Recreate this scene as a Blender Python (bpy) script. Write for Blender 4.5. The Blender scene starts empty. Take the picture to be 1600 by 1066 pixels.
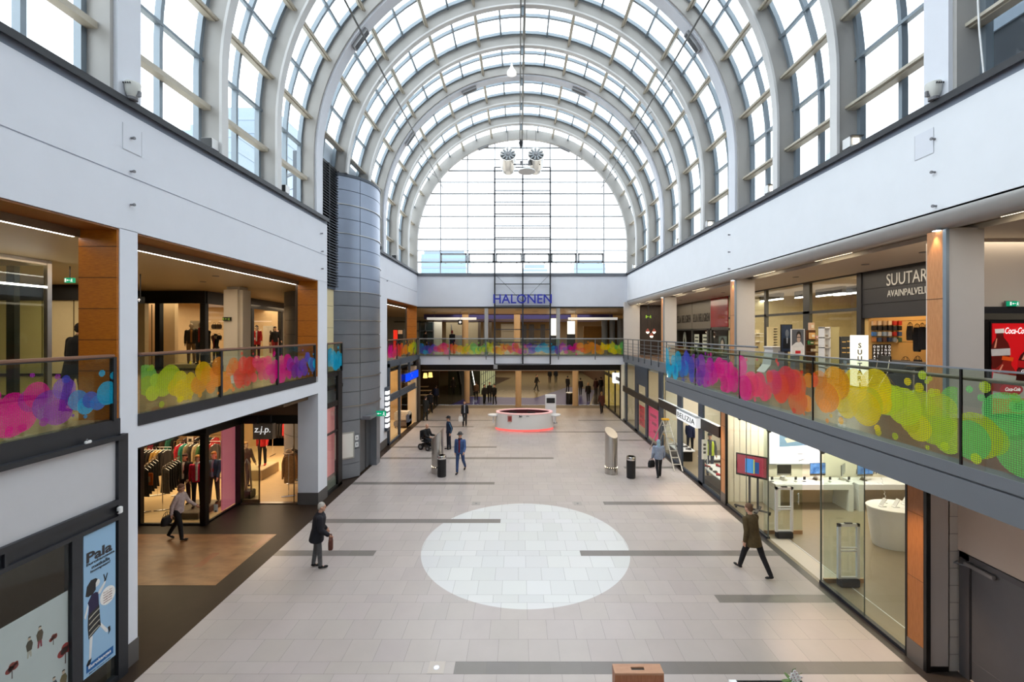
import bpy, bmesh, math, random
from math import pi, sin, cos, tan, radians, sqrt, atan2
from mathutils import Vector, Matrix
random.seed(7)
SC = bpy.context.scene
COL = SC.collection
# ---------------------------------------------------------------- camera
EYE, F = 6.3, 672.0            # eye height in metres, focal length in pixels of the 1600-wide frame
VX, VY = 810.0, 520.0          # where the lines running down the hall meet
cam = bpy.data.cameras.new('camera'); cam.sensor_width = 36; cam.sensor_fit = 'HORIZONTAL'
cam.lens = F/1600*36
cam.shift_x = -(VX-800)/1600; cam.shift_y = (VY-533)/1600
cam.clip_end = 600
camo = bpy.data.objects.new('camera', cam); COL.objects.link(camo)
camo.location = (0, 0, EYE); camo.rotation_euler = (pi/2, 0, 0)
SC.camera = camo
# ---------------------------------------------------------------- view
SC.view_settings.view_transform = 'Standard'; SC.view_settings.look = 'None'
SC.view_settings.exposure = 0.36; SC.view_settings.gamma = 1; SC.view_settings.use_curve_mapping = False
SC.cycles.use_denoising = True
SC.cycles.transparent_max_bounces = 24
SC.cycles.max_bounces = 8; SC.cycles.diffuse_bounces = 4; SC.cycles.glossy_bounces = 3; SC.cycles.transmission_bounces = 4
SC.cycles.sample_clamp_indirect = 6
SC.cycles.caustics_reflective = False; SC.cycles.caustics_refractive = False
# ---------------------------------------------------------------- overcast sky: white overhead, pale blue low at the sides
w = bpy.data.worlds.new('overcast_sky'); SC.world = w; w.use_nodes = True
nt = w.node_tree; nt.nodes.clear()
def nd(t, **k):
    n = nt.nodes.new(t)
    for a, b in k.items(): setattr(n, a, b)
    return n
tc = nd('ShaderNodeTexCoord'); sp = nd('ShaderNodeSeparateXYZ'); nt.links.new(tc.outputs['Generated'], sp.inputs[0])
mr = nd('ShaderNodeMapRange'); mr.inputs['From Min'].default_value = 0.05; mr.inputs['From Max'].default_value = 0.75
nt.links.new(sp.outputs['Z'], mr.inputs['Value'])
cr = nd('ShaderNodeValToRGB')
cr.color_ramp.elements[0].color = (0.86, 0.94, 1.0, 1); cr.color_ramp.elements[1].color = (0.95, 0.98, 1.0, 1)
nt.links.new(mr.outputs[0], cr.inputs[0])
mr2 = nd('ShaderNodeMapRange'); mr2.inputs['From Min'].default_value = 0.0; mr2.inputs['From Max'].default_value = 0.8
mr2.inputs['To Min'].default_value = 1.65; mr2.inputs['To Max'].default_value = 3.2
nt.links.new(sp.outputs['Z'], mr2.inputs['Value'])
mr3 = nd('ShaderNodeMapRange'); mr3.inputs['From Min'].default_value = 0.55; mr3.inputs['From Max'].default_value = 0.95
mr3.inputs['To Min'].default_value = 0.0; mr3.inputs['To Max'].default_value = 0.6
nt.links.new(sp.outputs['Y'], mr3.inputs['Value'])
mr4 = nd('ShaderNodeMapRange'); mr4.inputs['From Min'].default_value = -1; mr4.inputs['From Max'].default_value = 1     # brighter cloud on the left
mr4.inputs['To Min'].default_value = 1.32; mr4.inputs['To Max'].default_value = 0.70
nt.links.new(sp.outputs['X'], mr4.inputs['Value'])
ml = nd('ShaderNodeMath', operation='MULTIPLY'); nt.links.new(mr2.outputs[0], ml.inputs[0]); nt.links.new(mr4.outputs[0], ml.inputs[1])
ad = nd('ShaderNodeMath', operation='ADD'); nt.links.new(ml.outputs[0], ad.inputs[0]); nt.links.new(mr3.outputs[0], ad.inputs[1])
bg = nd('ShaderNodeBackground'); nt.links.new(cr.outputs[0], bg.inputs['Color']); nt.links.new(ad.outputs[0], bg.inputs['Strength'])
wo = nd('ShaderNodeOutputWorld'); nt.links.new(bg.outputs[0], wo.inputs['Surface'])
# ---------------------------------------------------------------- lamps of the shops and galleries, and added fills
WARM = (1.0, 0.74, 0.46); CREAM = (1.0, 0.86, 0.66); NEUT = (1.0, 0.95, 0.88)
LAMPS = 1.9
def area(name, loc, size, power, col=CREAM, rot=(0, 0, 0)):
    l = bpy.data.lights.new(name, 'AREA'); l.shape = 'RECTANGLE'; l.size, l.size_y = size; l.energy = power*LAMPS; l.color = col
    o = bpy.data.objects.new(name, l); COL.objects.link(o); o.location = loc; o.rotation_euler = rot; o['kind'] = 'helper'
    return o
def spot(name, loc, power, col=WARM, ang=60, rot=(0, 0, 0), r=.05, blend=.6):
    l = bpy.data.lights.new(name, 'SPOT'); l.energy = power; l.color = col; l.spot_size = radians(ang); l.spot_blend = blend; l.shadow_soft_size = r
    o = bpy.data.objects.new(name, l); COL.objects.link(o); o.location = loc; o.rotation_euler = rot; o['kind'] = 'helper'
    return o
area('gallery_panels_fill', (-15, 13, 8.0), (6, 4), 60, CREAM)  # fill added to brighten the cream panel wall
area('gallery_left_near_lamp', (-11.5, 4.5, 8.0), (5, 7), 24, WARM)
area('gallery_left_lamp', (-10.6, 12.5, 8.0), (3, 7), 22, WARM)
area('gallery_left_far_lamp', (-10.5, 27, 8.0), (4, 6), 60, CREAM)
area('outdoor_shop_lamp', (-15.6, 21.2, 7.75), (4, 4), 56, WARM)
area('outdoor_shop_side_lamp', (-15.4, 26.5, 7.75), (3, 5), 70, WARM)
area('fashion_shop_lamp', (-13.5, 17.2, 3.75), (6, 4.5), 170, WARM)
area('fashion_shop_back_lamp', (-10.8, 21.0, 3.75), (4, 4), 170, WARM)
area('entrance_recess_lamp', (-10.0, 12.0, 3.98), (3, 3), 7, WARM)
area('fabric_shop_lamp', (-9.6, 5.5, 2.85), (3, 4), 6, CREAM)
area('gallery_right_lamp', (9.7, 12, 8.2), (2.4, 6.5), 60, CREAM)
area('gallery_right_mid_lamp', (9.7, 19.8, 8.2), (2.4, 6), 50, CREAM)
area('gallery_right_far_lamp', (9.7, 27.5, 8.2), (2.4, 6), 45, CREAM)
area('gallery_right_near_lamp', (10.5, 5, 8.2), (3, 5), 40, NEUT)
area('cobbler_lamp', (13.6, 12.4, 7.9), (3, 2.6), 60, WARM)
area('optician_lamp', (13.6, 17.4, 7.9), (3, 5), 140, CREAM)
area('electronics_shop_lamp', (11.2, 12.2, 3.95), (5, 6), 50, CREAM)
area('electronics_wall_fill', (10.6, 14.6, 3.9), (4.5, .5), 90, NEUT, (radians(40), 0, 0))  # tilted fill added to whiten the back wall and tables
area('shoe_shop_lamp', (10.3, 19, 3.95), (3.6, 4.6), 110, NEUT)
area('red_shop_lamp', (10, 26.5, 3.9), (3, 6), 70, CREAM)
area('bridge_upper_lamp', (0.3, 39, 8.0), (13, 10), 240, CREAM)
area('bridge_far_fill', (0, 49, 7.5), (20, 6), 480, CREAM)  # fill added to lift the walls beyond the bridge
area('under_bridge_lamp', (0.3, 34.6, 3.38), (12, 3), 55, WARM)
area('passage_lamp', (0.5, 41, 3.85), (12, 10), 190, WARM)
area('passage_far_lamp', (3, 58, 3.9), (14, 14), 250, CREAM)
area('corner_shop_lamp', (-10, 28, 3.9), (3.6, 5.4), 120, WARM)
for i, (x, y) in enumerate(((6.9, 8.1), (6.95, 16.3), (6.9, 4.0))):
    spot('balcony_downlight_lamp', (x, y, 4.18), 330, WARM, 58, r=.04)
for i, y in enumerate((8.22, 16.0, 23.85)):
    spot('column_downlight_lamp', (7.93, y, 8.22), 22, WARM, 50, (0, radians(-4), 0), r=.03)
# ---------------------------------------------------------------- helpers
def lin(c):
    return tuple((v/255/12.92 if v/255 <= .04045 else ((v/255+.055)/1.055)**2.4) for v in c)
def px(x, Y, X0=None): return (x-VX)*Y/F                      # X of a pixel column at depth Y
def pz(y, Y): return EYE-(y-VY)*Y/F                            # height of a pixel row at depth Y
def yx(x, X): return X*F/(x-VX)                                # depth at which the plane X shows at pixel column x
def gr(x, y, z=0.0):                                           # point of the level z seen at a pixel
    Y = (EYE-z)*F/(y-VY); return Vector((px(x, Y), Y, z))
MATS = {}
def N(m, t, **k):
    n = m.node_tree.nodes.new(t)
    for a, b in k.items(): setattr(n, a, b)
    return n
def mat(name, col, rough=.5, metal=0.0, var=0.0, scale=6.0, stretch=None, bump=0.0, emit=None, es=0.0, coat=0.0, col2=None, spec=.5):
    """procedural principled material; colour runs between col and col2 (or a darker col) with noise"""
    if name in MATS: return MATS[name]
    m = bpy.data.materials.new(name); m.use_nodes = True; MATS[name] = m
    b = m.node_tree.nodes['Principled BSDF']; L = m.node_tree.links.new
    c = lin(col); b.inputs['Roughness'].default_value = rough; b.inputs['Metallic'].default_value = metal
    b.inputs['Coat Weight'].default_value = coat; b.inputs['Specular IOR Level'].default_value = spec
    m.diffuse_color = (*c, 1)
    if var or bump or col2:
        t = N(m, 'ShaderNodeTexCoord'); mp = N(m, 'ShaderNodeMapping'); L(t.outputs['Object'], mp.inputs[0])
        if stretch: mp.inputs['Scale'].default_value = stretch
        n = N(m, 'ShaderNodeTexNoise'); n.inputs['Scale'].default_value = scale; n.inputs['Detail'].default_value = 5; n.inputs['Roughness'].default_value = .6
        L(mp.outputs[0], n.inputs['Vector'])
        r = N(m, 'ShaderNodeValToRGB'); r.color_ramp.elements[0].position = .32; r.color_ramp.elements[1].position = .68
        d = lin(col2) if col2 else tuple(v*(1-var) for v in c)
        r.color_ramp.elements[0].color = (*d, 1); r.color_ramp.elements[1].color = (*c, 1)
        L(n.outputs[0], r.inputs[0]); L(r.outputs[0], b.inputs['Base Color'])
        if bump:
            bp = N(m, 'ShaderNodeBump'); bp.inputs['Strength'].default_value = bump; bp.inputs['Distance'].default_value = .02
            L(n.outputs[0], bp.inputs['Height']); L(bp.outputs[0], b.inputs['Normal'])
    else:
        b.inputs['Base Color'].default_value = (*c, 1)
    if emit:
        b.inputs['Emission Color'].default_value = (*lin(emit), 1); b.inputs['Emission Strength'].default_value = es
    return m
def glow(name, col, s=1.0):
    if name in MATS: return MATS[name]
    m = bpy.data.materials.new(name); m.use_nodes = True; MATS[name] = m
    m.node_tree.nodes.clear(); e = N(m, 'ShaderNodeEmission'); e.inputs[0].default_value = (*lin(col), 1); e.inputs[1].default_value = s
    o = N(m, 'ShaderNodeOutputMaterial'); m.node_tree.links.new(e.outputs[0], o.inputs[0]); return m
def glass(name, tint=(245, 250, 250), refl=1.0, dirt=0.0, dirtcol=(200, 215, 225), rough=.02):
    if name in MATS: return MATS[name]
    m = bpy.data.materials.new(name); m.use_nodes = True; MATS[name] = m
    m.node_tree.nodes.clear(); L = m.node_tree.links.new
    t = N(m, 'ShaderNodeBsdfTransparent'); t.inputs[0].default_value = (*lin(tint), 1)
    g = N(m, 'ShaderNodeBsdfGlossy'); g.inputs['Roughness'].default_value = rough
    lw = N(m, 'ShaderNodeLayerWeight'); lw.inputs[0].default_value = .5          # the same from both sides of a thin pane
    pw = N(m, 'ShaderNodeMath', operation='POWER'); pw.inputs[1].default_value = 4.5; L(lw.outputs['Facing'], pw.inputs[0])
    mu = N(m, 'ShaderNodeMath', operation='MULTIPLY_ADD'); mu.inputs[1].default_value = .8*refl; mu.inputs[2].default_value = .05*refl; L(pw.outputs[0], mu.inputs[0])
    mx = N(m, 'ShaderNodeMixShader'); L(mu.outputs[0], mx.inputs[0]); L(t.outputs[0], mx.inputs[1]); L(g.outputs[0], mx.inputs[2])
    last = mx
    if dirt:
        tc = N(m, 'ShaderNodeTexCoord'); mp = N(m, 'ShaderNodeMapping'); mp.inputs['Scale'].default_value = (2, 6, .5); L(tc.outputs['Object'], mp.inputs[0])
        nz = N(m, 'ShaderNodeTexNoise'); nz.inputs['Scale'].default_value = 2.0; nz.inputs['Detail'].default_value = 4; L(mp.outputs[0], nz.inputs['Vector'])
        m2 = N(m, 'ShaderNodeMath', operation='MULTIPLY'); m2.inputs[1].default_value = dirt; L(nz.outputs[0], m2.inputs[0])
        d = N(m, 'ShaderNodeBsdfTranslucent'); d.inputs[0].default_value = (*lin(dirtcol), 1)
        mx2 = N(m, 'ShaderNodeMixShader'); L(m2.outputs[0], mx2.inputs[0]); L(mx.outputs[0], mx2.inputs[1]); L(d.outputs[0], mx2.inputs[2]); last = mx2
    o = N(m, 'ShaderNodeOutputMaterial'); L(last.outputs[0], o.inputs[0]); return m

def tag(o, label=None, cat=None, group=None, kind=None):
    if label: o['label'] = label
    if cat: o['category'] = cat
    if group: o['group'] = group
    if kind: o['kind'] = kind
    return o
def thing(name, label, cat, loc=(0, 0, 0), rz=0.0, group=None):
    o = bpy.data.objects.new(name, None); COL.objects.link(o); o.location = loc; o.rotation_euler = (0, 0, rz); o.empty_display_size = .1
    return tag(o, label, cat, group)
def copy_tree(o, loc=None, rz=None, label=None, group=None, parent=None, kids=None):
    c = o.copy(); COL.objects.link(c); c.parent = parent
    for ch in [x for x in o.children]: copy_tree(ch, parent=c)
    if loc is not None: c.location = loc
    if rz is not None: c.rotation_euler = (0, 0, rz)
    if label: c['label'] = label
    if group: c['group'] = group
    return c
def wloc(o):
    v = Vector((0, 0, 0))
    while o is not None: v += Vector(o.location); o = o.parent
    return v
class MB:
    """collects shapes in world (or local) coordinates and links them as ONE mesh"""
    def __init__(s): s.v = []; s.f = []; s.m = []; s.c = []; s.cur = 0; s.col = None
    def mat(s, i): s.cur = i; return s
    def add(s, vs, fs):
        b = len(s.v); s.v += [tuple(p) for p in vs]
        for f in fs: s.f.append(tuple(b+i for i in f)); s.m.append(s.cur); s.c.append(s.col)
        return s
    def box(s, x0, x1, y0, y1, z0, z1):
        x0, x1 = min(x0, x1), max(x0, x1); y0, y1 = min(y0, y1), max(y0, y1); z0, z1 = min(z0, z1), max(z0, z1)
        vs = [(x, y, z) for z in (z0, z1) for y in (y0, y1) for x in (x0, x1)]
        return s.add(vs, [(0, 2, 3, 1), (4, 5, 7, 6), (0, 1, 5, 4), (2, 6, 7, 3), (0, 4, 6, 2), (1, 3, 7, 5)])
    def cbox(s, c, d): return s.box(c[0]-d[0]/2, c[0]+d[0]/2, c[1]-d[1]/2, c[1]+d[1]/2, c[2]-d[2]/2, c[2]+d[2]/2)
    def bev(s, x0, x1, y0, y1, z0, z1, b=.01):
        """box with chamfered edges"""
        x0, x1 = min(x0, x1), max(x0, x1); y0, y1 = min(y0, y1), max(y0, y1); z0, z1 = min(z0, z1), max(z0, z1)
        bm = bmesh.new(); bmesh.ops.create_cube(bm, size=1)
        for v in bm.verts: v.co = Vector(((x0+x1)/2+v.co.x*(x1-x0), (y0+y1)/2+v.co.y*(y1-y0), (z0+z1)/2+v.co.z*(z1-z0)))
        b = min(b, (x1-x0)*.45, (y1-y0)*.45, (z1-z0)*.45)
        bmesh.ops.bevel(bm, geom=bm.edges[:], offset=b, segments=2, affect='EDGES')
        return s.bm(bm)
    def bm(s, bm, M=None):
        bm.verts.index_update()
        vs = [(M @ v.co if M else v.co)[:] for v in bm.verts]; fs = [[v.index for v in f.verts] for f in bm.faces]; bm.free()
        return s.add(vs, fs)
    def quad(s, *p): return s.add(p, [tuple(range(len(p)))])
    def cyl(s, p0, p1, r0, r1=None, n=16, cap=True):
        r1 = r0 if r1 is None else r1
        p0, p1 = Vector(p0), Vector(p1); d = (p1-p0)
        d = d.normalized() if d.length > 1e-9 else Vector((0, 0, 1))
        a = Vector((0, 0, 1)) if abs(d.z) < .9 else Vector((1, 0, 0)); u = d.cross(a).normalized(); v = d.cross(u)
        vs = []
        for p, r in ((p0, r0), (p1, r1)):
            for i in range(n): t = 2*pi*i/n; vs.append(p+(u*cos(t)+v*sin(t))*r)
        fs = [(i, (i+1) % n, n+(i+1) % n, n+i) for i in range(n)]
        if cap: fs += [tuple(range(n-1, -1, -1)), tuple(range(n, 2*n))]
        return s.add(vs, fs)
    def tube(s, pts, r, n=8, closed=False):
        pts = [Vector(p) for p in pts]; k = len(pts)
        rings = []; up = None
        for i in range(k):
            a = pts[i-1] if (i > 0 or closed) else pts[i]; b = pts[(i+1) % k] if (i < k-1 or closed) else pts[i]
            d = (b-a).normalized()
            if up is None: up = Vector((0, 0, 1)) if abs(d.z) < .9 else Vector((0, 1, 0))
            u = d.cross(up).normalized(); v = u.cross(d).normalized(); up = v
            rr = r[i] if isinstance(r, (list, tuple)) else r
            rings.append([pts[i]+(u*cos(2*pi*j/n)+v*sin(2*pi*j/n))*rr for j in range(n)])
        vs = [p for q in rings for p in q]; fs = []
        for i in range(k if closed else k-1):
            for j in range(n): fs.append((i*n+j, i*n+(j+1) % n, ((i+1) % k)*n+(j+1) % n, ((i+1) % k)*n+j))
        if not closed: fs += [tuple(range(n-1, -1, -1)), tuple(range((k-1)*n, k*n))]
        return s.add(vs, fs)
    def lathe(s, prof, c=(0, 0, 0), n=32, sx=1, sy=1, capb=True, capt=True):
        vs = [(c[0]+r*sx*cos(2*pi*j/n), c[1]+r*sy*sin(2*pi*j/n), c[2]+z) for r, z in prof for j in range(n)]; k = len(prof)
        fs = [(i*n+j, i*n+(j+1) % n, (i+1)*n+(j+1) % n, (i+1)*n+j) for i in range(k-1) for j in range(n)]
        if capb: fs.append(tuple(range(n-1, -1, -1)))
        if capt: fs.append(tuple(range((k-1)*n, k*n)))
        return s.add(vs, fs)
    def ell(s, c, r, n=12, M=None):
        k = n//2+1; vs = []
        for i in range(1, k):
            t = pi*i/k
            for j in range(n): vs.append(Vector((r[0]*sin(t)*cos(2*pi*j/n), r[1]*sin(t)*sin(2*pi*j/n), r[2]*cos(t))))
        vs += [Vector((0, 0, r[2])), Vector((0, 0, -r[2]))]
        if M: vs = [M @ v for v in vs]
        vs = [v+Vector(c) for v in vs]; q = k-1
        fs = [(i*n+j, (i+1)*n+j, (i+1)*n+(j+1) % n, i*n+(j+1) % n) for i in range(q-1) for j in range(n)]
        fs += [(q*n, j, (j+1) % n) for j in range(n)] + [(q*n+1, (q-1)*n+(j+1) % n, (q-1)*n+j) for j in range(n)]
        return s.add(vs, fs)
    def cap(s, p0, r0, p1, r1, n=12):
        s.cyl(p0, p1, r0, r1, n); s.ell(p0, (r0, r0, r0), n); s.ell(p1, (r1, r1, r1), n); return s
    def loft(s, rings):
        n = len(rings[0]); k = len(rings); vs = [p for r in rings for p in r]
        fs = [(i*n+j, i*n+(j+1) % n, (i+1)*n+(j+1) % n, (i+1)*n+j) for i in range(k-1) for j in range(n)]
        fs += [tuple(range(n-1, -1, -1)), tuple(range((k-1)*n, k*n))]
        return s.add(vs, fs)
    def prism(s, pts, ax, a, b):
        """outline pts extruded along axis ax from a to b"""
        def P(p, t): return (t, p[0], p[1]) if ax == 'x' else (p[0], t, p[1]) if ax == 'y' else (p[0], p[1], t)
        n = len(pts); vs = [P(p, a) for p in pts]+[P(p, b) for p in pts]
        return s.add(vs, [(i, (i+1) % n, n+(i+1) % n, n+i) for i in range(n)]+[tuple(range(n-1, -1, -1)), tuple(range(n, 2*n))])
    def build(s, name, mats, parent=None, smooth=False, kind=None, local=False, label=None, ang=40, fixn=True):
        me = bpy.data.meshes.new(name)
        off = Vector((0, 0, 0)) if (local or parent is None) else wloc(parent)
        me.from_pydata([(p[0]-off.x, p[1]-off.y, p[2]-off.z) for p in s.v], [], s.f)
        if not isinstance(mats, (list, tuple)): mats = [mats]
        for m in mats: me.materials.append(m)
        if len(mats) > 1: me.polygons.foreach_set('material_index', s.m)
        if any(c is not None for c in s.c):
            at = me.color_attributes.new('Col', 'FLOAT_COLOR', 'CORNER')
            for p in me.polygons:
                for li in p.loop_indices: at.data[li].color = (*(s.c[p.index] or (1, 1, 1)), 1)
        if fixn:
            bm = bmesh.new(); bm.from_mesh(me); bmesh.ops.recalc_face_normals(bm, faces=bm.faces[:]); bm.to_mesh(me); bm.free()
        if smooth:
            me.polygons.foreach_set('use_smooth', [True]*len(me.polygons))
            try: me.set_sharp_from_angle(angle=radians(ang))
            except Exception: pass
        me.update()
        o = bpy.data.objects.new(name, me); COL.objects.link(o)
        if parent is not None: o.parent = parent
        if kind: o['kind'] = kind
        if label: o['label'] = label
        return o
def B(*a): return MB().box(*a)
def struct(name, mb, m, **k):
    o = mb.build(name, m, kind='structure', **k); return o
def text(s, name, mt, o, right, up, size=None, width=None, height=None, parent=None, ext=.01, shear=0, bold=0.0, align='LEFT', kind=None, spacing=1.0):
    """lettering as a mesh: o = lower left (or centre) of the line, right/up = its directions"""
    c = bpy.data.curves.new(name, 'FONT'); c.body = s; c.size = 1; c.extrude = 0.5; c.shear = shear; c.offset = bold; c.resolution_u = 3; c.space_character = spacing
    ob = bpy.data.objects.new(name, c); COL.objects.link(ob)
    dg = bpy.context.evaluated_depsgraph_get(); me = bpy.data.meshes.new_from_object(ob.evaluated_get(dg))
    bpy.data.objects.remove(ob); bpy.data.curves.remove(c)
    xs = [v.co.x for v in me.vertices]; ys = [v.co.y for v in me.vertices]; zs = [v.co.z for v in me.vertices]
    x0, x1, y0, y1 = min(xs), max(xs), min(ys), max(ys); zr = max(max(zs)-min(zs), 1e-6)
    if size: sx = sy = size
    else:
        sx = (width/(x1-x0)) if width else None; sy = (height/(y1-y0)) if height else None
        sx = sx or sy; sy = sy or sx
    r = Vector(right).normalized(); u = Vector(up).normalized(); nrm = r.cross(u); o = Vector(o)
    ox = {'LEFT': x0, 'CENTER': (x0+x1)/2, 'RIGHT': x1}[align]; oy = y0 if align != 'CENTER' else (y0+y1)/2
    off = wloc(parent) if parent is not None else Vector((0, 0, 0))
    for v in me.vertices:
        x, y, z = v.co; v.co = o+r*((x-ox)*sx)+u*((y-oy)*sy)+nrm*(z/zr*ext)-off
    me.materials.clear(); me.materials.append(mt); me.name = name
    ob = bpy.data.objects.new(name, me); COL.objects.link(ob)
    if parent is not None: ob.parent = parent
    if kind: ob['kind'] = kind
    return ob
# ---------------------------------------------------------------- materials
WHITE = mat('white_plaster', (222, 225, 233), .7, var=.03, scale=1.5, bump=.03)
WHITE2 = mat('white_paint_column', (206, 200, 195), .6, var=.02)
ARCH = mat('warm_white_steel', (174, 171, 167), .45, var=.04, scale=3)
PURL = mat('beige_steel', (190, 182, 166), .45, var=.06, scale=4)
ALU = mat('grey_blue_aluminium', (136, 147, 156), .4, metal=.35, var=.05, scale=3)
DARK = mat('anthracite_steel', (38, 40, 46), .45, var=.15, scale=8)
DARKB = mat('dark_blue_grey_metal', (74, 82, 93), .45, var=.08, scale=2)
BLACK = mat('black_paint', (18, 17, 17), .4, var=.2)
BAND = mat('grey_band_metal', (112, 116, 122), .5, metal=.2, var=.05, scale=1)
LEDGE = mat('dark_flashing', (40, 41, 46), .5, var=.1)
RECESS = mat('recess_shade_grey', (128, 136, 150), .6, var=.04)  # grey-blue stands for the shade under the flashing
WOOD = mat('amber_veneer', (186, 112, 22), .42, col2=(156, 86, 14), scale=3.0, stretch=(3, 3, 26))
WOODV = mat('beech_veneer', (206, 146, 96), .4, col2=(182, 120, 74), scale=3.0, stretch=(26, 26, 2))
WOODRAIL = mat('brown_handrail_wood', (142, 104, 84), .4, var=.18, scale=5, stretch=(8, 1, 8))
WOODFLOOR = mat('brown_plank_floor', (112, 82, 60), .3, col2=(86, 60, 42), scale=2.2, stretch=(9, .8, 1))
BROWNFLOOR = mat('brown_stone_floor', (50, 37, 28), .45, var=.25, scale=2.2, bump=.02, spec=.3)
MARBLE = mat('red_marble_floor', (160, 112, 70), .36, col2=(124, 80, 46), scale=1.6, stretch=(1, 2.5, 1))
GALFLOOR = mat('beige_gallery_floor', (176, 150, 112), .2, var=.12, scale=1.2)
SHOPFLOOR = mat('beige_shop_floor', (214, 184, 138), .35, var=.1, scale=2, stretch=(1, 4, 1))
GREYFLOOR = mat('grey_shop_floor', (146, 132, 108), .3, var=.06)
CEIL = mat('cream_slat_ceiling', (184, 164, 130), .45, var=.05, scale=2, stretch=(1, 12, 1))
CEILW = mat('light_ceiling', (208, 200, 188), .6, var=.03)
DCEIL = mat('dark_ceiling', (36, 32, 30), .6, var=.2)
STEEL = mat('brushed_steel', (196, 192, 186), .28, metal=1.0, var=.08, scale=3, stretch=(14, 14, .4))
CHROME = mat('chrome', (220, 220, 220), .12, metal=1.0, var=.02)
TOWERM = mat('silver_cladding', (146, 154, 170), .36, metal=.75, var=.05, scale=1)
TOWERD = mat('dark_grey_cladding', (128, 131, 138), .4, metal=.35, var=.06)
CREAMP = mat('cream_panel', (224, 208, 164), .3, var=.04)
CREAMW = mat('cream_wall', (232, 224, 204), .6, var=.03)
TANCOL = mat('tan_column_paint', (206, 176, 138), .5, var=.05)
GREYP = mat('grey_plastic', (120, 120, 124), .5, var=.05)
WPLAST = mat('white_plastic', (236, 236, 236), .3, var=.02)
BPLAST = mat('black_plastic', (24, 24, 26), .4, var=.1)
SKIN = mat('skin', (206, 156, 130), .55, var=.06, scale=12)
GLASSV = glass('roof_glass', (244, 250, 253), .35, dirt=.05, dirtcol=(215, 230, 240))
GLASSC = glass('clear_glass', (240, 246, 242), .9)
GLASSR = glass('railing_glass', (232, 240, 234), .9)
GLASSG = glass('green_shop_glass', (242, 246, 236), .7)
LAMPW = glow('warm_lamp', (255, 236, 200), 6.0)
LAMPN = glow('white_lamp', (255, 250, 240), 8.0)
GREENSIGN = mat('exit_sign_green', (0, 120, 84), .4, emit=(0, 150, 105), es=.7)
WHITESIGN = mat('sign_white', (240, 240, 240), .4, emit=(255, 255, 255), es=.5)
PAPER = mat('white_paper', (236, 234, 230), .7, var=.03)
_cm = {}
def paint(rgb, rough=.6, emit=0.0):
    k = (tuple(rgb), rough, emit)
    if k not in _cm: _cm[k] = mat('paint_%02x%02x%02x_%d_%d' % (*[int(v) for v in rgb], rough*10, emit*10), rgb, rough, var=.12, scale=9, bump=.0, emit=rgb if emit else None, es=emit)
    return _cm[k]
def cloth(rgb):
    k = ('cloth', tuple(rgb))
    if k not in _cm: _cm[k] = mat('cloth_%02x%02x%02x' % tuple(int(v) for v in rgb), rgb, .85, var=.3, scale=14, bump=.25)
    return _cm[k]
# ================================================================ THE SETTING
CX, R, ZS, ZL = 0.27, 7.6, 12.7, 10.66       # hall axis, vault radius, springing height, parapet top
XL, XR, XW = -7.33, 7.88, 7.58               # left wall, right fascia, lower right shop fronts
YE = 31.2                                    # end wall
UF, BZ = 4.7, 4.08                           # upper floor level, underside of its beam
Y0 = -5.0
# ---- tiled hall floor: every tile a face, stripes and the white disc are inlays
def floor_mat(name, col, disc=False):
    m = mat(name, col, .32, var=.07, scale=1.1)
    L = m.node_tree.links.new; b = m.node_tree.nodes['Principled BSDF']
    src = b.inputs['Base Color'].links[0].from_socket
    at = N(m, 'ShaderNodeVertexColor', layer_name='Col'); mx = N(m, 'ShaderNodeMix', data_type='RGBA', blend_type='MULTIPLY'); mx.inputs[0].default_value = 1
    if disc:
        t = N(m, 'ShaderNodeTexCoord'); d = N(m, 'ShaderNodeVectorMath', operation='DISTANCE'); d.inputs[1].default_value = (.2, 12.82, 0); L(t.outputs['Object'], d.inputs[0])
        lt = N(m, 'ShaderNodeMath', operation='LESS_THAN'); lt.inputs[1].default_value = 3.03; L(d.outputs['Value'], lt.inputs[0])
        m2 = N(m, 'ShaderNodeMix', data_type='RGBA'); L(lt.outputs[0], m2.inputs[0]); L(src, m2.inputs[6]); m2.inputs[7].default_value = (*lin((208, 207, 206)), 1); src = m2.outputs[2]
    L(src, mx.inputs[6]); L(at.outputs[0], mx.inputs[7]); L(mx.outputs[2], b.inputs['Base Color']); return m
TILE = floor_mat('pale_stone_tile', (182, 171, 166), True); STRIPE = floor_mat('grey_stone_stripe', (124, 117, 112))
GROUT = mat('grout', (120, 114, 108), .8)
XA, XB = -6.94, 7.38
rows = []; y = 7.935-.6*22
while y < 7.9: rows.append((y, y+.6, 0)); y += .6
y = 7.935
for k in (3, 3, 3, 2, 3, 3, 2, 3, 2, 3, 2, 3, 2, 3, 2):
    rows.append((y, y+.3, 1)); y += .3
    for _ in range(k):
        rows.append((y, y+.6, 0)); y += .6
rows = [r for r in rows if r[0] < 37.3]
STR = {7.935: [(-1.2, XB)], 10.035: [(4.7, XB)], 12.135: [(XA, -4.1), (1.77, XB)], 14.235: [(XA, -.6)], 15.735: [(3.15, XB)], 17.835: [(XA, -1.0)],
       19.935: [(4.94, XB)], 21.435: [(XA, 1.76)], 23.535: [(XA, -1.2)], 25.035: [(5.9, XB)], 27.135: [(.3, XB)], 28.635: [(XA, -3.0)], 30.735: [(XA, -1.6), (4.3, XB)]}
mb = MB(); rnd = random.Random(3)
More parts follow.
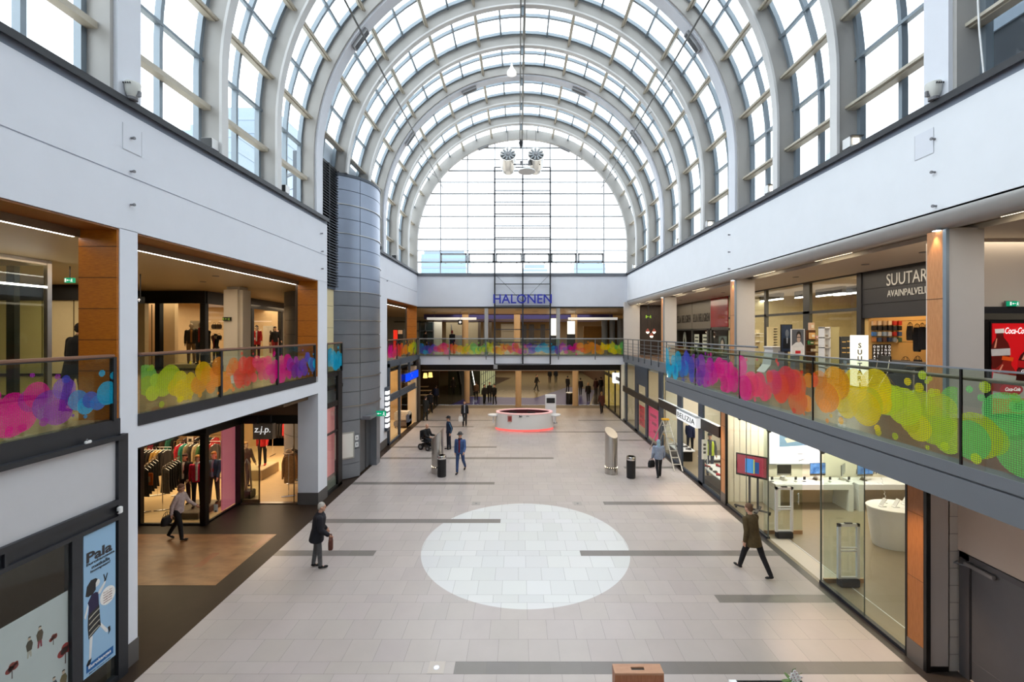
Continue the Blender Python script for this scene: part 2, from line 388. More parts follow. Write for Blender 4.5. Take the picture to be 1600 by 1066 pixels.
for ri, (ya, yb, nar) in enumerate(rows):
    off = 0.0 if (ri-22) % 2 == 0 else 0.2
    cuts = [XA]; x = -7.2+off
    while x < XB:
        if x > XA: cuts.append(x)
        x += .6
    cuts.append(XB); st = []
    for k, v in STR.items():
        if abs(k-ya) < .01: st = v
    for a, b in st: cuts += [a, b]
    cuts = sorted(set(round(c, 4) for c in cuts)); g = .0022
    for a, b in zip(cuts, cuts[1:]):
        if b-a < .01: continue
        s = any(p-.001 <= a and b <= q+.001 for p, q in st)
        t = rnd.uniform(.93, 1.02); mb.col = (t, t*rnd.uniform(.985, 1.005), t*rnd.uniform(.97, 1.0)); mb.mat(1 if s else 0)
        mb.quad((a+g, ya+g, 0), (b-g, ya+g, 0), (b-g, yb-g, 0), (a+g, yb-g, 0))
mb.col = (1, 1, 1); mb.mat(2).quad((XA, rows[0][0], -.004), (XB, rows[0][0], -.004), (XB, 37.5, -.004), (XA, 37.5, -.004))
struct('floor', mb, [TILE, STRIPE, GROUT])
# dark stone margins, marble inlay, passage floor
mb = MB(); mb.quad((-24, Y0-1, -.002), (XA, Y0-1, -.002), (XA, 37.5, -.002), (-24, 37.5, -.002)); struct('floor_margin', mb, BROWNFLOOR)
mb = MB(); mb.quad((XB, Y0-1, -.002), (18, Y0-1, -.002), (18, 37.5, -.002), (XB, 37.5, -.002)); struct('floor_margin', mb, mat('dark_slate_floor', (62, 54, 50), .35, var=.2, scale=3))
mb = MB(); mb.quad((-12.5, 10.72, .002), (-7.55, 10.72, .002), (-7.55, 13.44, .002), (-12.5, 13.44, .002)); struct('floor_inlay', mb, MARBLE)
mb = MB()
for x0, y0, dx, dy in ((-8.75, 11.55, .22, .75), (-7.85, 12.6, .24, .8)):
    mb.quad((x0, y0, .004), (x0+dx, y0, .004), (x0+dx, y0+dy, .004), (x0, y0+dy, .004))
struct('floor_inlay', mb, mat('terracotta_inlay', (150, 82, 44), .3, var=.15))
PASS = mat('passage_stone', (150, 140, 112), .2, var=.12, scale=.8); PBLUE = mat('passage_blue', (58, 56, 130), .3, var=.12); PDARK = mat('passage_dark', (72, 70, 64), .2, var=.15)
mb = MB(); mb.quad((-24, 37.5, -.001), (26, 37.5, -.001), (26, 82, -.001), (-24, 82, -.001)); struct('floor_passage', mb, PASS)
mb = MB(); mb.quad((-6, 37.55, .003), (6.2, 37.55, .003), (8.4, 47, .003), (5.8, 50, .003), (1.6, 41.5, .003), (-5.5, 42.5, .003)); struct('floor_inlay', mb, PBLUE)
mb = MB(); mb.quad((-12, 37.6, .004), (-5.9, 37.6, .004), (-4.4, 44, .004), (-1, 60, .004), (-6, 62, .004)); mb.quad((6.4, 37.6, .004), (9.6, 37.6, .004), (12, 50, .004), (8.6, 48, .004)); struct('floor_inlay', mb, PDARK)

# ---- vault
def arch(Rr, z0=ZL, n=56, cut=0):
    """profile of the vault; cut drops the left leg below the point number cut"""
    return ([(CX-Rr, z0)] if not cut else [])+[(CX-Rr*cos(pi*i/n), ZS+Rr*sin(pi*i/n)) for i in range(cut, n+1)]+[(CX+Rr, z0)]
def arc_bar(mb, r0, r1, ya, yb, z0=ZL, n=56):
    cut = 1 if 16.4 < (ya+yb)/2 < 22.3 else 0
    a, b = arch(r0, z0, n, cut), arch(r1, z0, n, cut); rings = []
    for p, q in zip(a, b): rings.append([(p[0], ya, p[1]), (p[0], yb, p[1]), (q[0], yb, q[1]), (q[0], ya, q[1])])
    return mb.loft(rings)
BIG = [.33, 8.11, 15.87, 23.65]; SMALL = [2.9, 5.5, 10.75, 13.2, 18.45, 21.05, 26.25, 28.85]
for y in BIG:
    mb = MB(); arc_bar(mb, 7.68, 8.18, y-.31, y+.31); mb.mat(1); arc_bar(mb, 7.6, 7.70, y-.24, y+.24); struct('roof_arch', mb, [ARCH, WHITE])
for y in SMALL:
    mb = MB(); arc_bar(mb, 7.64, 8.18, y-.075, y+.075); mb.mat(1); arc_bar(mb, 7.6, 7.67, y-.12, y+.12); struct('roof_arch', mb, [ARCH, mat('arch_flange_white', (214, 213, 212), .5)])
mb = MB(); arc_bar(mb, 7.55, 8.2, YE-.3, YE); struct('roof_arch', mb, ARCH)
RIBY = sorted(BIG+SMALL+[YE])
for a, b in zip(RIBY, RIBY[1:]):
    for yy, wd in (((a+b)/2, .045), (a+(.36 if a in BIG else .17), .05), (b-(.36 if b in BIG else .17), .05)):
        mb = MB(); arc_bar(mb, 8.1, 8.24, yy-wd, yy+wd, n=40); struct('roof_mullion', mb, ALU)
n = 0
def pathpt(Rr, s):
    q = Rr*pi/2
    if abs(s) <= q: return (CX+Rr*sin(s/Rr), ZS+Rr*cos(s/Rr))
    return (CX+math.copysign(Rr, s), ZS-(abs(s)-q))
for k in range(-13, 14):
    if k % 2 == 0:
        s = 1.13*k; x, z = pathpt(8.0, s*8.0/8.1)
        if z < 10.9: continue
        ys_ = (22.2, YE) if (z < 13.4 and x < 0) else (.4, YE)
        t = s/8.1 if abs(s) < 8.1*pi/2 else math.copysign(pi/2, s)
        mb = MB(); a = Vector((cos(t), 0, -sin(t)))*.06; r = Vector((sin(t), 0, cos(t)))*.10; c = Vector((x, 0, z))
        mb.loft([[(c+a*i+r*j)+Vector((0, y, 0)) for i, j in ((-1, -1), (1, -1), (1, 1), (-1, 1))] for y in ys_])
        mb.loft([[(c+a*.5*i+r*.4*j-r*1.3)+Vector((0, y, 0)) for i, j in ((-1, -1), (1, -1), (1, 1), (-1, 1))] for y in ys_])
        struct('roof_purlin', mb, PURL)
        if ys_[0] > 1:
            mb = MB(); mb.loft([[(c+a*i+r*j)+Vector((0, y, 0)) for i, j in ((-1, -1), (1, -1), (1, 1), (-1, 1))] for y in (.4, 16.2)]); struct('roof_purlin', mb, PURL)
    else:
        x, z = pathpt(8.15, 1.13*k)
        if z < 10.75: continue
        ys_ = (22.2, YE) if (z < 13.4 and x < 0) else (.4, YE)
        mb = MB(); t = 1.13*k/8.15 if abs(1.13*k) < 8.15*pi/2 else math.copysign(pi/2, k)
        a = Vector((cos(t), 0, -sin(t)))*.035; r = Vector((sin(t), 0, cos(t)))*.07; c = Vector((x, 0, z))
        mb.loft([[(c+a*i+r*j)+Vector((0, y, 0)) for i, j in ((-1, -1), (1, -1), (1, 1), (-1, 1))] for y in ys_])
        struct('roof_glazing_bar', mb, ALU)
        if ys_[0] > 1:
            mb = MB(); mb.loft([[(c+a*i+r*j)+Vector((0, y, 0)) for i, j in ((-1, -1), (1, -1), (1, 1), (-1, 1))] for y in (.4, 16.2)]); struct('roof_glazing_bar', mb, ALU)
ys = [-5.0]+RIBY; wn = 0
for a, b in zip(ys, ys[1:]):
    wn += 1; mb = MB(); p = arch(8.22, 10.55, 48)
    for (x0, z0), (x1, z1) in zip(p, p[1:]): mb.quad((x0, a, z0), (x1, a, z1), (x1, b, z1), (x0, b, z0))
    struct('window_%d' % wn, mb, GLASSV, smooth=True)
# ---- end lunette: glazing with bars, small opening lights above the sill
wn += 1; mb = MB(); p = arch(7.62, 10.55, 48); mb.add([(x, YE+.12, z) for x, z in p], [tuple(range(len(p)))]); struct('window_%d' % wn, mb, glass('end_glass', (250, 252, 255), .5))
def chord(z): return sqrt(max(0, 7.6**2-(z-ZS)**2)) if z > ZS else 7.6
mb = MB()
xs = [px(v, YE) for v in (688, 730.6, 773, 816.5, 859.5, 901.5, 943.8)]
for x in xs:
    d = abs(x-CX)
    if d < 7.5: mb.box(x-.035, x+.035, YE+.02, YE+.14, 10.6, ZS+sqrt(7.6**2-d*d))
i = 0; z = 10.6
while z < 20.2:
    c = chord(z); t = .045 if i % 2 else .028
    mb.box(CX-c, CX+c, YE+.03, YE+.13, z-t, z+t); z += .83; i += 1
struct('window_frame', mb, mat('end_frame_grey', (168, 172, 176), .5))
for a, b in ((688.5, 729.5), (732, 772), (774.5, 815.5), (818, 858.5), (861, 900.5), (903, 942.5)):
    xa, xb, za, zb = px(a, YE), px(b, YE), pz(411, YE), pz(396, YE); mb = MB()
    mb.box(xa, xb, YE-.05, YE+.02, za, za+.12).box(xa, xb, YE-.05, YE+.02, zb-.12, zb).box(xa, xa+.1, YE-.05, YE+.02, za, zb).box(xb-.1, xb, YE-.05, YE+.02, za, zb)
    for u in (.2, .8): mb.box(xa+(xb-xa)*u-.05, xa+(xb-xa)*u+.05, YE-.12, YE-.05, za-.05, za+.05)
    struct('window_vent', mb, mat('vent_frame_grey', (150, 152, 152), .4))
# ---- parapets, fascias
def ledge(xf, s, ya, yb, nm):
    """s=-1 left, +1 right: dark flashing and a recess, its shade coloured grey, on top of the fascia"""
    mb = MB(); mb.box(xf-s*.06, xf+s*.75, ya, yb, 10.57, 10.66).box(xf-s*.085, xf-s*.05, ya, yb, 10.53, 10.66); struct(nm, mb, LEDGE)
    mb = MB(); mb.box(xf+s*.015, xf+s*.75, ya, yb, 10.41, 10.57); struct(nm+'_recess', mb, RECESS)
ledge(XL, -1, Y0, 16.5, 'trim_1'); ledge(XL, -1, 22.0, YE, 'trim_2'); ledge(XR, 1, Y0, YE, 'trim_3')
def leftfascia(ya, yb, nm):
    mb = MB(); mb.box(XL, XL-.5, ya, yb, 8.22, 9.225).box(XL, XL-.5, ya, yb, 9.25, 10.42).box(XL-.03, XL-.5, ya, yb, 9.2, 9.27)
    struct(nm, mb, WHITE)
leftfascia(Y0, 16.48, 'wall_left'); leftfascia(22.2, YE, 'wall_left_far')
# piers of the left wall, full height
for i, (ya, yb) in enumerate(((7.91, 8.28), (15.74, 16.48), (22.6, 24.0))):
    mb = MB(); mb.box(XL, XL-.2 if i == 0 else XL-.74, ya, yb, .42, 8.23); struct('pillar_left', mb, WHITE if i == 0 else WHITE)
    mb = MB(); mb.box(XL+.012, XL-.2 if i == 0 else XL-.752, ya-.012, yb+.012, 0, .44); struct('baseboard_left', mb, mat('pier_base_grey', (92, 88, 86), .5, var=.05))
# wood lined openings of the upper left gallery
def jamb(yf, nm, back=-8.05):
    mb = MB(); mb.box(XL-.02, back, yf-.04, yf, UF, 8.2)
    o = struct(nm, mb, WOOD)
    mb = MB(); z = 5.03
    while z < 8.2: mb.box(XL-.02, back, yf-.043, yf, z-.006, z+.006); z += .57
    struct(nm+'_joint', mb, mat('panel_joint', (70, 42, 16), .7))
    mb = MB(); mb.box(back-.0, back-.04 if yf < 8 else back-.12, yf-.0, yf+.2, UF, 8.2); struct(nm+'_edge', mb, mat('dark_brown_edge', (58, 44, 32), .5))
jamb(7.91, 'trim_4'); jamb(15.74, 'trim_5'); jamb(YE-.1, 'trim_6')
for i, (ya, yb) in enumerate(((Y0, 7.9), (8.3, 15.72), (24.0, YE-.1))):
    mb = MB(); mb.box(XL-.02, -8.02, ya, yb, 8.185, 8.215); struct('ceiling_soffit', mb, mat('amber_soffit', (150, 92, 36), .45, col2=(120, 70, 24), scale=3, stretch=(26, 3, 3)))
    mb = MB(); mb.box(-8.02, -8.08, ya, yb, 8.05, 8.2); struct('ceiling_edge', mb, mat('brown_cove', (120, 98, 74), .6))
mb = MB(); mb.box(-24, -8.2, Y0, YE, 8.08, 8.3); struct('ceiling_left_gallery', mb, CEIL)
mb = MB(); mb.box(-24, XL-.02, Y0, 16.45, 8.3, 8.4).box(-24, -8.35, 16.45, 22.3, 8.3, 8.4).box(-24, XL-.02, 22.3, YE+14, 8.3, 8.4); struct('ceiling_left_deck', mb, CEILW)
# upper floor slab left
mb = MB(); mb.box(-24, -7.40, Y0, 16.5, 4.2, UF).box(-24, -7.85, 16.5, 22.4, 4.2, UF).box(-24, -7.40, 22.4, YE, 4.2, UF); struct('floor_left_gallery', mb, GALFLOOR)
mb = MB(); mb.box(XL, -7.42, 8.28, 15.74, BZ, 4.505).box(-7.42, -8.0, 8.28, 15.74, BZ, 4.2); struct('trim_7', mb, WHITE)
mb = MB(); mb.box(XL+.02, -7.42, 8.28, 15.55, 4.505, 4.73); struct('trim_8', mb, DARK)
mb = MB(); mb.box(XL+.02, -7.45, Y0, 7.9, 4.44, 4.73).box(-7.2, -7.45, Y0, 7.9, 4.36, 4.44); struct('trim_9', mb, DARK)
mb = MB(); mb.box(-24, -7.5, Y0, YE, 4.0, 4.15); struct('ceiling_left_lower', mb, DCEIL)
# enclosing walls that close the shops off from the sky
mb = MB(); mb.box(-24.3, -24, Y0, 82, 0, 8.4); struct('wall_left_back', mb, CREAMW)
mb = MB(); mb.box(18, 18.3, Y0, 37, 0, 8.6); struct('wall_right_back', mb, CREAMW)
mb = MB(); mb.box(-24, 18, Y0-.3, Y0, 0, 10.5); mb.box(-9, 9.5, Y0-.3, Y0, 10.5, 21); struct('wall_light_block', mb, mat('light_block_grey', (186, 188, 192), .7))  # unseen wall added behind the camera to cut the light from there
mb = MB(); mb.box(26, 26.3, 31, 82, 0, 8.4); struct('wall_passage_right', mb, CREAMW)
mb = MB(); mb.box(-24, 26, 82, 82.3, 0, 8.4); struct('wall_passage_end', mb, CREAMW)
mb = MB(); mb.box(-24, 26, YE+.3, 82, 8.35, 8.6); struct('ceiling_passage_deck', mb, CEILW)
# ---- right side: upper fascia with rounded metal nose, soffit and ceiling
mb = MB(); mb.box(XR, XR+.5, Y0, YE, 8.53, 10.42); struct('wall_right', mb, mat('white_plaster_right', (230, 233, 238), .7, var=.03, scale=1.5, bump=.03))
mb = MB(); q = [(XR-.015, 8.56)]+[(XR-.02+.2*(1-cos(t)), 8.53-.28*sin(t)) for t in [pi/2*i/8 for i in range(9)]]+[(8.12, 8.25), (8.12, 8.56)]
mb.prism(q, 'y', Y0, YE); struct('trim_10', mb, mat('nose_metal', (176, 172, 168), .32, metal=.35, var=.05), smooth=True)
mb = MB(); mb.box(8.12, 8.62, Y0, YE, 8.34, 8.5); struct('ceiling_right_slot', mb, mat('slot_brown', (120, 106, 90), .4, var=.1))
mb = MB(); mb.box(8.62, 18, Y0, YE, 8.27, 8.5).box(8.60, 8.66, Y0, YE, 8.24, 8.4); struct('ceiling_right_gallery', mb, CEILW)
mb = MB(); mb.box(XR, 18, Y0, YE, 8.5, 8.6); struct('ceiling_right_deck', mb, CEILW)
# upper floor right: wide balcony near the camera, narrower beyond
mb = MB(); mb.box(5.36, 18, Y0, 15.4, 4.3, UF).box(7.62, 18, 15.4, YE, 4.3, UF); struct('floor_right_gallery', mb, WOODFLOOR)
mb = MB(); mb.box(5.28, 5.5, Y0, 15.45, 4.575, 4.72).box(5.31, 5.5, Y0, 15.42, 4.53, 4.6).box(5.28, 5.5, Y0, 15.45, 4.235, 4.55).box(5.5, 7.7, 15.3, 15.45, 4.235, 4.6); struct('trim_11', mb, BAND)
mb = MB(); mb.box(5.5, 8.3, Y0, 15.3, 4.22, 4.3); struct('ceiling_balcony', mb, mat('balcony_soffit', (176, 168, 158), .6, var=.04))
mb = MB(); mb.box(7.60, 7.75, 15.45, YE, 4.2, 4.72); struct('trim_12', mb, BAND)
mb = MB(); mb.box(7.7, 18, Y0, YE, 4.05, 4.2); struct('ceiling_right_lower', mb, CEILW)
# columns of the right gallery: wooden face to the hall, aluminium edge, pale paint
for i, y in enumerate((8.05, 15.86, 23.7)):
    mb = MB(); mb.box(8.03, 8.72, y, y+.34, UF, 8.27); struct('column_right', mb, WHITE2)
    mb = MB(); mb.box(7.99, 8.04, y+.05, y+.36, UF, 8.24); struct('column_veneer', mb, WOODV)
    mb = MB(); mb.box(7.985, 8.045, y-.02, y+.045, UF, 8.24); struct('column_edge', mb, ALU)
    mb = MB(); mb.box(7.985, 8.04, y+.04, y+.37, 6.94, 6.952); struct('column_joint', mb, mat('veneer_joint', (120, 80, 50), .7))
mb = MB(); mb.box(7.62, 8.72, YE-.3, YE, UF, 8.5); struct('column_right_end', mb, WHITE2)
# lower right: wooden pilasters, pale return, door wall
for y, yb in ((8.02, 8.36), (15.72, 16.05)):
    mb = MB(); mb.box(XW-.02, XW+.04, y, yb, .4, 4.24); struct('column_veneer', mb, WOODV if y > 10 else mat('amber_beech', (176, 112, 60), .4, col2=(156, 94, 46), scale=3, stretch=(26, 26, 2)))
    mb = MB(); mb.box(XW-.03, XW+.04, y, yb, 0, .4); struct('baseboard_right', mb, mat('steel_kick', (120, 112, 106), .4, metal=.4))
    mb = MB(); mb.box(XW-.03, XW+.05, y-.06, y, 0, 4.24).box(XW-.03, XW+.04, yb, yb+.04, 0, 4.24); struct('column_edge', mb, BLACK)
    mb = MB(); mb.box(XW-.022, XW, y, yb, 1.62, 1.632).box(XW-.022, XW, y, yb, 2.85, 2.862); struct('column_joint', mb, mat('veneer_joint', (120, 80, 50), .7))
mb = MB(); mb.box(XW+.05, 8.02, 8.0, 8.3, .09, 4.25); struct('pillar_right', mb, mat('lilac_paint', (198, 188, 182), .6, var=.02))
mb = MB(); mb.box(XW+.05, 8.0, 7.99, 8.2, 0, .09); struct('baseboard_right', mb, BLACK)
mb = MB(); mb.box(8.0, 8.2, 8.0, 8.3, 0, 4.25)
struct('pillar_right_tiles', mb, mat('white_wall_tile', (206, 198, 190), .35))
mb = MB()
for k in range(1, 11): mb.box(8.02, 8.18, 7.993, 8.0, k*.32-.004, k*.32+.004)
struct('pillar_right_joint', mb, mat('tile_joint', (150, 142, 136), .8))
mb = MB(); mb.box(8.17, 8.35, Y0, 4.9, 0, 4.25).box(8.17, 8.35, 7.42, 8.0, 0, 0.02).box(8.17, 8.35, 4.9, 8.0, 2.27, 4.25); struct('wall_right_lower', mb, mat('door_wall_paint', (204, 186, 172), .65, var=.02))
# ================================================================ END WALL, BRIDGE, WHAT LIES BEYOND
mb = MB(); mb.box(CX-8.2, CX+8.2, YE, YE+.4, 8.19, 10.42); struct('wall_end', mb, WHITE)
mb = MB(); mb.box(CX-8, CX+8, YE-.06, YE+.5, 10.40, 10.60); struct('trim_13', mb, mat('end_ledge_grey', (104, 108, 116), .5))
mb = MB(); mb.box(CX-8.2, CX+8.2, YE-.02, YE+.02, 8.10, 8.19); struct('trim_14', mb, BLACK)
mb = MB(); mb.box(CX-8.2, 26, YE+.3, 62, 8.05, 8.3).box(-24, CX-8.2, YE+.3, 62, 8.05, 8.3); struct('ceiling_passage', mb, CEIL)
mb = MB(); mb.box(-9, 9, 41, 52, 7.6, 8.05); struct('ceiling_blue_drop', mb, mat('blue_ceiling', (70, 70, 150), .4, var=.1))
# bridge slab and its front
mb = MB(); mb.box(CX-7.6, CX+7.6, YE, YE+.2, 3.98, 4.64); struct('wall_bridge', mb, WHITE)
mb = MB(); mb.box(-24, 26, YE+.2, 60, 4.3, UF); struct('floor_bridge', mb, GALFLOOR)
mb = MB(); mb.box(-24, 26, YE+.2, 37.4, 3.9, 4.0); struct('ceiling_bridge', mb, DCEIL)
mb = MB(); mb.box(CX-7.6, CX+7.6, YE+1.5, YE+1.7, 3.42, 3.95); struct('ceiling_bridge_drop', mb, DCEIL)
mb = MB(); mb.box(CX-7.6, CX+7.6, YE+1.46, YE+1.5, 3.40, 3.46); struct('trim_15', mb, mat('pale_lintel', (196, 182, 160), .5))
mb = MB(); mb.box(-24, 26, 37.4, 82, 3.95, 4.3); struct('ceiling_passage_lower', mb, CEILW)
for v in (759.8, 872.4):
    x = px(v, YE); mb = MB(); mb.box(x-.13, x+.13, YE+.02, YE+.3, UF-.06, 8.12); struct('column_end', mb, ARCH)
for v, Y in ((727, 40.5), (808, 40.5), (897, 40.5)):
    x = px(v, Y); mb = MB(); mb.cyl((x, Y, UF), (x, Y, 8.06), .3, n=24); struct('column_upper', mb, TANCOL, smooth=True)
for v, Y in ((729.5, 38.6), (810, 36.6), (899, 37.2)):
    x = px(v, Y); mb = MB(); mb.cyl((x, Y, 0), (x, Y, 4), .25, n=24).cyl((x, Y, 0), (x, Y, .1), .27, n=24); struct('column_lower', mb, TANCOL, smooth=True)
# upper hall beyond the bridge: back wall with shop fronts
mb = MB(); mb.box(-24, 26, 58, 58.3, UF, 8.1); struct('wall_passage_upper', mb, mat('grey_beige_wall', (176, 160, 134), .5, var=.08))
mb = MB(); mb.box(px(600, 48), px(690, 48), 47.8, 48.2, UF, 8.1); struct('wall_passage_pale', mb, mat('pale_grey_wall', (190, 196, 196), .5))
mb = MB()
for v in (656, 664.5, 677): mb.box(px(v, 47.7)-.05, px(v, 47.7)+.05, 47.65, 47.8, UF, 7.6)
for z in (5.6, 6.5, 7.5): mb.box(px(616, 47.7), px(677, 47.7), 47.65, 47.8, z-.05, z+.05)
struct('window_90', mb, DARKB)
mb = MB(); mb.quad((px(656, 47.7), 47.75, UF), (px(677, 47.7), 47.75, UF), (px(677, 47.7), 47.75, 7.5), (px(656, 47.7), 47.75, 7.5)); struct('window_91', mb, glass('blue_pane', (120, 140, 150), 1.0))
mb = MB(); mb.box(px(697, 50), px(747, 50), 50, 50.2, UF, 8.0); struct('wall_passage_grey', mb, mat('shaft_grey', (128, 122, 104), .5, var=.06))
mb = MB()
for v in (749, 757.5, 766): mb.box(px(v, 49)-.15, px(v, 49)+.15, 48.9, 49.1, UF, 7.9)
struct('wall_dark_fins', mb, mat('dark_brown_fin', (50, 42, 34), .5))
mb = MB(); mb.box(px(783, 53), px(805, 53), 52.8, 53, UF, 7.4).box(px(783, 53), px(805, 53), 52.7, 53, 7.4-.9, 7.4); struct('door_91', mb, mat('dark_shutter', (104, 98, 86), .5, var=.05, scale=2, stretch=(1, 1, 30)))
for v, ww in ((819, 7), (830.5, 8), (848, 7)):
    mb = MB(); mb.box(px(v-ww/2, 55), px(v+ww/2, 55), 54.8, 55, UF, 7.35); struct('door_9%d' % (int(v) % 7+2), mb, mat('dark_doorway', (44, 40, 44), .4, var=.2))
mb = MB(); mb.box(px(912, 44), px(944, 44), 44, 44.3, UF, 6.95); struct('wall_gold', mb, mat('gold_wall', (160, 116, 46), .4, var=.2, scale=2))
mb = MB(); mb.box(px(944, 44), px(978, 44), 44, 44.3, UF, 7.5); struct('wall_gold_dark', mb, mat('gold_wall_dark', (150, 122, 78), .4, var=.2, scale=2))
for v, wd in ((944.5, .3), (956.5, .28), (969, .3)):
    x = px(v, 43.5); mb = MB(); mb.cyl((x, 43.5, UF), (x, 43.5, 7.7), wd, n=20); struct('column_blue', mb, mat('pale_blue_column', (150, 164, 180), .35), smooth=True)
# lower passage: back wall, side fronts
mb = MB(); mb.box(-24, px(905, 70), 70, 70.3, 0, 4); struct('wall_passage_lower', mb, mat('orange_wood_wall', (172, 112, 58), .5, var=.15, scale=1))
mb = MB(); mb.box(px(928, 58)-.2, px(928, 58), 38, 78, 0, 4); struct('wall_passage_side', mb, mat('brown_side_wall', (88, 60, 44), .5, var=.3, scale=1.5))
mb = MB(); mb.box(-24, px(686, 45), 45, 45.2, 0, 4); struct('wall_restaurant_back', mb, mat('dark_brown_wall', (62, 44, 32), .6, var=.3, scale=2))
mb = MB(); mb.box(px(686, 46), px(752, 46), 52, 52.2, 0, 4); struct('wall_escalator_back', mb, mat('dark_olive_wall', (84, 76, 58), .5, var=.15))
# right end of the lower passage: bright shop front beside the last bays
for i, (a, b, Y) in enumerate(((948, 962, 34), (964, 977.5, 34))): pass
mb = MB(); X = 7.45
mb.box(X, X+.08, 31.6, 37.4, 0, .12).box(X, X+.08, 31.6, 37.4, 2.7, 2.95)
for y in (31.6, 33.3, 35.6, 37.3): mb.box(X, X+.1, y, y+.12, 0, 3.9)
struct('window_92', mb, BLACK)
mb = MB(); mb.quad((X+.05, 31.6, .1), (X+.05, 37.4, .1), (X+.05, 37.4, 3.9), (X+.05, 31.6, 3.9)); struct('window_93', mb, GLASSC)
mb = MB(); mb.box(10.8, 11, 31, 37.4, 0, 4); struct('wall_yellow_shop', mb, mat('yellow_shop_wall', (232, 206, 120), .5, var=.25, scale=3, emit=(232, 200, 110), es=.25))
mb = MB(); mb.box(7.5, 11, 37.2, 37.4, 0, 4); struct('wall_yellow_shop_end', mb, mat('yellow_shop_wall', (0, 0, 0)))
mb = MB(); mb.box(7.5, 11, 31.2, 31.5, 0, 4); struct('wall_yellow_shop_near', mb, CREAMW)
area('yellow_shop_lamp', (9.3, 34.4, 3.9), (2.4, 5), 120, CREAM)

# ---- letters and steel frame in front of the end wall
YF = 30.97
fr = thing('steel_frame', 'tall slender black steel ladder frame hanging before the end window from fans to bridge', 'frame', (px(816.5, YF), YF, 3.95))
xa, xm, xb = px(773, YF), px(816.8, YF), px(859.8, YF); zt, zb = pz(261.5, YF), pz(569.5, YF)
for x, nm in ((xa, 'upright'), (xm, 'upright'), (xb, 'upright')): MB().box(x-.05, x+.05, YF-.05, YF+.05, zb, zt-.4 if x == xm else zt).build(nm, DARK, fr)
yy = [261.5, 280, 298, 316, 334.5, 353, 371.5, 389.5, 409, 444, 461, 478, 515, 535, 569]
for v in yy: MB().box(xa, xb, YF-.03, YF+.03, pz(v, YF)-.03, pz(v, YF)+.03).build('rung', DARK, fr)
MB().tube([(xa, YF, pz(428, YF)), (xm, YF, pz(472, YF))], .012, 5).build('brace_wire', DARK, fr); MB().tube([(xb, YF, pz(428, YF)), (xm, YF, pz(472, YF))], .012, 5).build('brace_wire', DARK, fr)
for x in (xa, xb): MB().box(x-.04, x+.04, YF, YE, 9.4, 9.5).build('wall_bracket', DARK, fr)
MB().box(xa-.08, xa+.2, YF-.15, YF+.1, zb-.32, zb-.05).build('foot_weight', mat('grey_weight', (150, 150, 150), .5), fr)
text('HALONEN', 'lettering', mat('navy_letters', (24, 34, 140), .4, emit=(20, 30, 140), es=.25), (px(771, YF), YF-.1, pz(474.5, YF)), (1, 0, 0), (0, 0, 1), width=px(862, YF)-px(771, YF), height=pz(460, YF)-pz(474.5, YF), parent=fr, ext=.08, bold=.008)  # slight emission brightens the letters, which are not a lit sign
# jet fans and the pale dish between them
for i, v in enumerate((793.5, 837.5)):
    Y = 28.8; c = Vector((px(v, Y), Y, pz(241, Y))); d = Vector((0, -.80, -.12)).normalized()
    fn = thing('jet_fan', '%s of two round steel jet fans hanging high before the end window' % ('left' if i == 0 else 'right'), 'fan', c)
    d = Vector((0, -1, .42)).normalized(); b = c-d*1.5
    MB().tube([b, b+d*.45, b+d*.5, b+d*1.45, b+d*1.5], [.40, .46, .54, .54, .57], 32).build('housing', STEEL, fn, smooth=True)
    mbx = MB(); u = d.cross(Vector((1, 0, 0))).normalized(); v2 = Vector((1, 0, 0)); e = c+d*.02
    mbx.tube([e-d*.06, e-d*.02], .52, 32); mbx.build('fan_mouth', BLACK, fn)
    for k in range(11):
        t = 2*pi*k/11; r = v2*cos(t)+u*sin(t); s = r.cross(d)
        m3 = MB(); p = [e+r*.14-s*.05, e+r*.14+s*.05, e+r*.5+s*.09, e+r*.5-s*.03]; m3.add(p+[q+d*.015 for q in p], [(0, 1, 2, 3), (7, 6, 5, 4), (0, 4, 5, 1), (1, 5, 6, 2), (2, 6, 7, 3), (3, 7, 4, 0)])
        m3.build('blade', mat('fan_blade', (120, 124, 128), .4, metal=.5), fn)
    MB().tube([e, e+d*.05], .13, 20).build('hub', GREYP, fn)
    MB().tube([c+Vector((0, 0.3, .4)), c+Vector((0, .3, 1.9))], .012, 6).build('hanger', DARK, fn)
dish = thing('ceiling_disc', 'shallow white disc hanging between and below the two jet fans', 'disc', (px(823, 29), 29, pz(268, 29)))
x, z = px(823, 29), pz(269, 29)
MB().lathe([(.02, .24), (.3, .22), (.56, .1), (.58, .02)], (x, 29, z), 32).build('shade', WPLAST, dish, smooth=True)
MB().lathe([(.565, .0), (.565, .02)], (x, 29, z), 32).build('diffuser', mat('grey_disc', (168, 164, 162), .6), dish)
MB().cyl((x, 29, z+.2), (x, 29, ZS+7.6), .012).build('cord', DARK, dish)
for k in (-.35, .2): MB().box(x+k-.1, x+k+.1, 28.95, 29.15, z+.5, z+.75).build('control_box', GREYP, dish)
MB().box(x-.9, x+.9, 29.0, 29.06, z+.5, z+.56).build('crossbar', DARK, dish)
MB().box(x-.2, x-.16, 29, 29.06, z+.2, z+.5).build('bracket', DARK, dish)
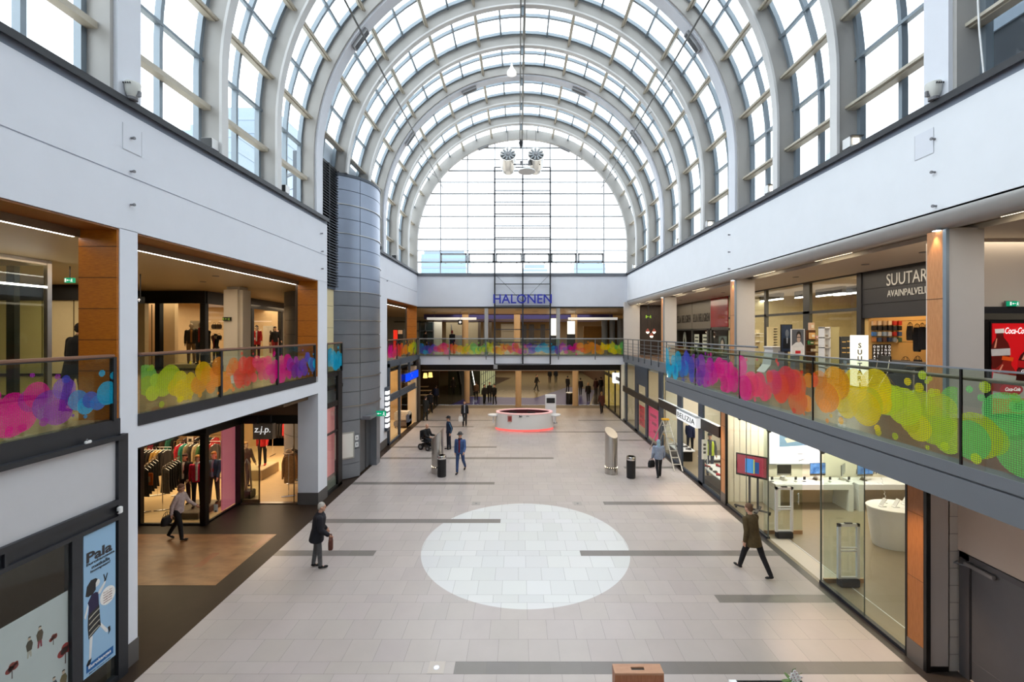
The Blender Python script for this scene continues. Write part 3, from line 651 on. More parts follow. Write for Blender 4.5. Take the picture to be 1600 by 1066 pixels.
# rods and crown rail
for s, nm in ((-1, 'left'), (1, 'right')):
    X, Z = CX+s*5.7, 16.7
    r = thing('lighting_rod', 'long thin grey rod hung along the %s side of the glass vault' % nm, 'rod', (X, 15, Z))
    MB().tube([(X, 1, Z), (X, 30.9, Z)], .035, 8).build('rod', mat('rod_grey', (110, 112, 112), .4, metal=.6), r)
    for y in SMALL:
        v = Vector((X-CX, 0, Z-ZS)).normalized()*.72
        MB().tube([(X, y-.3, Z), (X+v.x, y-.1, Z+v.z), (X, y+.1, Z)], .012, 5).build('hanger', mat('rod_grey', (0, 0, 0)), r)
r = thing('crown_rail', 'twin grey service rail running along the crown of the glass vault', 'rail', (px(819, 20), 16, 19.9))
for dx in (-.07, .09): MB().box(.17+dx-.03, .17+dx+.03, 3, 30.6, 19.82, 19.94).build('track', mat('rod_grey', (0, 0, 0)), r)
for y in RIBY[2:]: MB().box(.1, .26, y-.03, y+.03, 19.9, 20.35).build('hanger', ALU, r)
MB().lathe([(.03, -.5), (.16, -.1), (.14, 0)], (.18, 30.5, 19.85), 12).build('end_cap', DARK, r)
# pendant floodlights in the vault
def pend(xp, yp, Y, lab):
    x, z = px(xp, Y), pz(yp, Y)
    t = thing('pendant_lamp', lab, 'lamp', (x, Y, z))
    MB().lathe([(.26, -.14), (.24, 0), (.12, .16), (.06, .3), (.05, .42)], (x, Y, z), 24).build('shade', mat('frosted_shade', (230, 236, 240), .3, emit=(255, 250, 240), es=.5), t, smooth=True)
    MB().cyl((x, Y, z+.4), (x, Y, ZS+sqrt(7.65**2-(x-CX)**2)), .012).build('cord', DARK, t); MB().ell((x, Y, z-.08), (.12, .12, .14)).build('bulb', LAMPN, t)
pend(799.5, 112, 23.2, 'bell shaped white lamp on a cord left of the crown rail'); pend(838, 134, 26.3, 'bell shaped white lamp on a cord right of the crown rail')
def grille(xp, yp, Y, s, lab):
    """small silver heater on the inner face of an arch, at angle found from the pixel"""
    th = atan2(px(xp, Y)-CX, pz(yp, Y)-ZS); rr = 7.52
    t = thing('radiant_heater', lab, 'heater', (CX+rr*sin(th), Y, ZS+rr*cos(th)))
    M = Matrix.Translation(t.location) @ Matrix.Rotation(th, 4, 'Y')
    def bx(nm, x0, x1, y0, y1, z0, z1, m):
        mm = MB().box(x0, x1, y0, y1, z0, z1); mm.v = [tuple(M @ Vector(p)) for p in mm.v]; mm.build(nm, m, t)
    bx('casing', -s, s, -.12, .12, -.06, .08, mat('heater_silver', (150, 150, 152), .4, metal=.5))
    for k in range(3): bx('element', -s*.9, s*.9, -.085+k*.06, -.045+k*.06, -.075, -.06, mat('heater_bar', (90, 90, 92), .4, metal=.6))
    bx('bracket', -s*.6, -s*.5, -.03, .03, .06, .12, DARK); bx('bracket', s*.5, s*.6, -.03, .03, .06, .12, DARK)
grille(556, 56, 15.87, .42, 'silver heater on the inner face of the wide arch, upper left'); grille(1091, 60, 15.87, .42, 'silver heater on the inner face of the wide arch, upper right')
grille(730, 134, 23.65, .42, 'small silver heater on the far wide arch left of the crown'); grille(909, 134, 23.65, .42, 'small silver heater on the far wide arch right of the crown')
grille(637, 214, 23.65, .42, 'silver heater low on the far wide arch, left side'); grille(1001, 209, 23.65, .42, 'silver heater low on the far wide arch, right side')
grille(755, 230, YE-.15, .4, 'thin dark heater on the end arch left of the fans'); grille(884, 230, YE-.15, .4, 'thin dark heater on the end arch right of the fans')
# floodlights and spot heads on the parapets
def flood(xp, yp, side, lab, kind):
    X = (XL+.0 if side < 0 else XR) ; Y = yx(xp, X); z = ZL
    t = thing('floodlight', lab, 'floodlight', (X-side*-.05, Y, z))
    x = X+side*.22 if kind != 'barrel' else X-side*-.0-side*.10
    if kind == 'barrel':
        MB().lathe([(.07, 0), (.085, .04), (.11, .1), (.125, .27), (.115, .29)], (x, Y, z+.03), 24).build('housing', mat('light_grey_casting', (206, 206, 200), .45), t, smooth=True)
        MB().cyl((x, Y, z), (x, Y, z+.05), .08).build('foot', GREYP, t)
        MB().box(x-.15, x+.15, Y-.02, Y+.02, z+.06, z+.16).build('yoke', GREYP, t)
        for q in range(4): MB().box(x-.07+q*.04, x-.05+q*.04, Y-.135, Y-.12, z+.25, z+.275).build('vent', DARK, t)
    else:
        MB().box(x-.14, x+.14, Y-.1, Y+.14, z+.12, z+.36).build('housing', WPLAST, t)
        (MB().box(x-.07, x+.07, Y-.115, Y-.1, z+.17, z+.31) if kind == 'lit' else MB().box(x-.13, x+.13, Y-.115, Y-.1, z+.13, z+.35)).build('lens', LAMPW if kind == 'lit' else BPLAST, t)
        MB().box(x-.05, x+.05, Y-.03, Y+.05, z, z+.13).build('bracket', GREYP, t)
        if kind == 'lit': MB().box(x-.15, x+.15, Y-.16, Y-.1, z+.35, z+.37).build('visor', DARK, t)
flood(199, 144, -1, 'round grey floodlight at the foot of the nearest wide left pier', 'barrel'); flood(1467, 146, 1, 'round grey floodlight at the foot of the nearest wide right pier', 'barrel')
flood(341, 230, -1, 'small white square spotlight on left parapet, nearest the camera', 'off'); flood(453, 300, -1, 'small white square spotlight on left parapet by glass tower', 'off')
flood(1318, 229, 1, 'lit square spotlight on the right parapet, nearest the camera', 'lit'); flood(1193, 300, 1, 'lit square spotlight on the right parapet, second from the camera', 'lit')
flood(1100, 353, 1, 'lit square spotlight on the right parapet, third from the camera', 'lit'); flood(1054, 380, 1, 'lit square spotlight on the right parapet, fourth from the camera', 'lit')
flood(1011, 404, 1, 'lit square spotlight on the right parapet, fifth from the camera', 'lit'); flood(987, 418, 1, 'lit square spotlight on the right parapet, farthest from camera', 'lit')
flood(497, 327, -1, 'square white box on the left parapet beside the louvre', 'off')
flood(599.5, 388, -1, 'square white box on the left parapet just beyond the silver tower', 'off'); flood(622, 405, -1, 'square white box on the left parapet, second beyond the tower', 'off')
r = thing('hanging_cable', 'thin pale cable hanging down the dark glass at far upper right', 'cable', (8.05, 7.3, ZL)); Y = 7.4
MB().tube([(8.05, yx(1527, 8.05), 13.5), (8.05, yx(1526, 8.05), 12.6), (8.03, yx(1530, 8.03), 11.6), (8.05, yx(1538, 8.05), ZL+.01)], .014, 6).build('cord', WPLAST, r); MB().cyl((8.05, yx(1538, 8.05), ZL), (8.05, yx(1538, 8.05), ZL+.05), .025).build('plug', GREYP, r)
# small wall lamps/bolts on the fascias, access hatches
mb = MB(); X = XL+.012
def hatch(X, x0, x1, za, zb, lab):
    ya, yb = yx(x0, X), yx(x1, X); t = thing('access_hatch', lab, 'hatch', (X, (ya+yb)/2, za)); s = 1 if X < 0 else -1
    m = MB().box(X, X+s*.008, ya, yb, za, zb); m.build('cover', WHITE, t); m = MB(); m.box(X+s*.008, X+s*.0095, ya, yb, za-.006, za).box(X+s*.008, X+s*.0095, ya, ya+.006, za, zb).box(X+s*.008, X+s*.0095, yb-.006, yb, za, zb); m.build('joint', mat('hatch_joint', (176, 178, 182), .7), t)
hatch(XL, 191, 221, 9.72, 10.2, 'square flush hatch in the white left fascia'); hatch(XR, 1430, 1459, 9.72, 10.2, 'square flush hatch in the white right fascia')
for i, (xp, yp) in enumerate(((204, 216), (204, 268), (204, 320), (501, 365), (502, 393), (502, 420), (604, 439))):
    Y = yx(xp, XL); z = pz(yp, Y); t = thing('wall_bolt', 'small steel bolt stub on the white left fascia, %s' % ('topmost by hatch', 'middle of near column', 'lowest of near column', 'upper one near louvre', 'middle one near louvre', 'lower one near louvre', 'beyond the tower')[i], 'bolt', (XL, Y, z))
    MB().cyl((XL, Y, z), (XL+.07, Y, z), .018, n=10).build('shank', GREYP, t); MB().cyl((XL+.06, Y, z), (XL+.08, Y, z), .028, n=10).build('head', GREYP, t)
for i, (xp, yp) in enumerate(((1461, 217), (1461, 269), (1463, 322), (1141, 367), (1141, 394), (1141, 420))):
    Y = yx(xp, XR); z = pz(yp, Y); t = thing('wall_bolt', 'small steel bolt stub on the white right fascia, %s' % ('topmost by hatch', 'middle of near column', 'lowest of near column', 'upper one of far column', 'middle one of far column', 'lower one of far column')[i], 'bolt', (XR, Y, z))
    MB().cyl((XR, Y, z), (XR-.07, Y, z), .018, n=10).build('shank', GREYP, t); MB().cyl((XR-.06, Y, z), (XR-.08, Y, z), .028, n=10).build('head', GREYP, t)
# buildings outside the glass, most coloured pale for the overexposed view through it
def office(x0, x1, y0, y1, z1, lab, col, rowsn=14, zb=0):
    t = thing('office_building', lab, 'building', ((x0+x1)/2, (y0+y1)/2, zb)); m = mat('facade_%d' % rowsn, col, .3, var=.1)
    MB().box(x0, x1, y0, y1, zb, z1).build('facade', m, t)
    mbx = MB(); k = 1.6; z = max(8, zb+1)
    while z < z1-.4: mbx.box(x0-.05, x1+.05, y0-.05, y1+.05, z, z+.35); z += k
    mbx.build('floor_band', mat('facade_band', (150, 164, 180), .4), t); MB().box(x0+.5, x1-.5, y0+.5, y1-.5, z1, z1+.8).build('parapet', mat('facade_band', (0, 0, 0)), t)
    if rowsn % 2: MB().box(x0+1, x0+3, y0+1, y0+3, z1+.8, z1+2.6).build('rooftop_plant', mat('facade_band', (0, 0, 0)), t)
office(-38, -29.5, 52, 64, 33, 'tall pale blue office tower outside the left glazing', (150, 166, 182), 14)
office(-36, -30, 46, 50, 28, 'lower pale blue office block outside the left glazing', (150, 166, 182), 15)
office(px(658, 86), px(728, 86), 86, 96, pz(397, 86), 'pale blue glass block beyond end window, at left', (150, 178, 200), 12)
office(px(816, 90), px(855, 90), 90, 98, pz(419, 90), 'low pale building beyond the middle of end window', (190, 212, 226), 16)
office(px(897, 88), px(946, 88), 88, 96, pz(412, 88), 'low blue glass building beyond end window, at right', (160, 190, 214), 18)
office(34, 44, 46, 60, 24, 'pale blue grey office block outside the right glazing', (176, 192, 212), 13)
office(10.3, 16, -2, 9.53, 18.2, 'dark grey roof structure outside the near right glazing', (52, 56, 64), 11, 8.601)
# ================================================================ PEOPLE AND MANNEQUINS
def skinmesh(name, mb, m, parent, voxel, smooth=6, cutz=None):
    """one continuous surface grown around overlapping rounded shapes"""
    me = bpy.data.meshes.new(name); me.from_pydata(mb.v, [], mb.f); me.update()
    bm = bmesh.new(); bm.from_mesh(me); bmesh.ops.recalc_face_normals(bm, faces=bm.faces[:]); bm.to_mesh(me); bm.free()
    o = bpy.data.objects.new(name, me); COL.objects.link(o)
    r = o.modifiers.new('r', 'REMESH'); r.mode = 'VOXEL'; r.voxel_size = voxel; r.use_smooth_shade = True
    s = o.modifiers.new('s', 'SMOOTH'); s.factor = .5; s.iterations = smooth
    dg = bpy.context.evaluated_depsgraph_get(); dg.update()
    nm = bpy.data.meshes.new_from_object(o.evaluated_get(dg))
    bpy.data.objects.remove(o); bpy.data.meshes.remove(me)
    nm.materials.clear(); nm.materials.append(m); nm.name = name
    nm.polygons.foreach_set('use_smooth', [True]*len(nm.polygons)); nm.update()
    ob = bpy.data.objects.new(name, nm); COL.objects.link(ob); ob.parent = parent
    return ob
def oval(c, rx, ry, z, M, n=20):
    return [M @ Vector((c[0]+rx*cos(2*pi*i/n), c[1]+ry*sin(2*pi*i/n), z)) for i in range(n)]
def person(label, loc, face=0, H=1.72, legs=((12, 8), (-14, 10)), arms=((-16, 14, 8), (18, 20, 8)), lean=0, coat=(30, 30, 36), coatlen='jacket',
           inner=None, trousers=(34, 34, 42), shoes=(20, 18, 18), hair=(60, 44, 34), hairstyle='short', hat=None, skin=None, hip=None, cat='person', name='person',
           vox=.010, headturn=0, hood=None, skirt=None, scarf=None, group=None, bulk=1.0, headless=False, z=None, stripe=None, print_=None, vest=None):
    """standing, walking or sitting figure; looks along -Y when face = 0. legs: (thigh swing, knee bend); arms: (swing, elbow bend, away from body)"""
    k = H/1.75; root = thing(name, label, cat, loc, radians(face), group)
    skm = SKIN if skin is None else mat('figure_%d_%d_%d' % skin, skin, .45)
    f = Vector((0, -1, 0)); up = Vector((0, 0, 1)); hz = .93 if hip is None else hip
    P = Vector((0, 0, hz)); T = Matrix.Translation(P) @ Matrix.Rotation(radians(lean), 4, 'X') @ Matrix.Translation(-P)   # lean forward turns the trunk about the hips
    tz = lambda d: hz+(d-.93)
    def tp(x, y, zz): return T @ Vector((x, y, tz(zz)))
    def drr(a): a = radians(a); return f*sin(a)-up*cos(a)
    J = {}
    for sd, (t, kn) in zip((-1, 1), legs):
        h = Vector((sd*.095, 0, hz)); n_ = h+drr(t)*.44; a_ = n_+drr(t-kn)*.43
        J[sd] = (h, n_, a_, drr(t-kn))
    feet = {}
    for sd in (-1, 1):
        h, n_, a_, sh = J[sd]; t, kn = legs[0 if sd < 0 else 1]
        pit = max(0, min(45, (kn-t)-4)) if hip is None else 0   # heel lifts when the shin tilts back
        d = (f*cos(radians(pit))-up*sin(radians(pit))); nrm = (up*cos(radians(pit))+f*sin(radians(pit)))
        feet[sd] = (a_, d, nrm)
    AR = {}
    for sd, (sw, el, ab) in zip((-1, 1), arms):
        s = tp(sd*.172*bulk, 0, 1.395); side = Vector((sd, 0, 0))
        def ad_(a, b): return (drr(a)*cos(radians(b))+side*sin(radians(b))).normalized()
        e = s+ad_(sw, ab)*.29; d2 = ad_(sw+el, ab*.3); w_ = e+d2*.25
        AR[sd] = (s, e, w_, d2)
    low = min((feet[sd][0]+feet[sd][1]*q-feet[sd][2]*.085).z for sd in (-1, 1) for q in (-.06, .19))
    dz = Vector((0, 0, -low)) if hip is None else Vector((0, 0, 0))
    HM = T @ Matrix.Translation((0, -.02, tz(1.63))) @ Matrix.Rotation(radians(headturn), 4, 'Z')
    Sc = Matrix.Scale(k, 4) @ Matrix.Translation(dz)
    def fin(mb): mb.v = [tuple(Sc @ Vector(p)) for p in mb.v]; return mb
    # body: trunk, neck, head with nose, brow, chin and ears, arms with palms and five fingers, legs and feet
    b = MB()
    b.loft([oval((0, 0), rx, ry, tz(zz), T) for zz, rx, ry in ((.84, .10, .085), (.92, .155, .105), (1.05, .135, .09), (1.2, .15, .1), (1.34, .16, .105), (1.43, .11, .08), (1.47, .06, .06))])
    b.cap(tp(0, .01, 1.42), .062, HM @ Vector((0, .02, -.08)), .052)
    if not headless:
        b.ell(HM @ Vector((0, .012, .02)), (.076, .096, .105), 16, HM.to_3x3().to_4x4()); b.ell(HM @ Vector((0, -.03, -.055)), (.055, .06, .06), 12, HM.to_3x3().to_4x4())
        b.cap(HM @ Vector((0, -.088, .012)), .009, HM @ Vector((0, -.107, -.022)), .014, 8); b.ell(HM @ Vector((0, -.075, .035)), (.05, .018, .013), 10, HM.to_3x3().to_4x4())
        b.ell(HM @ Vector((0, -.083, -.06)), (.025, .012, .009), 8, HM.to_3x3().to_4x4()); b.ell(HM @ Vector((0, -.073, -.098)), (.024, .02, .018), 8, HM.to_3x3().to_4x4())
        for s in (-1, 1): b.ell(HM @ Vector((s*.078, .012, -.005)), (.012, .022, .033), 8, HM.to_3x3().to_4x4())
    for sd in (-1, 1):
        s, e, w_, d2 = AR[sd]; b.cap(s, .055, e, .04).cap(e, .04, w_, .029)
        pc = w_+d2*.06; side = Vector((sd, 0, 0)); pn = d2.cross(f if abs(d2.dot(f)) < .8 else up).normalized()   # palm faces the thigh
        wd = d2.cross(pn).normalized()
        if wd.dot(f) < 0: wd = -wd
        b.cap(w_, .028, pc+d2*.02, .033, 10); b.cap(pc+wd*.022, .02, pc-wd*.022, .02, 8)
        inn = -side
        for q, ln in zip((.032, .011, -.011, -.031), (.066, .076, .070, .055)):
            a0 = pc+d2*.035+wd*q; a1 = a0+(d2+wd*q*2).normalized()*ln*.55; a2 = a1+(d2*.8+inn*.6).normalized()*ln*.5
            b.cap(a0, .0098, a1, .009, 8).cap(a1, .009, a2, .0075, 8)
        a0 = w_+d2*.03+wd*.03; a1 = a0+(d2*.6+wd*.75).normalized()*.04; a2 = a1+(d2+wd*.15).normalized()*.03
        b.cap(a0, .013, a1, .0105, 8).cap(a1, .0105, a2, .0085, 8)
        h, n_, a_, sh = J[sd]; b.cap(h, .08, n_, .052).cap(n_, .052, a_, .036); b.cap(a_-feet[sd][2]*.045, .034, a_+feet[sd][1]*.14-feet[sd][2]*.06, .022, 8)
    skinmesh('body', fin(b), skm, root, vox, 3)
    g = .016*bulk
    # trousers
    t = MB(); t.loft([oval((0, 0), rx, ry, tz(zz), T) for zz, rx, ry in ((.83, .12, .1), (.92, .168, .122), (1.04, .15, .108))])
    for sd in (-1, 1):
        h, n_, a_, sh = J[sd]; t.cap(h, .095, n_, .07).cap(n_, .07, a_+sh*(-.01), .056)
    if skirt: t = MB(); t.loft([oval((0, 0), rx, ry, tz(zz), T) for zz, rx, ry in ((.50, .21, .19), (.7, .2, .16), (.92, .172, .128), (1.04, .15, .11))])
    skinmesh('skirt' if skirt else 'trousers', fin(t), cloth(trousers), root, max(.012, vox), 3)
    for sd in (-1, 1):
        a_, d, nr = feet[sd]; s = MB(); M3 = Matrix((Vector((1, 0, 0)), -d, nr)).transposed().to_4x4()
        s.cap(a_-nr*.0, .05, a_-nr*.04, .048, 10); s.ell(a_+d*.02-nr*.055, (.046, .085, .034), 12, M3); s.ell(a_+d*.115-nr*.06, (.046, .09, .03), 12, M3)
        s.v += []; sb = MB(); skinmesh('shoe', fin(s), cloth(shoes), root, max(.011, vox), 2)
    # coat
    hem = {'jacket': .84, 'short': .93, 'coat': .62, 'long': .5, 'parka': .72}[coatlen]; c = MB(); B_ = bulk
    rg = [(hem, .19 if hem < .8 else .175, .15 if hem < .8 else .135), (.92, .178, .138), (1.05, .165, .125), (1.2, .172, .13), (1.34, .18, .13), (1.41, .165, .11), (1.445, .12, .09), (1.47, .08, .078), (1.49, .075, .075)]
    c.loft([oval((0, .0), rx*B_, ry*B_, tz(zz), T) for zz, rx, ry in rg])
    for sd in (-1, 1):
        s, e, w_, d2 = AR[sd]; c.cap(s, .068*B_, e, .057*B_).cap(e, .057*B_, w_-d2*.0, .045*B_)
    skinmesh('jacket' if coatlen in ('jacket', 'short') else 'coat', fin(c), cloth(coat), root, max(.012, vox), 3)
    if inner:
        i_ = MB(); i_.loft([oval((0, -.035), rx, ry, tz(zz), T, 16) for zz, rx, ry in ((.9, .055, .13*B_), (1.1, .05, .125*B_), (1.3, .055, .128*B_), (1.4, .055, .115*B_), (1.47, .05, .07))])
        skinmesh('shirt', fin(i_), cloth(inner), root, max(.012, vox), 2)
    if print_:
        pr = MB(); pr.loft([oval((0, -.03), rx, ry, tz(zz), T, 16) for zz, rx, ry in ((1.08, .07, .12), (1.2, .075, .124))]); fin(pr).build('shirt_print', cloth(print_), root, local=True, smooth=True)
    if vest:
        v = MB()
        for sd in (-1, 1): v.loft([oval((sd*.10, 0), rx, ry, tz(zz), T, 16) for zz, rx, ry in ((.82, .085, .15), (1.05, .08, .142), (1.3, .085, .146), (1.43, .05, .11))])
        skinmesh('safety_vest', fin(v), mat('hi_vis_yellow', (206, 224, 60), .5, emit=(206, 224, 60), es=.1), root, .014, 2)
    if stripe:
        for sd in (-1, 1):
            s, e, w_, d2 = AR[sd]; o_ = Vector((sd*.058, -.035, 0)); st = MB(); st.cap(s+o_+Vector((0, 0, .02)), .018, e+o_*.75, .016, 8); st.cap(e+o_*.75, .016, w_+o_*.5, .012, 8); skinmesh('sleeve_stripe', fin(st), cloth(stripe), root, .01, 2)
    if scarf:
        sc = MB(); sc.lathe([(.07, -.03), (.095, 0), (.07, .04)], (0, 0, 0), 16); sc.v = [tuple(T @ (Vector(p)+Vector((0, -.01, tz(1.475))))) for p in sc.v]; fin(sc).build('scarf', cloth(scarf), root, local=True, smooth=True)
    R3 = HM.to_3x3().to_4x4()
    if hair and not headless and not hood:
        h_ = MB(); h_.ell(HM @ Vector((0, .024, .042)), (.084, .098, .096), 16, R3)
        if hairstyle == 'long':
            h_.ell(HM @ Vector((0, .055, -.05)), (.085, .06, .13), 14, R3); h_.ell(HM @ Vector((0, .07, -.15)), (.075, .045, .09), 12, R3)
        elif hairstyle == 'bob':
            h_.ell(HM @ Vector((0, .045, -.03)), (.092, .075, .09), 14, R3)
        elif hairstyle == 'bun': h_.ell(HM @ Vector((0, .1, .09)), (.045, .045, .045), 10, R3)
        else: h_.ell(HM @ Vector((0, .06, -.01)), (.072, .055, .07), 12, R3)
        if hairstyle == 'fringe' or hairstyle in ('long', 'bob'): h_.ell(HM @ Vector((0, -.045, .085)), (.066, .045, .03), 10, R3)
        skinmesh('hair', fin(h_), cloth(hair), root, max(.011, vox), 2)
    if hood:
        h_ = MB(); h_.ell(HM @ Vector((0, .03, .02)), (.1, .105, .12), 16, R3); h_.cap(HM @ Vector((0, .05, -.06)), .085, tp(0, .03, 1.46), .09); skinmesh('hood', fin(h_), cloth(hood), root, .012, 2)
    if hat:
        h_ = MB(); h_.lathe([(.093, .0), (.095, .05), (.075, .1), (.03, .125)], (0, 0, 0), 20, sy=1.15)
        if hat[0] == 'cap': h_.loft([[Vector((.075*sx_, -.085-d_, .012+t_)) for sx_, d_ in ((-1, 0), (-.8, .05), (0, .08), (.8, .05), (1, 0), (0, -.02))] for t_ in (0, .012)])
        elif hat[0] == 'brim': h_.lathe([(.14, .0), (.14, .012), (.09, .02)], (0, 0, 0), 20, sy=1.15)
        h_.v = [tuple(HM @ (Vector(p)+Vector((0, .012, .045)))) for p in h_.v]; fin(h_).build('hat', cloth(hat[1]), root, local=True, smooth=True)
    if not headless and cat == 'person' and vox <= .011:
        ey = MB()
        for s in (-1, 1): ey.ell(HM @ Vector((s*.03, -.083, .015)), (.011, .008, .007), 8, R3)
        fin(ey).build('eyes', BPLAST, root, local=True, smooth=True)
    root['_k'] = k
    root['_hand'] = [list((Sc @ (AR[sd][2]+AR[sd][3]*.1))) for sd in (-1, 1)]
    return root
def hand_of(o, sd):
    v = Vector(o['_hand'][0 if sd < 0 else 1]); return Matrix.Translation(o.location) @ Matrix.Rotation(o.rotation_euler.z, 4, 'Z') @ v
def on(o):
    for k in ('_k', '_hand'):
        if k in o: del o[k]
def bag(label, top, size, col, cat='bag', name='shoulder_bag', face=0, handle=.16, white=False):
    """soft bag hanging by its handle from the point top"""
    t = thing(name, label, cat, top, radians(face)); w_, d_, h_ = size; mm = cloth(col) if not white else PAPER
    b = MB(); rg = []
    for zz, a in ((-handle-h_, .86), (-handle-h_*.93, 1), (-handle-h_*.4, 1.02), (-handle, .8)):
        rg.append([Vector((w_/2*a*math.copysign(abs(cos(q))**.5, cos(q)), d_/2*a*math.copysign(abs(sin(q))**.5, sin(q)), zz)) for q in [2*pi*i/20 for i in range(20)]])
    b.loft(rg); b.build('bag_body', mm, t, smooth=True, local=True)
    for s in (-1, 1): MB().tube([(-w_*.3, s*d_*.3, -handle), (-w_*.18, s*d_*.15, -.03), (0, 0, 0), (w_*.18, s*d_*.15, -.03), (w_*.3, s*d_*.3, -handle)], .007, 6).build('handle', mm, t, local=True, smooth=True)
    return t
# garments on hangers, racks and rails
_gm = {}
def garment(kind, col, label, top, face=0, group=None, length=.8):
    """coat, dress or trousers hanging from the hook point top; shared meshes per kind"""
    names = {'jacket': 'hanging_jacket', 'dress': 'hanging_dress', 'trousers': 'hanging_trousers'}
    t = thing(names[kind], label, 'garment', top, radians(face), group); key = (kind, tuple(col), length)
    if key not in _gm:
        b = MB()
        if kind == 'trousers':
            for s in (-1, 1): b.loft([[Vector((s*.085+.075*a*cos(q), .035*sin(q), zz)) for q in [2*pi*i/14 for i in range(14)]] for zz, a in ((-.12, 1), (-.4, .95), (-.12-length, .8))])
        else:
            L_ = length; fl = 1.25 if kind == 'dress' else 1.0
            b.loft([[Vector((rx*cos(q), .62*ry*sin(q)*(1+.25*cos(5*q)), zz)) for q in [2*pi*i/28 for i in range(28)]] for zz, rx, ry in ((-.13-L_, .2*fl, .07), (-.13-L_*.6, .19, .065), (-.3, .19, .06), (-.16, .19, .05), (-.1, .06, .04))])
            if kind == 'jacket':
                for s in (-1, 1): b.tube([(s*.18, 0, -.17), (s*.245, 0, -.4), (s*.25, .01, -.13-L_*.85)], [.045, .042, .035], 10)
        ob = b.build('cloth', cloth(col), t, local=True, smooth=True, ang=70)
        h = MB().tube([(0, 0, 0), (.02, 0, -.02), (0, 0, -.05), (0, 0, -.085)], .004, 5).tube([(-.19, 0, -.15), (0, 0, -.085), (.19, 0, -.15)], .008, 6).build('hanger', CHROME, t, local=True)
        _gm[key] = (ob.data, h.data)
    else:
        for nm, d in zip(('cloth', 'hanger'), _gm[key]):
            o = bpy.data.objects.new(nm, d); COL.objects.link(o); o.parent = t
    return t
def rack(label, p0, p1, z, cat='clothes rack', floor=0.0, both=True):
    p0, p1 = Vector(p0), Vector(p1); t = thing('clothes_rack', label, cat, ((p0.x+p1.x)/2, (p0.y+p1.y)/2, floor))
    MB().tube([(p0.x, p0.y, z), (p1.x, p1.y, z)], .015, 8).build('rail', CHROME, t)
    for p in (p0, p1):
        MB().tube([(p.x, p.y, floor), (p.x, p.y, z)], .015, 8).build('upright', CHROME, t)
        d = (p1-p0).normalized(); c = Vector((-d.y, d.x, 0))*.25; MB().tube([(p.x-c.x, p.y-c.y, floor+.03), (p.x+c.x, p.y+c.y, floor+.03)], .018, 8).build('foot', CHROME, t)
    return t
# ================================================================ GLASS RAILINGS WITH THE DOTTED FILM
def film_mat(name, a):
    m = bpy.data.materials.new(name); m.use_nodes = True; m.node_tree.nodes.clear(); L = m.node_tree.links.new
    at = N(m, 'ShaderNodeVertexColor', layer_name='Col'); tcn = N(m, 'ShaderNodeTexCoord'); s = N(m, 'ShaderNodeSeparateXYZ'); L(tcn.outputs['Object'], s.inputs[0])
    ms = []
    for ax in (a, 'Z'):
        d = N(m, 'ShaderNodeMath', operation='DIVIDE'); d.inputs[1].default_value = .024; L(s.outputs[ax], d.inputs[0])
        fr_ = N(m, 'ShaderNodeMath', operation='FRACT'); L(d.outputs[0], fr_.inputs[0]); g = N(m, 'ShaderNodeMath', operation='GREATER_THAN'); g.inputs[1].default_value = .22; L(fr_.outputs[0], g.inputs[0]); ms.append(g)
    mu = N(m, 'ShaderNodeMath', operation='MULTIPLY'); L(ms[0].outputs[0], mu.inputs[0]); L(ms[1].outputs[0], mu.inputs[1])
    sc_ = N(m, 'ShaderNodeMath', operation='MULTIPLY_ADD'); sc_.inputs[1].default_value = .70; sc_.inputs[2].default_value = .12; L(mu.outputs[0], sc_.inputs[0])
    d = N(m, 'ShaderNodeBsdfDiffuse'); tr = N(m, 'ShaderNodeBsdfTranslucent'); L(at.outputs[0], d.inputs[0]); L(at.outputs[0], tr.inputs[0])
    ms_ = N(m, 'ShaderNodeMixShader'); ms_.inputs[0].default_value = .28; L(d.outputs[0], ms_.inputs[1]); L(tr.outputs[0], ms_.inputs[2])
    t = N(m, 'ShaderNodeBsdfTransparent'); mx = N(m, 'ShaderNodeMixShader'); L(sc_.outputs[0], mx.inputs[0]); L(t.outputs[0], mx.inputs[1]); L(ms_.outputs[0], mx.inputs[2])
    o = N(m, 'ShaderNodeOutputMaterial'); L(mx.outputs[0], o.inputs[0]); return m
FILMY, FILMX = film_mat('dotted_film_side', 'Y'), film_mat('dotted_film_end', 'X')
HUES = {'c': (24, 184, 226), 'b': (74, 84, 196), 'p': (146, 58, 180), 'm': (232, 18, 148), 'k': (244, 70, 120), 'r': (240, 66, 56), 'o': (242, 146, 44), 'y': (240, 212, 16), 'l': (190, 214, 52), 'g': (104, 200, 104)}
def hue_at(seq, t, rnd):
    u = min(max(t+rnd.uniform(-.03, .03), 0), .9999)*(len(seq)-1); i = int(u); f_ = u-i
    f_ = min(1, max(0, (f_-.5)*1.6+.5)); k_ = rnd.uniform(.8, 1.16)
    a, b_ = HUES[seq[i]], HUES[seq[i+1]]; return tuple(min(1, v*k_) for v in lin(tuple(a[j]*(1-f_)+b_[j]*f_ for j in range(3))))
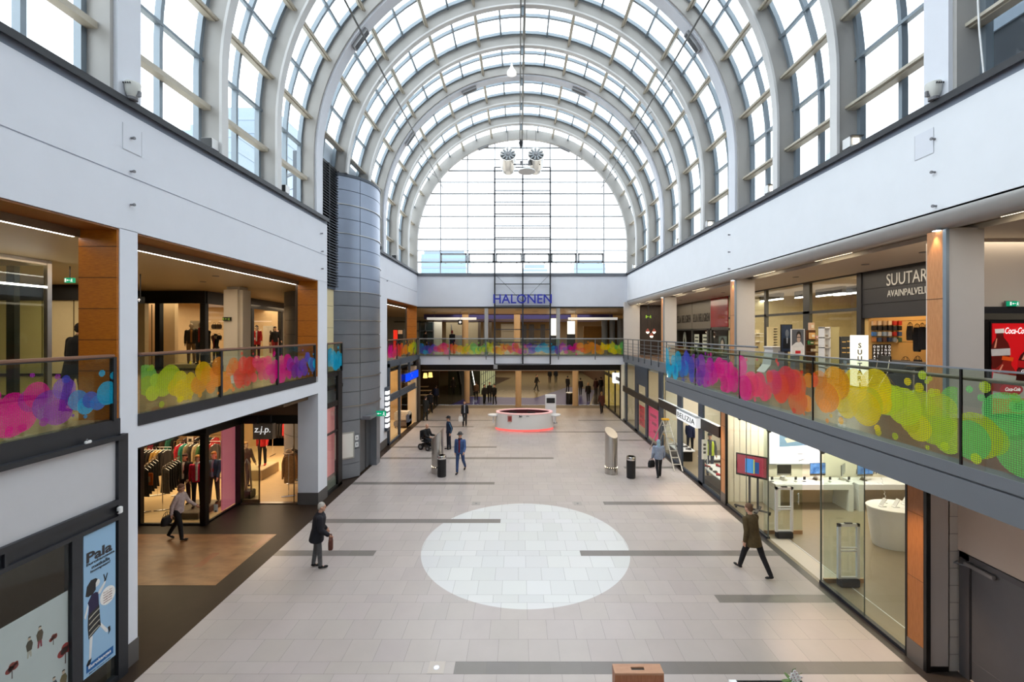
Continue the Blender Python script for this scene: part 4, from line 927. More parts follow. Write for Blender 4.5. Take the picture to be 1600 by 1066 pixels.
def discs(u0, u1, z0, z1, tot0, tot1, seq, place, seed, dens=9, rs=(.10, .30), edge0=0, edge1=0):
    """coloured film circles on the strip u0..u1, clipped to the pane; place(u, z, i) gives the point"""
    rnd = random.Random(seed); mb = MB(); H_ = z1-z0; i = 0; L_ = u1-u0; els = []
    nbig = int(dens*L_); u = []
    for q in range(nbig):
        r = rnd.uniform(*rs)*H_*.85; cu = u0+L_*(q+rnd.random())/nbig; cz = z0+H_*(.46+rnd.uniform(-.24, .22)); els.append((cu, cz, r, r*rnd.uniform(.85, 1.1)))
    for q in range(int(nbig*.6)):
        r = rnd.uniform(.025, .07); els.append((rnd.uniform(u0, u1), z0+H_*rnd.choice((rnd.uniform(.08, .2), rnd.uniform(.7, .92))), r, r))
    for cu, cz, ra, rb in els:
        if cu-ra < u0-.6 or cu+ra > u1+.6: continue
        pts = []
        for j in range(28):
            a = 2*pi*j/28; pu = min(max(cu+ra*cos(a), u0+.01), u1-.01); pzv = min(max(cz+rb*sin(a), z0+.02), z1-.04); pts.append(place(pu, pzv, i))
        mb.col = hue_at(seq, (cu-tot0)/(tot1-tot0), rnd); mb.add(pts, [tuple(range(28))]); i += 1
    return mb
def railing_side(label, X, s, edges, ztop, zbot, seq, t0, t1, seed, post=True, hand=(.08, .05), rs=(.12, .3), dens=9, rail2=None, endposts=(True, True), shoe=True, postm=None):
    """glass balustrade in the plane X; s = side facing the hall (+1: hall at larger X)"""
    t = thing('glass_railing', label, 'railing', (X, (edges[0]+edges[-1])/2, zbot))
    for i, (a, b) in enumerate(zip(edges, edges[1:])):
        g = MB().box(X-.006, X+.006, a+.012, b-.012, zbot, ztop).build('glass_panel', GLASSR, t)
        d = discs(a+.02, b-.02, zbot, ztop, t0, t1, seq, lambda u, z, j: (X+s*(.008+.0004*j), u, z), seed+i, dens, rs)
        d.build('dot_film', FILMY, g, fixn=False)
        g.matrix_parent_inverse  # film stays on its pane
    if post:
        for i, e in enumerate(edges):
            if (i == 0 and not endposts[0]) or (i == len(edges)-1 and not endposts[1]): continue
            MB().box(X-.05, X+.03, e-.03, e+.03, zbot-.02, ztop).build('post', postm or DARK, t)
    if hand: MB().bev(X-hand[0], X+hand[0]*.5, edges[0], edges[-1], ztop, ztop+hand[1], .015).build('handrail', WOODRAIL, t); MB().box(X-.03, X+.02, edges[0], edges[-1], ztop-.02, ztop).build('rail_strip', DARK, t)
    return t
# ================================================================ LEFT SIDE
railing_side('glass railing with pink and blue dots in the nearest left opening', XL+.02, 1, [2.75, 5.27, 7.77], 5.86, 4.73, 'ggggggggyyoookkmmpbcc', 0, 7.9, 11, endposts=(True, True), rs=(.14, .27))
railing_side('glass railing running green to blue dots in the second left opening', XL+.02, 1, [8.29, 10.57, 13.06, 15.45], 5.86, 4.73, 'glyoorkmmpbc', 8.2, 15.5, 23, endposts=(False, True), rs=(.14, .29))
railing_side('short glass railing with cyan dots beside the silver tower', XL-.02, 1, [16.5, 17.9], 5.86, 4.73, 'ccc', 16, 18, 33, rs=(.2, .3), dens=12)
railing_side('far left glass railing with pink to green dots', XL+.02, 1, [24.05, 25.9, 28.3, 30.8], 5.86, 4.73, 'mmkrooyylg', 24, 31, 41, endposts=(False, True), rs=(.14, .27))
# bridge railing
t = thing('glass_railing', 'long glass railing with rainbow dots across the bridge at the end', 'railing', (CX, YE-.02, 4.64)); YB = YE-.06
e = [px(v, YB) for v in (655, 702, 759.5, 816, 872.5, 930, 977)]; sq = 'cbpmroylglyormpbccbpmrooyylg'
for i, (a, b) in enumerate(zip(e, e[1:])):
    g = MB().box(a+.012, b-.012, YB-.006, YB+.006, 4.66, 5.82).build('glass_panel', GLASSR, t)
    discs(a+.02, b-.02, 4.66, 5.72, e[0], e[-1], sq, lambda u, z, j: (u, YB-.008-.0004*j, z), 60+i, 9, (.16, .30)).build('dot_film', FILMX, g, fixn=False)
for a in e: MB().box(a-.03, a+.03, YB-.02, YB+.03, 4.35, 5.82).build('post', BAND, t)
MB().tube([(e[0], YB, 5.86), (e[-1], YB, 5.86)], .04, 8).build('handrail', mat('grey_tube', (150, 152, 154), .35, metal=.6), t); MB().box(e[0], e[-1], YB-.015, YB+.015, 4.6, 4.66).build('base_rail', BAND, t)
# cove light strips
for i, (a, b, l) in enumerate(((0, 7.86, 'bright light strip along the ceiling of the nearest left opening'), (8.3, 15.7, 'bright light strip along the ceiling of the second left opening'), (24.0, 31, 'light strip in the far left gallery opening'))):
    t = thing('light_strip', l, 'lamp', (-8.14, (a+b)/2, 8.06)); MB().box(-8.17, -8.10, a, b, 8.055, 8.085).build('diffuser', LAMPN, t); MB().box(-8.19, -8.085, a, b, 8.085, 8.11).build('housing', mat('brown_cove', (0, 0, 0)), t)
# ---- cream panel wall and frameless glass room of the near left gallery
mb = MB(); mb.box(-24, -14.3, 16, 16.15, UF, 8.08); struct('wall_left_panels', mb, CREAMP)
mb = MB(); x = -23.6
while x < -14.3: mb.box(x-.012, x+.012, 15.985, 16, UF+.05, 7.5); x += .62*1.9
struct('wall_left_panel_joint', mb, mat('panel_gap', (92, 76, 48), .7))
mb = MB(); mb.box(-24, -14.3, 15.9, 16, 7.5, 8.08).box(-24, -14.3, 15.96, 16.0, UF, UF+.08); struct('trim_16', mb, BLACK)
t = thing('glass_room', 'frameless glass shop front with steel frame left in near gallery', 'glass front', (-13.2, 9, UF)); X = -11.6
MB().box(X-.006, X+.006, 5, 10.6, UF+.06, 7.95).build('glass_pane', GLASSG, t); MB().box(X-2.4, X, 10.6-.006, 10.6+.006, UF+.06, 7.95).build('glass_pane', GLASSG, t)
MB().box(X-.05, X+.05, 10.55, 10.65, UF, 8.07).build('post', STEEL, t); MB().box(X-.04, X+.04, 5, 10.6, 7.95, 8.07).box(X-2.4, X, 10.56, 10.64, 7.95, 8.07).build('header', STEEL, t); MB().box(X-.04, X+.04, 5, 10.6, UF, UF+.06).box(X-2.4, X, 10.56, 10.64, UF, UF+.06).build('sill', DARK, t)
MB().box(X-.03, X+.03, 5, 10.6, 7.40, 7.44).build('light_line', LAMPN, t); MB().box(X-1.05, X-.85, 10.62, 10.74, UF, 7.95).build('dark_post', DARK, t)
def exit_sign(xp, yp, Y, label, sx=.45, sz=.2, hang=None, dark=False, side=None):
    x, z = px(xp, Y), pz(yp, Y); t = thing('exit_sign', label, 'sign', (x, Y, z)); m = GREENSIGN if not dark else mat('exit_sign_dark', (30, 40, 24), .5)
    gm = WHITESIGN if not dark else mat('exit_sign_lime', (150, 190, 60), .5, emit=(150, 190, 60), es=.2)
    MB().box(x-sx/2, x+sx/2, Y, Y+.06, z-sz/2, z+sz/2).build('panel', m, t)
    q = sz/.2; a = MB(); yy_ = Y-.005
    a.box(x-.05*q, x+.07*q, yy_, Y, z-.008*q, z+.008*q); a.prism([(x-.09*q, z), (x-.04*q, z+.035*q), (x-.04*q, z-.035*q)], 'y', yy_, Y); a.build('arrow', gm, t)
    r = MB(); r.box(x-sx/2+.02*q, x-sx/2+.075*q, yy_, Y, z-.07*q, z+.07*q); r.build('door_symbol', gm, t)
    p = MB(); X0 = x+sx/2-.07*q; p.ell((X0+.005, Y, z+.055*q), (.016*q, .006, .016*q), 8).prism([(X0-.02*q, z+.04*q), (X0+.03*q, z+.03*q), (X0+.02*q, z-.02*q), (X0+.04*q, z-.075*q), (X0+.02*q, z-.075*q), (X0, z-.03*q), (X0-.03*q, z-.07*q), (X0-.045*q, z-.055*q), (X0-.015*q, z-.01*q)], 'y', yy_, Y); p.build('running_figure', gm, t)
    if hang: MB().cyl((x, Y+.03, z+sz/2), (x, Y+.03, hang), .012, n=8).build('hanger', DARK, t)
    else: MB().box(x-sx/2-.01, x+sx/2+.01, Y+.06, Y+.09, z-sz/2-.01, z+sz/2+.01).build('back_plate', GREYP, t)
    return t
exit_sign(107.5, 438, 11.5, 'green exit sign hanging over the near left gallery', .24, .13, 8.08)
t = thing('direction_sign', 'small black hanging sign with a white arrow by near left pier', 'sign', (px(219, 13), 13, 7.3)); x, z = px(219.5, 13), pz(469, 13)
MB().box(x-.14, x+.1, 13, 13.04, z-.1, z+.1).build('panel', BLACK, t); MB().prism([(x-.045, z-.05), (x-.03, z-.05), (x-.03, z+.02), (x-.0, z-.01), (x-.0, z+.012), (x-.0375, z+.05), (x-.075, z+.012), (x-.075, z-.01), (x-.045, z+.02)], 'y', 12.99, 13).build('arrow', WHITESIGN, t); MB().cyl((x-.02, 13.02, z+.1), (x-.02, 13.02, 8.08), .015).build('hanger', BLACK, t)
# white column in the gallery, arrow sign on it
Yc = 16.5; xa, xb = px(346, Yc), px(376, Yc); mb = MB(); mb.bev(xa, xb, Yc, Yc+.74, UF, 8.08, .12); struct('column_left_gallery', mb, mat('column_white', (226, 220, 208), .5), smooth=True)
exit_sign(353.5, 498.5, Yc-.09, 'dark exit sign with lime arrow on the white gallery column', .29, .13, None, True)
spot('gallery_column_lamp', (px(372, 16.1), 16.1, 8.0), 18, WARM, 60, (0, 0, 0))
# ---- outdoor clothing shop: black framed windows round a corner
YS = 18.4; C0 = Vector((-13.4, YS)); C1 = Vector((-14.6, 28.5))
mb = MB(); mb.box(-24, -15.9, 18.3, 18.5, UF, 8.08); struct('wall_left_panels_far', mb, CREAMP)
mb = MB(); mb.box(px(236, 18.25)-.012, px(236, 18.25)+.012, 18.28, 18.3, UF, 7.5); struct('wall_left_panel_joint', mb, mat('panel_gap', (0, 0, 0)))
mb = MB(); mb.box(-24, -13.33, YS-.12, YS+.05, 7.55, 8.08).box(px(245, YS), px(252.5, YS), YS-.1, YS+.1, UF, 7.6).box(-13.55, -13.33, YS-.1, YS+.1, UF, 7.6).box(-15.9, -13.4, YS-.06, YS+.06, UF, UF+.08); struct('window_94', mb, BLACK)
def sidept(Y): return C0.x+(Y-YS)*(C1.x-C0.x)/(C1.y-YS)
mb = MB()
for z0, z1, th in ((7.55, 8.08, .1), (UF, UF+.08, .06)): mb.loft([[Vector((sidept(Y)-th, Y, z0)), Vector((sidept(Y)+th, Y, z0)), Vector((sidept(Y)+th, Y, z1)), Vector((sidept(Y)-th, Y, z1))] for Y in (YS, 28.5)])
for Y in (22.3, 25.8, 28.4): mb.box(sidept(Y)-.1, sidept(Y)+.1, Y-.1, Y+.1, UF, 7.6)
struct('window_95', mb, BLACK)
mb = MB(); mb.quad((-15.3, YS, UF), (-13.5, YS, UF), (-13.5, YS, 7.6), (-15.3, YS, 7.6)); struct('window_96', mb, GLASSC)
mb = MB(); mb.quad((sidept(YS), YS, UF), (sidept(25.8), 25.8, UF), (sidept(25.8), 25.8, 7.6), (sidept(YS), YS, 7.6)); struct('window_97', mb, GLASSC)
mb = MB(); mb.quad((sidept(25.9), 25.9, UF), (sidept(28.4), 28.4, UF), (sidept(28.4), 28.4, 7.6), (sidept(25.9), 25.9, 7.6)); struct('wall_left_grey_panel', mb, mat('grey_olive_panel', (134, 126, 108), .5))
mb = MB(); mb.box(-24, -13, 28.6, 28.8, UF, 8.08).box(-18.3, -18.2, YS, 28.6, UF, 8.08).box(-18.3, -15.9, 19.9, 20.1, UF, 8.08); struct('wall_outdoor_shop', mb, mat('warm_shop_wall', (222, 196, 160), .6, var=.05))
pl = thing('display_plinth', 'low pale wooden display plinth behind the upper left shop windows', 'plinth', (-14.4, 19.5, UF)); MB().box(-15.3, -13.6, 18.6, 19.8, UF, UF+.22).box(-15.2, -13.95, 19.8, 26, UF, UF+.22).build('deck', mat('pale_plinth', (222, 190, 140), .5, var=.06), pl); MB().box(-15.28, -13.62, 18.59, 18.6, UF, UF+.05).build('toe_kick', BLACK, pl)
zp = UF+.22; M_ = dict(cat='mannequin', name='mannequin', vox=.014)
mn = lambda lab, xp, Y, **k: on(person(lab, (px(xp, Y), Y, zp), **{**M_, **k}))
mn('mannequin in a brown jacket over a tan shirt behind upper left window', 299, 19.5, H=1.78, face=35, coat=(46, 34, 26), inner=(196, 128, 58), trousers=(150, 112, 70), skin=(206, 180, 150), hair=None, legs=((3, 2), (-3, 2)))
mn('mannequin in a black jacket with red scarf beside the black corner post', 313.5, 18.95, H=1.82, face=10, coat=(22, 20, 22), inner=(190, 40, 34), scarf=(210, 50, 40), trousers=(54, 54, 62), skin=(216, 186, 160), hair=None, legs=((3, 2), (-3, 2)))
mn('mannequin in a black jacket with red front just right of corner post', 323, 19.55, H=1.74, face=-20, coat=(24, 20, 22), inner=(206, 44, 40), trousers=(60, 62, 66), skin=(226, 200, 176), hair=None, legs=((3, 2), (-3, 2)))
mn('child mannequin with a black cap and dark jacket left of the white column', 337, 19.5, H=1.28, face=-10, coat=(30, 26, 28), inner=(170, 40, 40), trousers=(36, 40, 60), skin=(206, 170, 140), hat=('cap', (24, 22, 24)), hair=None, legs=((3, 2), (-3, 2)))
mn('mannequin in an orange jacket and dark cap right of the white column', 381, 21.0, H=1.74, face=30, coat=(240, 96, 30), coatlen='jacket', trousers=(70, 66, 64), skin=(210, 180, 150), hat=('cap', (30, 30, 40)), hair=None, scarf=(30, 34, 56), legs=((3, 2), (-3, 2)))
mn('mannequin in a long red jacket with dark hair behind the upper left window', 401, 23.0, H=1.74, face=30, coat=(206, 34, 34), coatlen='parka', inner=(226, 220, 214), trousers=(60, 30, 34), skin=(214, 184, 156), hair=(36, 22, 18), hairstyle='bob', legs=((3, 2), (-3, 2)))
mn('mannequin in a black top with long dark hair by the pale posters', 429.5, 24.6, H=1.7, face=60, coat=(26, 24, 26), trousers=(150, 36, 40), skin=(216, 180, 150), hair=(30, 20, 18), hairstyle='long', legs=((3, 2), (-3, 2)))
def board(name, label, cat, x0, x1, Y, z0, z1, m, figs=(), frame=None, parts=('panel',)):
    """upright board facing the camera at depth Y, with flat printed figures (outline lists in 0..1)"""
    t = thing(name, label, cat, ((x0+x1)/2, Y, z0)); MB().box(x0, x1, Y, Y+.03, z0, z1).build('panel', m, t)
    for i, (nm, c, pts) in enumerate(figs):
        MB().prism([(x0+(x1-x0)*a, z0+(z1-z0)*b) for a, b in pts], 'y', Y-.003-.001*i, Y).build(nm, paint(c), t)
    if frame: MB().box(x0-.02, x0, Y-.01, Y+.04, z0-.02, z1+.02).box(x1, x1+.02, Y-.01, Y+.04, z0-.02, z1+.02).box(x0, x1, Y-.01, Y+.04, z1, z1+.02).box(x0, x1, Y-.01, Y+.04, z0-.02, z0).build('frame', frame, t)
    return t
def disc2(cx_, cy_, rx, ry, n=20, a0=0, a1=360): return [(cx_+rx*cos(radians(a0+(a1-a0)*i/n)), cy_+ry*sin(radians(a0+(a1-a0)*i/n))) for i in range(n)]
board('poster_board', 'pale poster with round grey emblem behind the brown jacket mannequin', 'poster', px(297, 19.75), px(315, 19.75), 19.75, 5.6, 6.85, mat('poster_cream', (228, 214, 190), .6), [('emblem', (170, 184, 180), disc2(.5, .5, .33, .22))])
board('poster_board', 'tall pale poster with a standing woman left of the black top mannequin', 'poster', px(411, 25.2), px(427, 25.2), 25.2, zp, 6.7, mat('poster_white', (226, 220, 210), .6), [('printed_figure', (150, 110, 96), [(.62, .1), (.85, .1), (.9, .5), (.8, .72), (.65, .72), (.58, .45)]), ('printed_head', (70, 46, 40), disc2(.74, .79, .1, .06))])
board('poster_board', 'pink and white poster behind the black top mannequin', 'poster', px(426.5, 25.6), px(435, 25.6), 25.6, zp, 6.45, mat('poster_pink', (232, 190, 186), .6), [('printed_figure', (196, 70, 80), [(.2, .05), (.8, .05), (.7, .6), (.3, .6)])])
sh = thing('wall_shelf', 'wall shelves holding bags behind left side of the white column', 'shelf', (px(340, 19.8), 19.8, 5.6))
for z in (5.45, 5.95, 6.45): MB().box(px(331, 19.8), px(347, 19.8), 19.7, 19.9, z, z+.03).build('board', mat('pale_plinth', (0, 0, 0)), sh)
for i, (xp, z, c) in enumerate(((334.5, 6.48, (60, 40, 34)), (342, 6.48, (90, 60, 40)), (334, 5.98, (150, 70, 40)), (342, 5.98, (50, 40, 40)), (338, 5.48, (80, 50, 40)))):
    x = px(xp, 19.78); t = thing('handbag', 'small %s bag on the wall shelf, %s' % (('dark brown', 'tan brown', 'russet', 'black', 'brown')[i], ('top row at left', 'top row at right', 'middle row at left', 'middle row at right', 'bottom row')[i]), 'bag', (x, 19.78, z))
    MB().bev(x-.11, x+.11, 19.72, 19.86, z, z+.2, .03).build('bag_body', cloth(c), t); MB().tube([(x-.06, 19.79, z+.2), (x-.04, 19.79, z+.28), (x+.04, 19.79, z+.28), (x+.06, 19.79, z+.2)], .008, 6).build('handle', cloth(c), t)
# ---- louvre and silver lift tower
t = thing('wall_louvre', 'tall dark louvre of horizontal slats beside the silver tower', 'louvre', (-7.7, 17.4, 8.2)); X = -7.7
z = 8.25
while z < 13.1: MB().add([(X-.03, 16.5, z+.07), (X+.05, 16.5, z), (X+.05, 18.4, z), (X-.03, 18.4, z+.07), (X-.03, 16.5, z+.085), (X+.05, 16.5, z+.015), (X+.05, 18.4, z+.015), (X-.03, 18.4, z+.085)], [(0, 1, 2, 3), (7, 6, 5, 4), (0, 4, 5, 1), (1, 5, 6, 2), (2, 6, 7, 3), (3, 7, 4, 0)]).build('slat', mat('slat_grey', (104, 108, 114), .4, metal=.4), t); z += .115
MB().box(X-.12, X-.06, 16.4, 18.5, 8.15, 13.25).build('backing', BLACK, t)
for y in (16.5, 17.45, 18.38): MB().box(X-.06, X+.04, y-.03, y+.03, 8.2, 13.2).build('mullion', DARK, t)
mb = MB(); mb.box(-8.3, -7.98, 16.4, 22.3, 12.6, 14.2); struct('wall_left_tower_panel', mb, WHITE)
mb = MB(); mb.box(-8.0, -7.74, 16.5, 18.15, 8.1, 8.2).box(-8.6, -7.82, 16.4, 18.5, 8.2, 13.25); struct('wall_left_louvre', mb, DARKB)
mb = MB(); mb.box(-8.4, -7.8, 16.5, 18.15, UF, 8.2); struct('wall_left_tower_return', mb, CREAMP)
mb = MB()
for z in (5.6, 6.5, 7.4): mb.box(-7.8, -7.795, 16.5, 18.1, z, z+.012)
struct('wall_left_tower_joint', mb, mat('panel_gap', (0, 0, 0)))
TX, TY, TR = -8.62, 20.1, 2.05
tw = thing('lift_tower', 'round silver clad lift tower rising past the left parapet', 'tower', (TX, TY, 0))
def ring(r, z0, z1, a0, a1, nm, m, n=40, t_=.04):
    mb = MB(); rg = []
    for i in range(n+1):
        a = radians(a0+(a1-a0)*i/n); rg.append([Vector((TX+q*cos(a), TY+q*sin(a), z)) for q, z in ((r-t_, z0), (r, z0), (r, z1), (r-t_, z1))])
    mb.loft(rg); return mb.build(nm, m, tw, smooth=True, ang=30)
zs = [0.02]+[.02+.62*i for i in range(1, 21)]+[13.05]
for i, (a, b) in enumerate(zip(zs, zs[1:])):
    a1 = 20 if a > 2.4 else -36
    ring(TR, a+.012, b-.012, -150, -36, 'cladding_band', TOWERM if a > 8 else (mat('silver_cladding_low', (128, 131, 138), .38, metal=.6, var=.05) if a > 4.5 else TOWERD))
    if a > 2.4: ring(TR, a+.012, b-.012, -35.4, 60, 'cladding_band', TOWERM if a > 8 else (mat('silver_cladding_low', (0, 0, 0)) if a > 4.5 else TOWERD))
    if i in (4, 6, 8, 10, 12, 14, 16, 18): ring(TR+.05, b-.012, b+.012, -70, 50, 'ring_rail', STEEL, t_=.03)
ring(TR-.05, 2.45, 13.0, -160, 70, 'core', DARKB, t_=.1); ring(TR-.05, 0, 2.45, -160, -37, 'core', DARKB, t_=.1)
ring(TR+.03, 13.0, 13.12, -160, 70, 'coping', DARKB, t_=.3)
MB().cyl((TX, TY, 12.9), (TX, TY, 13.02), TR-.02, n=48).build('top_deck', DARKB, tw)
# lift door niche at the foot, its flat frame and canopy
ND = -6.74
MB().box(ND-.5, ND, 20.45, 20.95, 0, 2.62).build('niche_cheek', TOWERD, tw); MB().box(ND-.35, ND-.3, 18.95, 20.45, .05, 2.45).build('lift_door', mat('lift_door_grey', (92, 94, 98), .35, metal=.4), tw); MB().box(ND-1.2, ND-.3, 18.9, 18.95, 0, 2.45).build('niche_cheek', TOWERD, tw); MB().box(ND-.5, ND+.2, 19.0, 21.0, 2.45, 2.6).build('door_canopy', TOWERD, tw)
MB().box(ND-.34, ND-.28, 19.78, 19.80, .05, 2.45).build('door_joint', BLACK, tw)
def on_tower(a, r, z): return Vector((TX+r*cos(radians(a)), TY+r*sin(radians(a)), z))
pf = thing('notice_case', 'empty white poster frame on the silver tower near the floor', 'poster frame', on_tower(-58, TR, 1.1))
def tpanel(a0, a1, z0, z1, r, nm, m, par, t_=.03):
    mb = MB(); n = 8; rg = []
    for i in range(n+1):
        a = a0+(a1-a0)*i/n; rg.append([on_tower(a, r, z0), on_tower(a, r+t_, z0), on_tower(a, r+t_, z1), on_tower(a, r, z1)])
    mb.loft(rg); mb.build(nm, m, par, smooth=True, ang=30)
tpanel(-72, -44, .88, 2.02, TR+.01, 'frame', mat('frame_aluminium', (176, 174, 166), .4, metal=.4), pf); tpanel(-70.5, -45.5, .94, 1.96, TR+.035, 'sheet', mat('blank_sheet', (226, 224, 216), .5), pf, .012)
for z, l in ((1.72, 'upper'), (1.42, 'lower')):
    t = thing('lift_button_panel', '%s small white call panel right of the poster frame on tower' % l, 'panel', on_tower(-40, TR, z)); tpanel(-42.5, -38.5, z-.1, z+.1, TR+.005, 'plate', WPLAST, t, .02); tpanel(-41, -40, z-.05, z+.05, TR+.022, 'symbol', DARKB, t, .008)
exit_sign(593, 646.5, 19.9, 'green exit sign sticking out at the foot of silver tower', .56, .24, None)
# strip of shop window between pier and tower
mb = MB(); X = -7.45
mb.box(X, X+.08, 16.5, 16.56, 0, UF).box(X, X+.1, 17.55, 17.95, 0, UF).box(X, X+.08, 16.5, 17.95, 3.35, 3.55).box(X, X+.08, 16.5, 17.95, 2.3, 2.36).box(X, X+.1, 16.5, 17.95, 0, .12).box(X, X+.08, 16.5, 17.95, 4.55, 4.75)
struct('window_98', mb, BLACK)
mb = MB(); mb.quad((X+.03, 16.5, .1), (X+.03, 17.9, .1), (X+.03, 17.9, 4.6), (X+.03, 16.5, 4.6)); struct('window_99', mb, GLASSC)
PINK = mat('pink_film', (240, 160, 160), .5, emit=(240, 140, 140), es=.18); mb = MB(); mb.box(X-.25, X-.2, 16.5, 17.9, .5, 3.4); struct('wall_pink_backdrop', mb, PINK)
mb = MB(); mb.box(X-.25, X-.2, 16.5, 17.9, 3.4, 4.7).box(X-.3, X+.0, 16.5, 17.9, .1, .5); struct('wall_window_box', mb, mat('window_box_grey', (120, 120, 112), .5))
# ---- nearest shop front below: white panel, dark beam, glass with posters
XS = -7.27
mb = MB(); mb.box(XS-.02, XS-.1, Y0, 7.80, 3.27, 4.36); struct('wall_left_lower', mb, mat('panel_white_grey', (196, 196, 200), .5, var=.02))
mb = MB(); mb.box(XS+.04, XS-.1, 7.78, 7.97, 0, 4.44).box(XS+.05, XS-.1, Y0, 7.8, 3.19, 3.28).box(XS+.0, XS-.1, Y0, 7.8, 2.98, 3.2).box(XS+.05, XS-.1, Y0, 7.8, 2.92, 2.99).box(XS+.045, XS-.05, 6.05, 6.09, 2.98, 3.2).box(XS+.03, XS-.1, 6.98, 7.15, 0, 2.95).box(XS+.03, XS-.08, Y0, 7.8, 0, .10)
struct('window_88', mb, DARK)
mb = MB(); mb.quad((XS, Y0, .1), (XS, 7.8, .1), (XS, 7.8, 2.95), (XS, Y0, 2.95)); struct('window_89', mb, GLASSC)
mb = MB(); mb.box(-12.5, -12.4, Y0, 7.9, 0, 4.0).box(-12.5, XS-.1, 7.7, 7.85, 0, 4.0).box(-12.5, XS-.5, Y0, 7.9, 2.95, 3.05); struct('wall_fabric_shop', mb, mat('dim_shop_wall', (96, 84, 70), .7, var=.1))
def side_art(t, XA_, y0, y1, z0, z1, nm, c, pts, i):
    """flat print on a sheet in the plane XA_: pts in 0..1 across (left = near) and up"""
    MB().prism([(y0+(y1-y0)*a, z0+(z1-z0)*b) for a, b in pts], 'x', XA_, XA_+.002+.0012*i).build(nm, paint(c), t)
def sideposter(name, label, y0, y1, z0, z1, m, XA_):
    t = thing(name, label, 'poster', (XA_, (y0+y1)/2, z0)); MB().box(XA_-.012, XA_, y0, y1, z0, z1).build('sheet', m, t); return t
bp = sideposter('blue_poster', 'tall light blue poster of a running woman with scissors', 7.17, 7.74, .5, 2.9, mat('poster_blue', (146, 184, 216), .4), XS+.02); XA_ = XS+.02
A = lambda nm, c, pts, i=0, q=.86: side_art(bp, XA_, 7.17, 7.74, .5, 2.9, nm, c, [(a_, b_*q) for a_, b_ in pts], i)
A('printed_skirt', (40, 40, 42), [(.13, .50), (.47, .53), (.50, .40), (.52, .35), (.15, .30), (.12, .40)]); A('printed_top', (40, 34, 70), [(.12, .60), (.24, .655), (.36, .655), (.44, .64), (.46, .53), (.14, .50), (.16, .57)])
for q in range(4): A('skirt_pattern', (190, 186, 170), [(.16, .315+q*.048), (.30, .335+q*.048), (.48, .355+q*.048), (.48, .362+q*.048), (.30, .345+q*.048), (.16, .325+q*.048)], 1)
A('printed_leg', (226, 226, 226), [(.18, .31), (.27, .31), (.22, .13), (.16, .13)]); A('printed_leg', (226, 226, 226), [(.44, .37), (.52, .37), (.74, .275), (.74, .25), (.68, .26)]); A('printed_shoe', (24, 24, 26), [(.08, .10), (.14, .13), (.24, .135), (.20, .095), (.13, .08)]); A('printed_shoe', (24, 24, 26), [(.74, .29), (.82, .29), (.83, .25), (.76, .225), (.77, .255)])
A('printed_arm', (226, 226, 226), [(.42, .63), (.5, .62), (.6, .655), (.68, .69), (.65, .705), (.55, .675), (.47, .655)]); A('printed_arm', (226, 226, 226), [(.02, .50), (.13, .60), (.14, .56), (.06, .48)]); A('printed_face', (230, 230, 228), disc2(.38, .725, .11, .03)); A('printed_hair', (36, 34, 34), [(.06, .665), (.10, .74), (.22, .775), (.36, .77), (.42, .755), (.36, .73), (.36, .675), (.28, .655), (.14, .65)], 1)
A('printed_scissors', (28, 28, 30), [(.62, .70), (.68, .70), (.74, .755), (.72, .76), (.665, .72), (.62, .765), (.60, .76), (.64, .715)], 1)
A('speech_bubble', (238, 236, 232), disc2(.74, .565, .25, .075))
bt = lambda s, c, a, b, wd, hh, **k: text(s, 'lettering', paint(c), (XA_+.004, 7.17+.57*a, .5+2.4*b), (0, 1, 0), (0, 0, 1), width=.57*wd, height=hh, parent=bp, ext=.002, **k)
bt('Pala', (52, 48, 50), .08, .80, .8, .17, bold=.03); bt('Eurokangasta', (40, 40, 44), .08, .772, .88, .06, bold=.02); bt('matkalla', (40, 40, 44), .24, .742, .56, .06, bold=.02); bt('isompaan!', (40, 40, 44), .2, .712, .62, .06, bold=.02)
A('name_bar', (24, 92, 156), [(.08, .03), (.92, .03), (.92, .085), (.08, .085)], 0, 1); bt('Eurokangas', (240, 244, 248), .14, .043, .7, .075, bold=.02); bt('Elämän kauneus syntyy', (40, 44, 60), .16, .008, .68, .03)
for q in range(5): bt(('Ensi, ku', 'Eurokangas', 'auttaa sinua', 'meidän kanta-', 'asiakkaana')[q], (150, 90, 80), .60, .515-.018*q, .28, .022)
rp = thing('window_print', 'large pale window print with little walking figures and red trees', 'poster', (XS-.05, 5.5, .1)); XA_ = XS-.03; MB().box(XA_-.01, XA_, 3.2, 6.97, .1, 2.12).build('sheet', mat('print_grey', (206, 208, 214), .6, var=.06, scale=2), rp)
P_ = lambda nm, c, pts, i=0: MB().prism(pts, 'x', XA_, XA_+.002+.001*i).build(nm, paint(c), rp)
def tree(y, z, s, c=(190, 50, 40)):
    P_('printed_trunk', (70, 40, 36), [(y-.008*s, z-.2*s), (y+.008*s, z-.2*s), (y+.006*s, z), (y-.006*s, z)])
    for dy, dz_, r in ((-.06, 0, .06), (.05, .02, .065), (0, .07, .06), (-.02, .02, .06), (.07, .07, .04)): P_('printed_crown', c, disc2(y+dy*s, z+dz_*s, r*s, r*s*1.0, 14), 1)
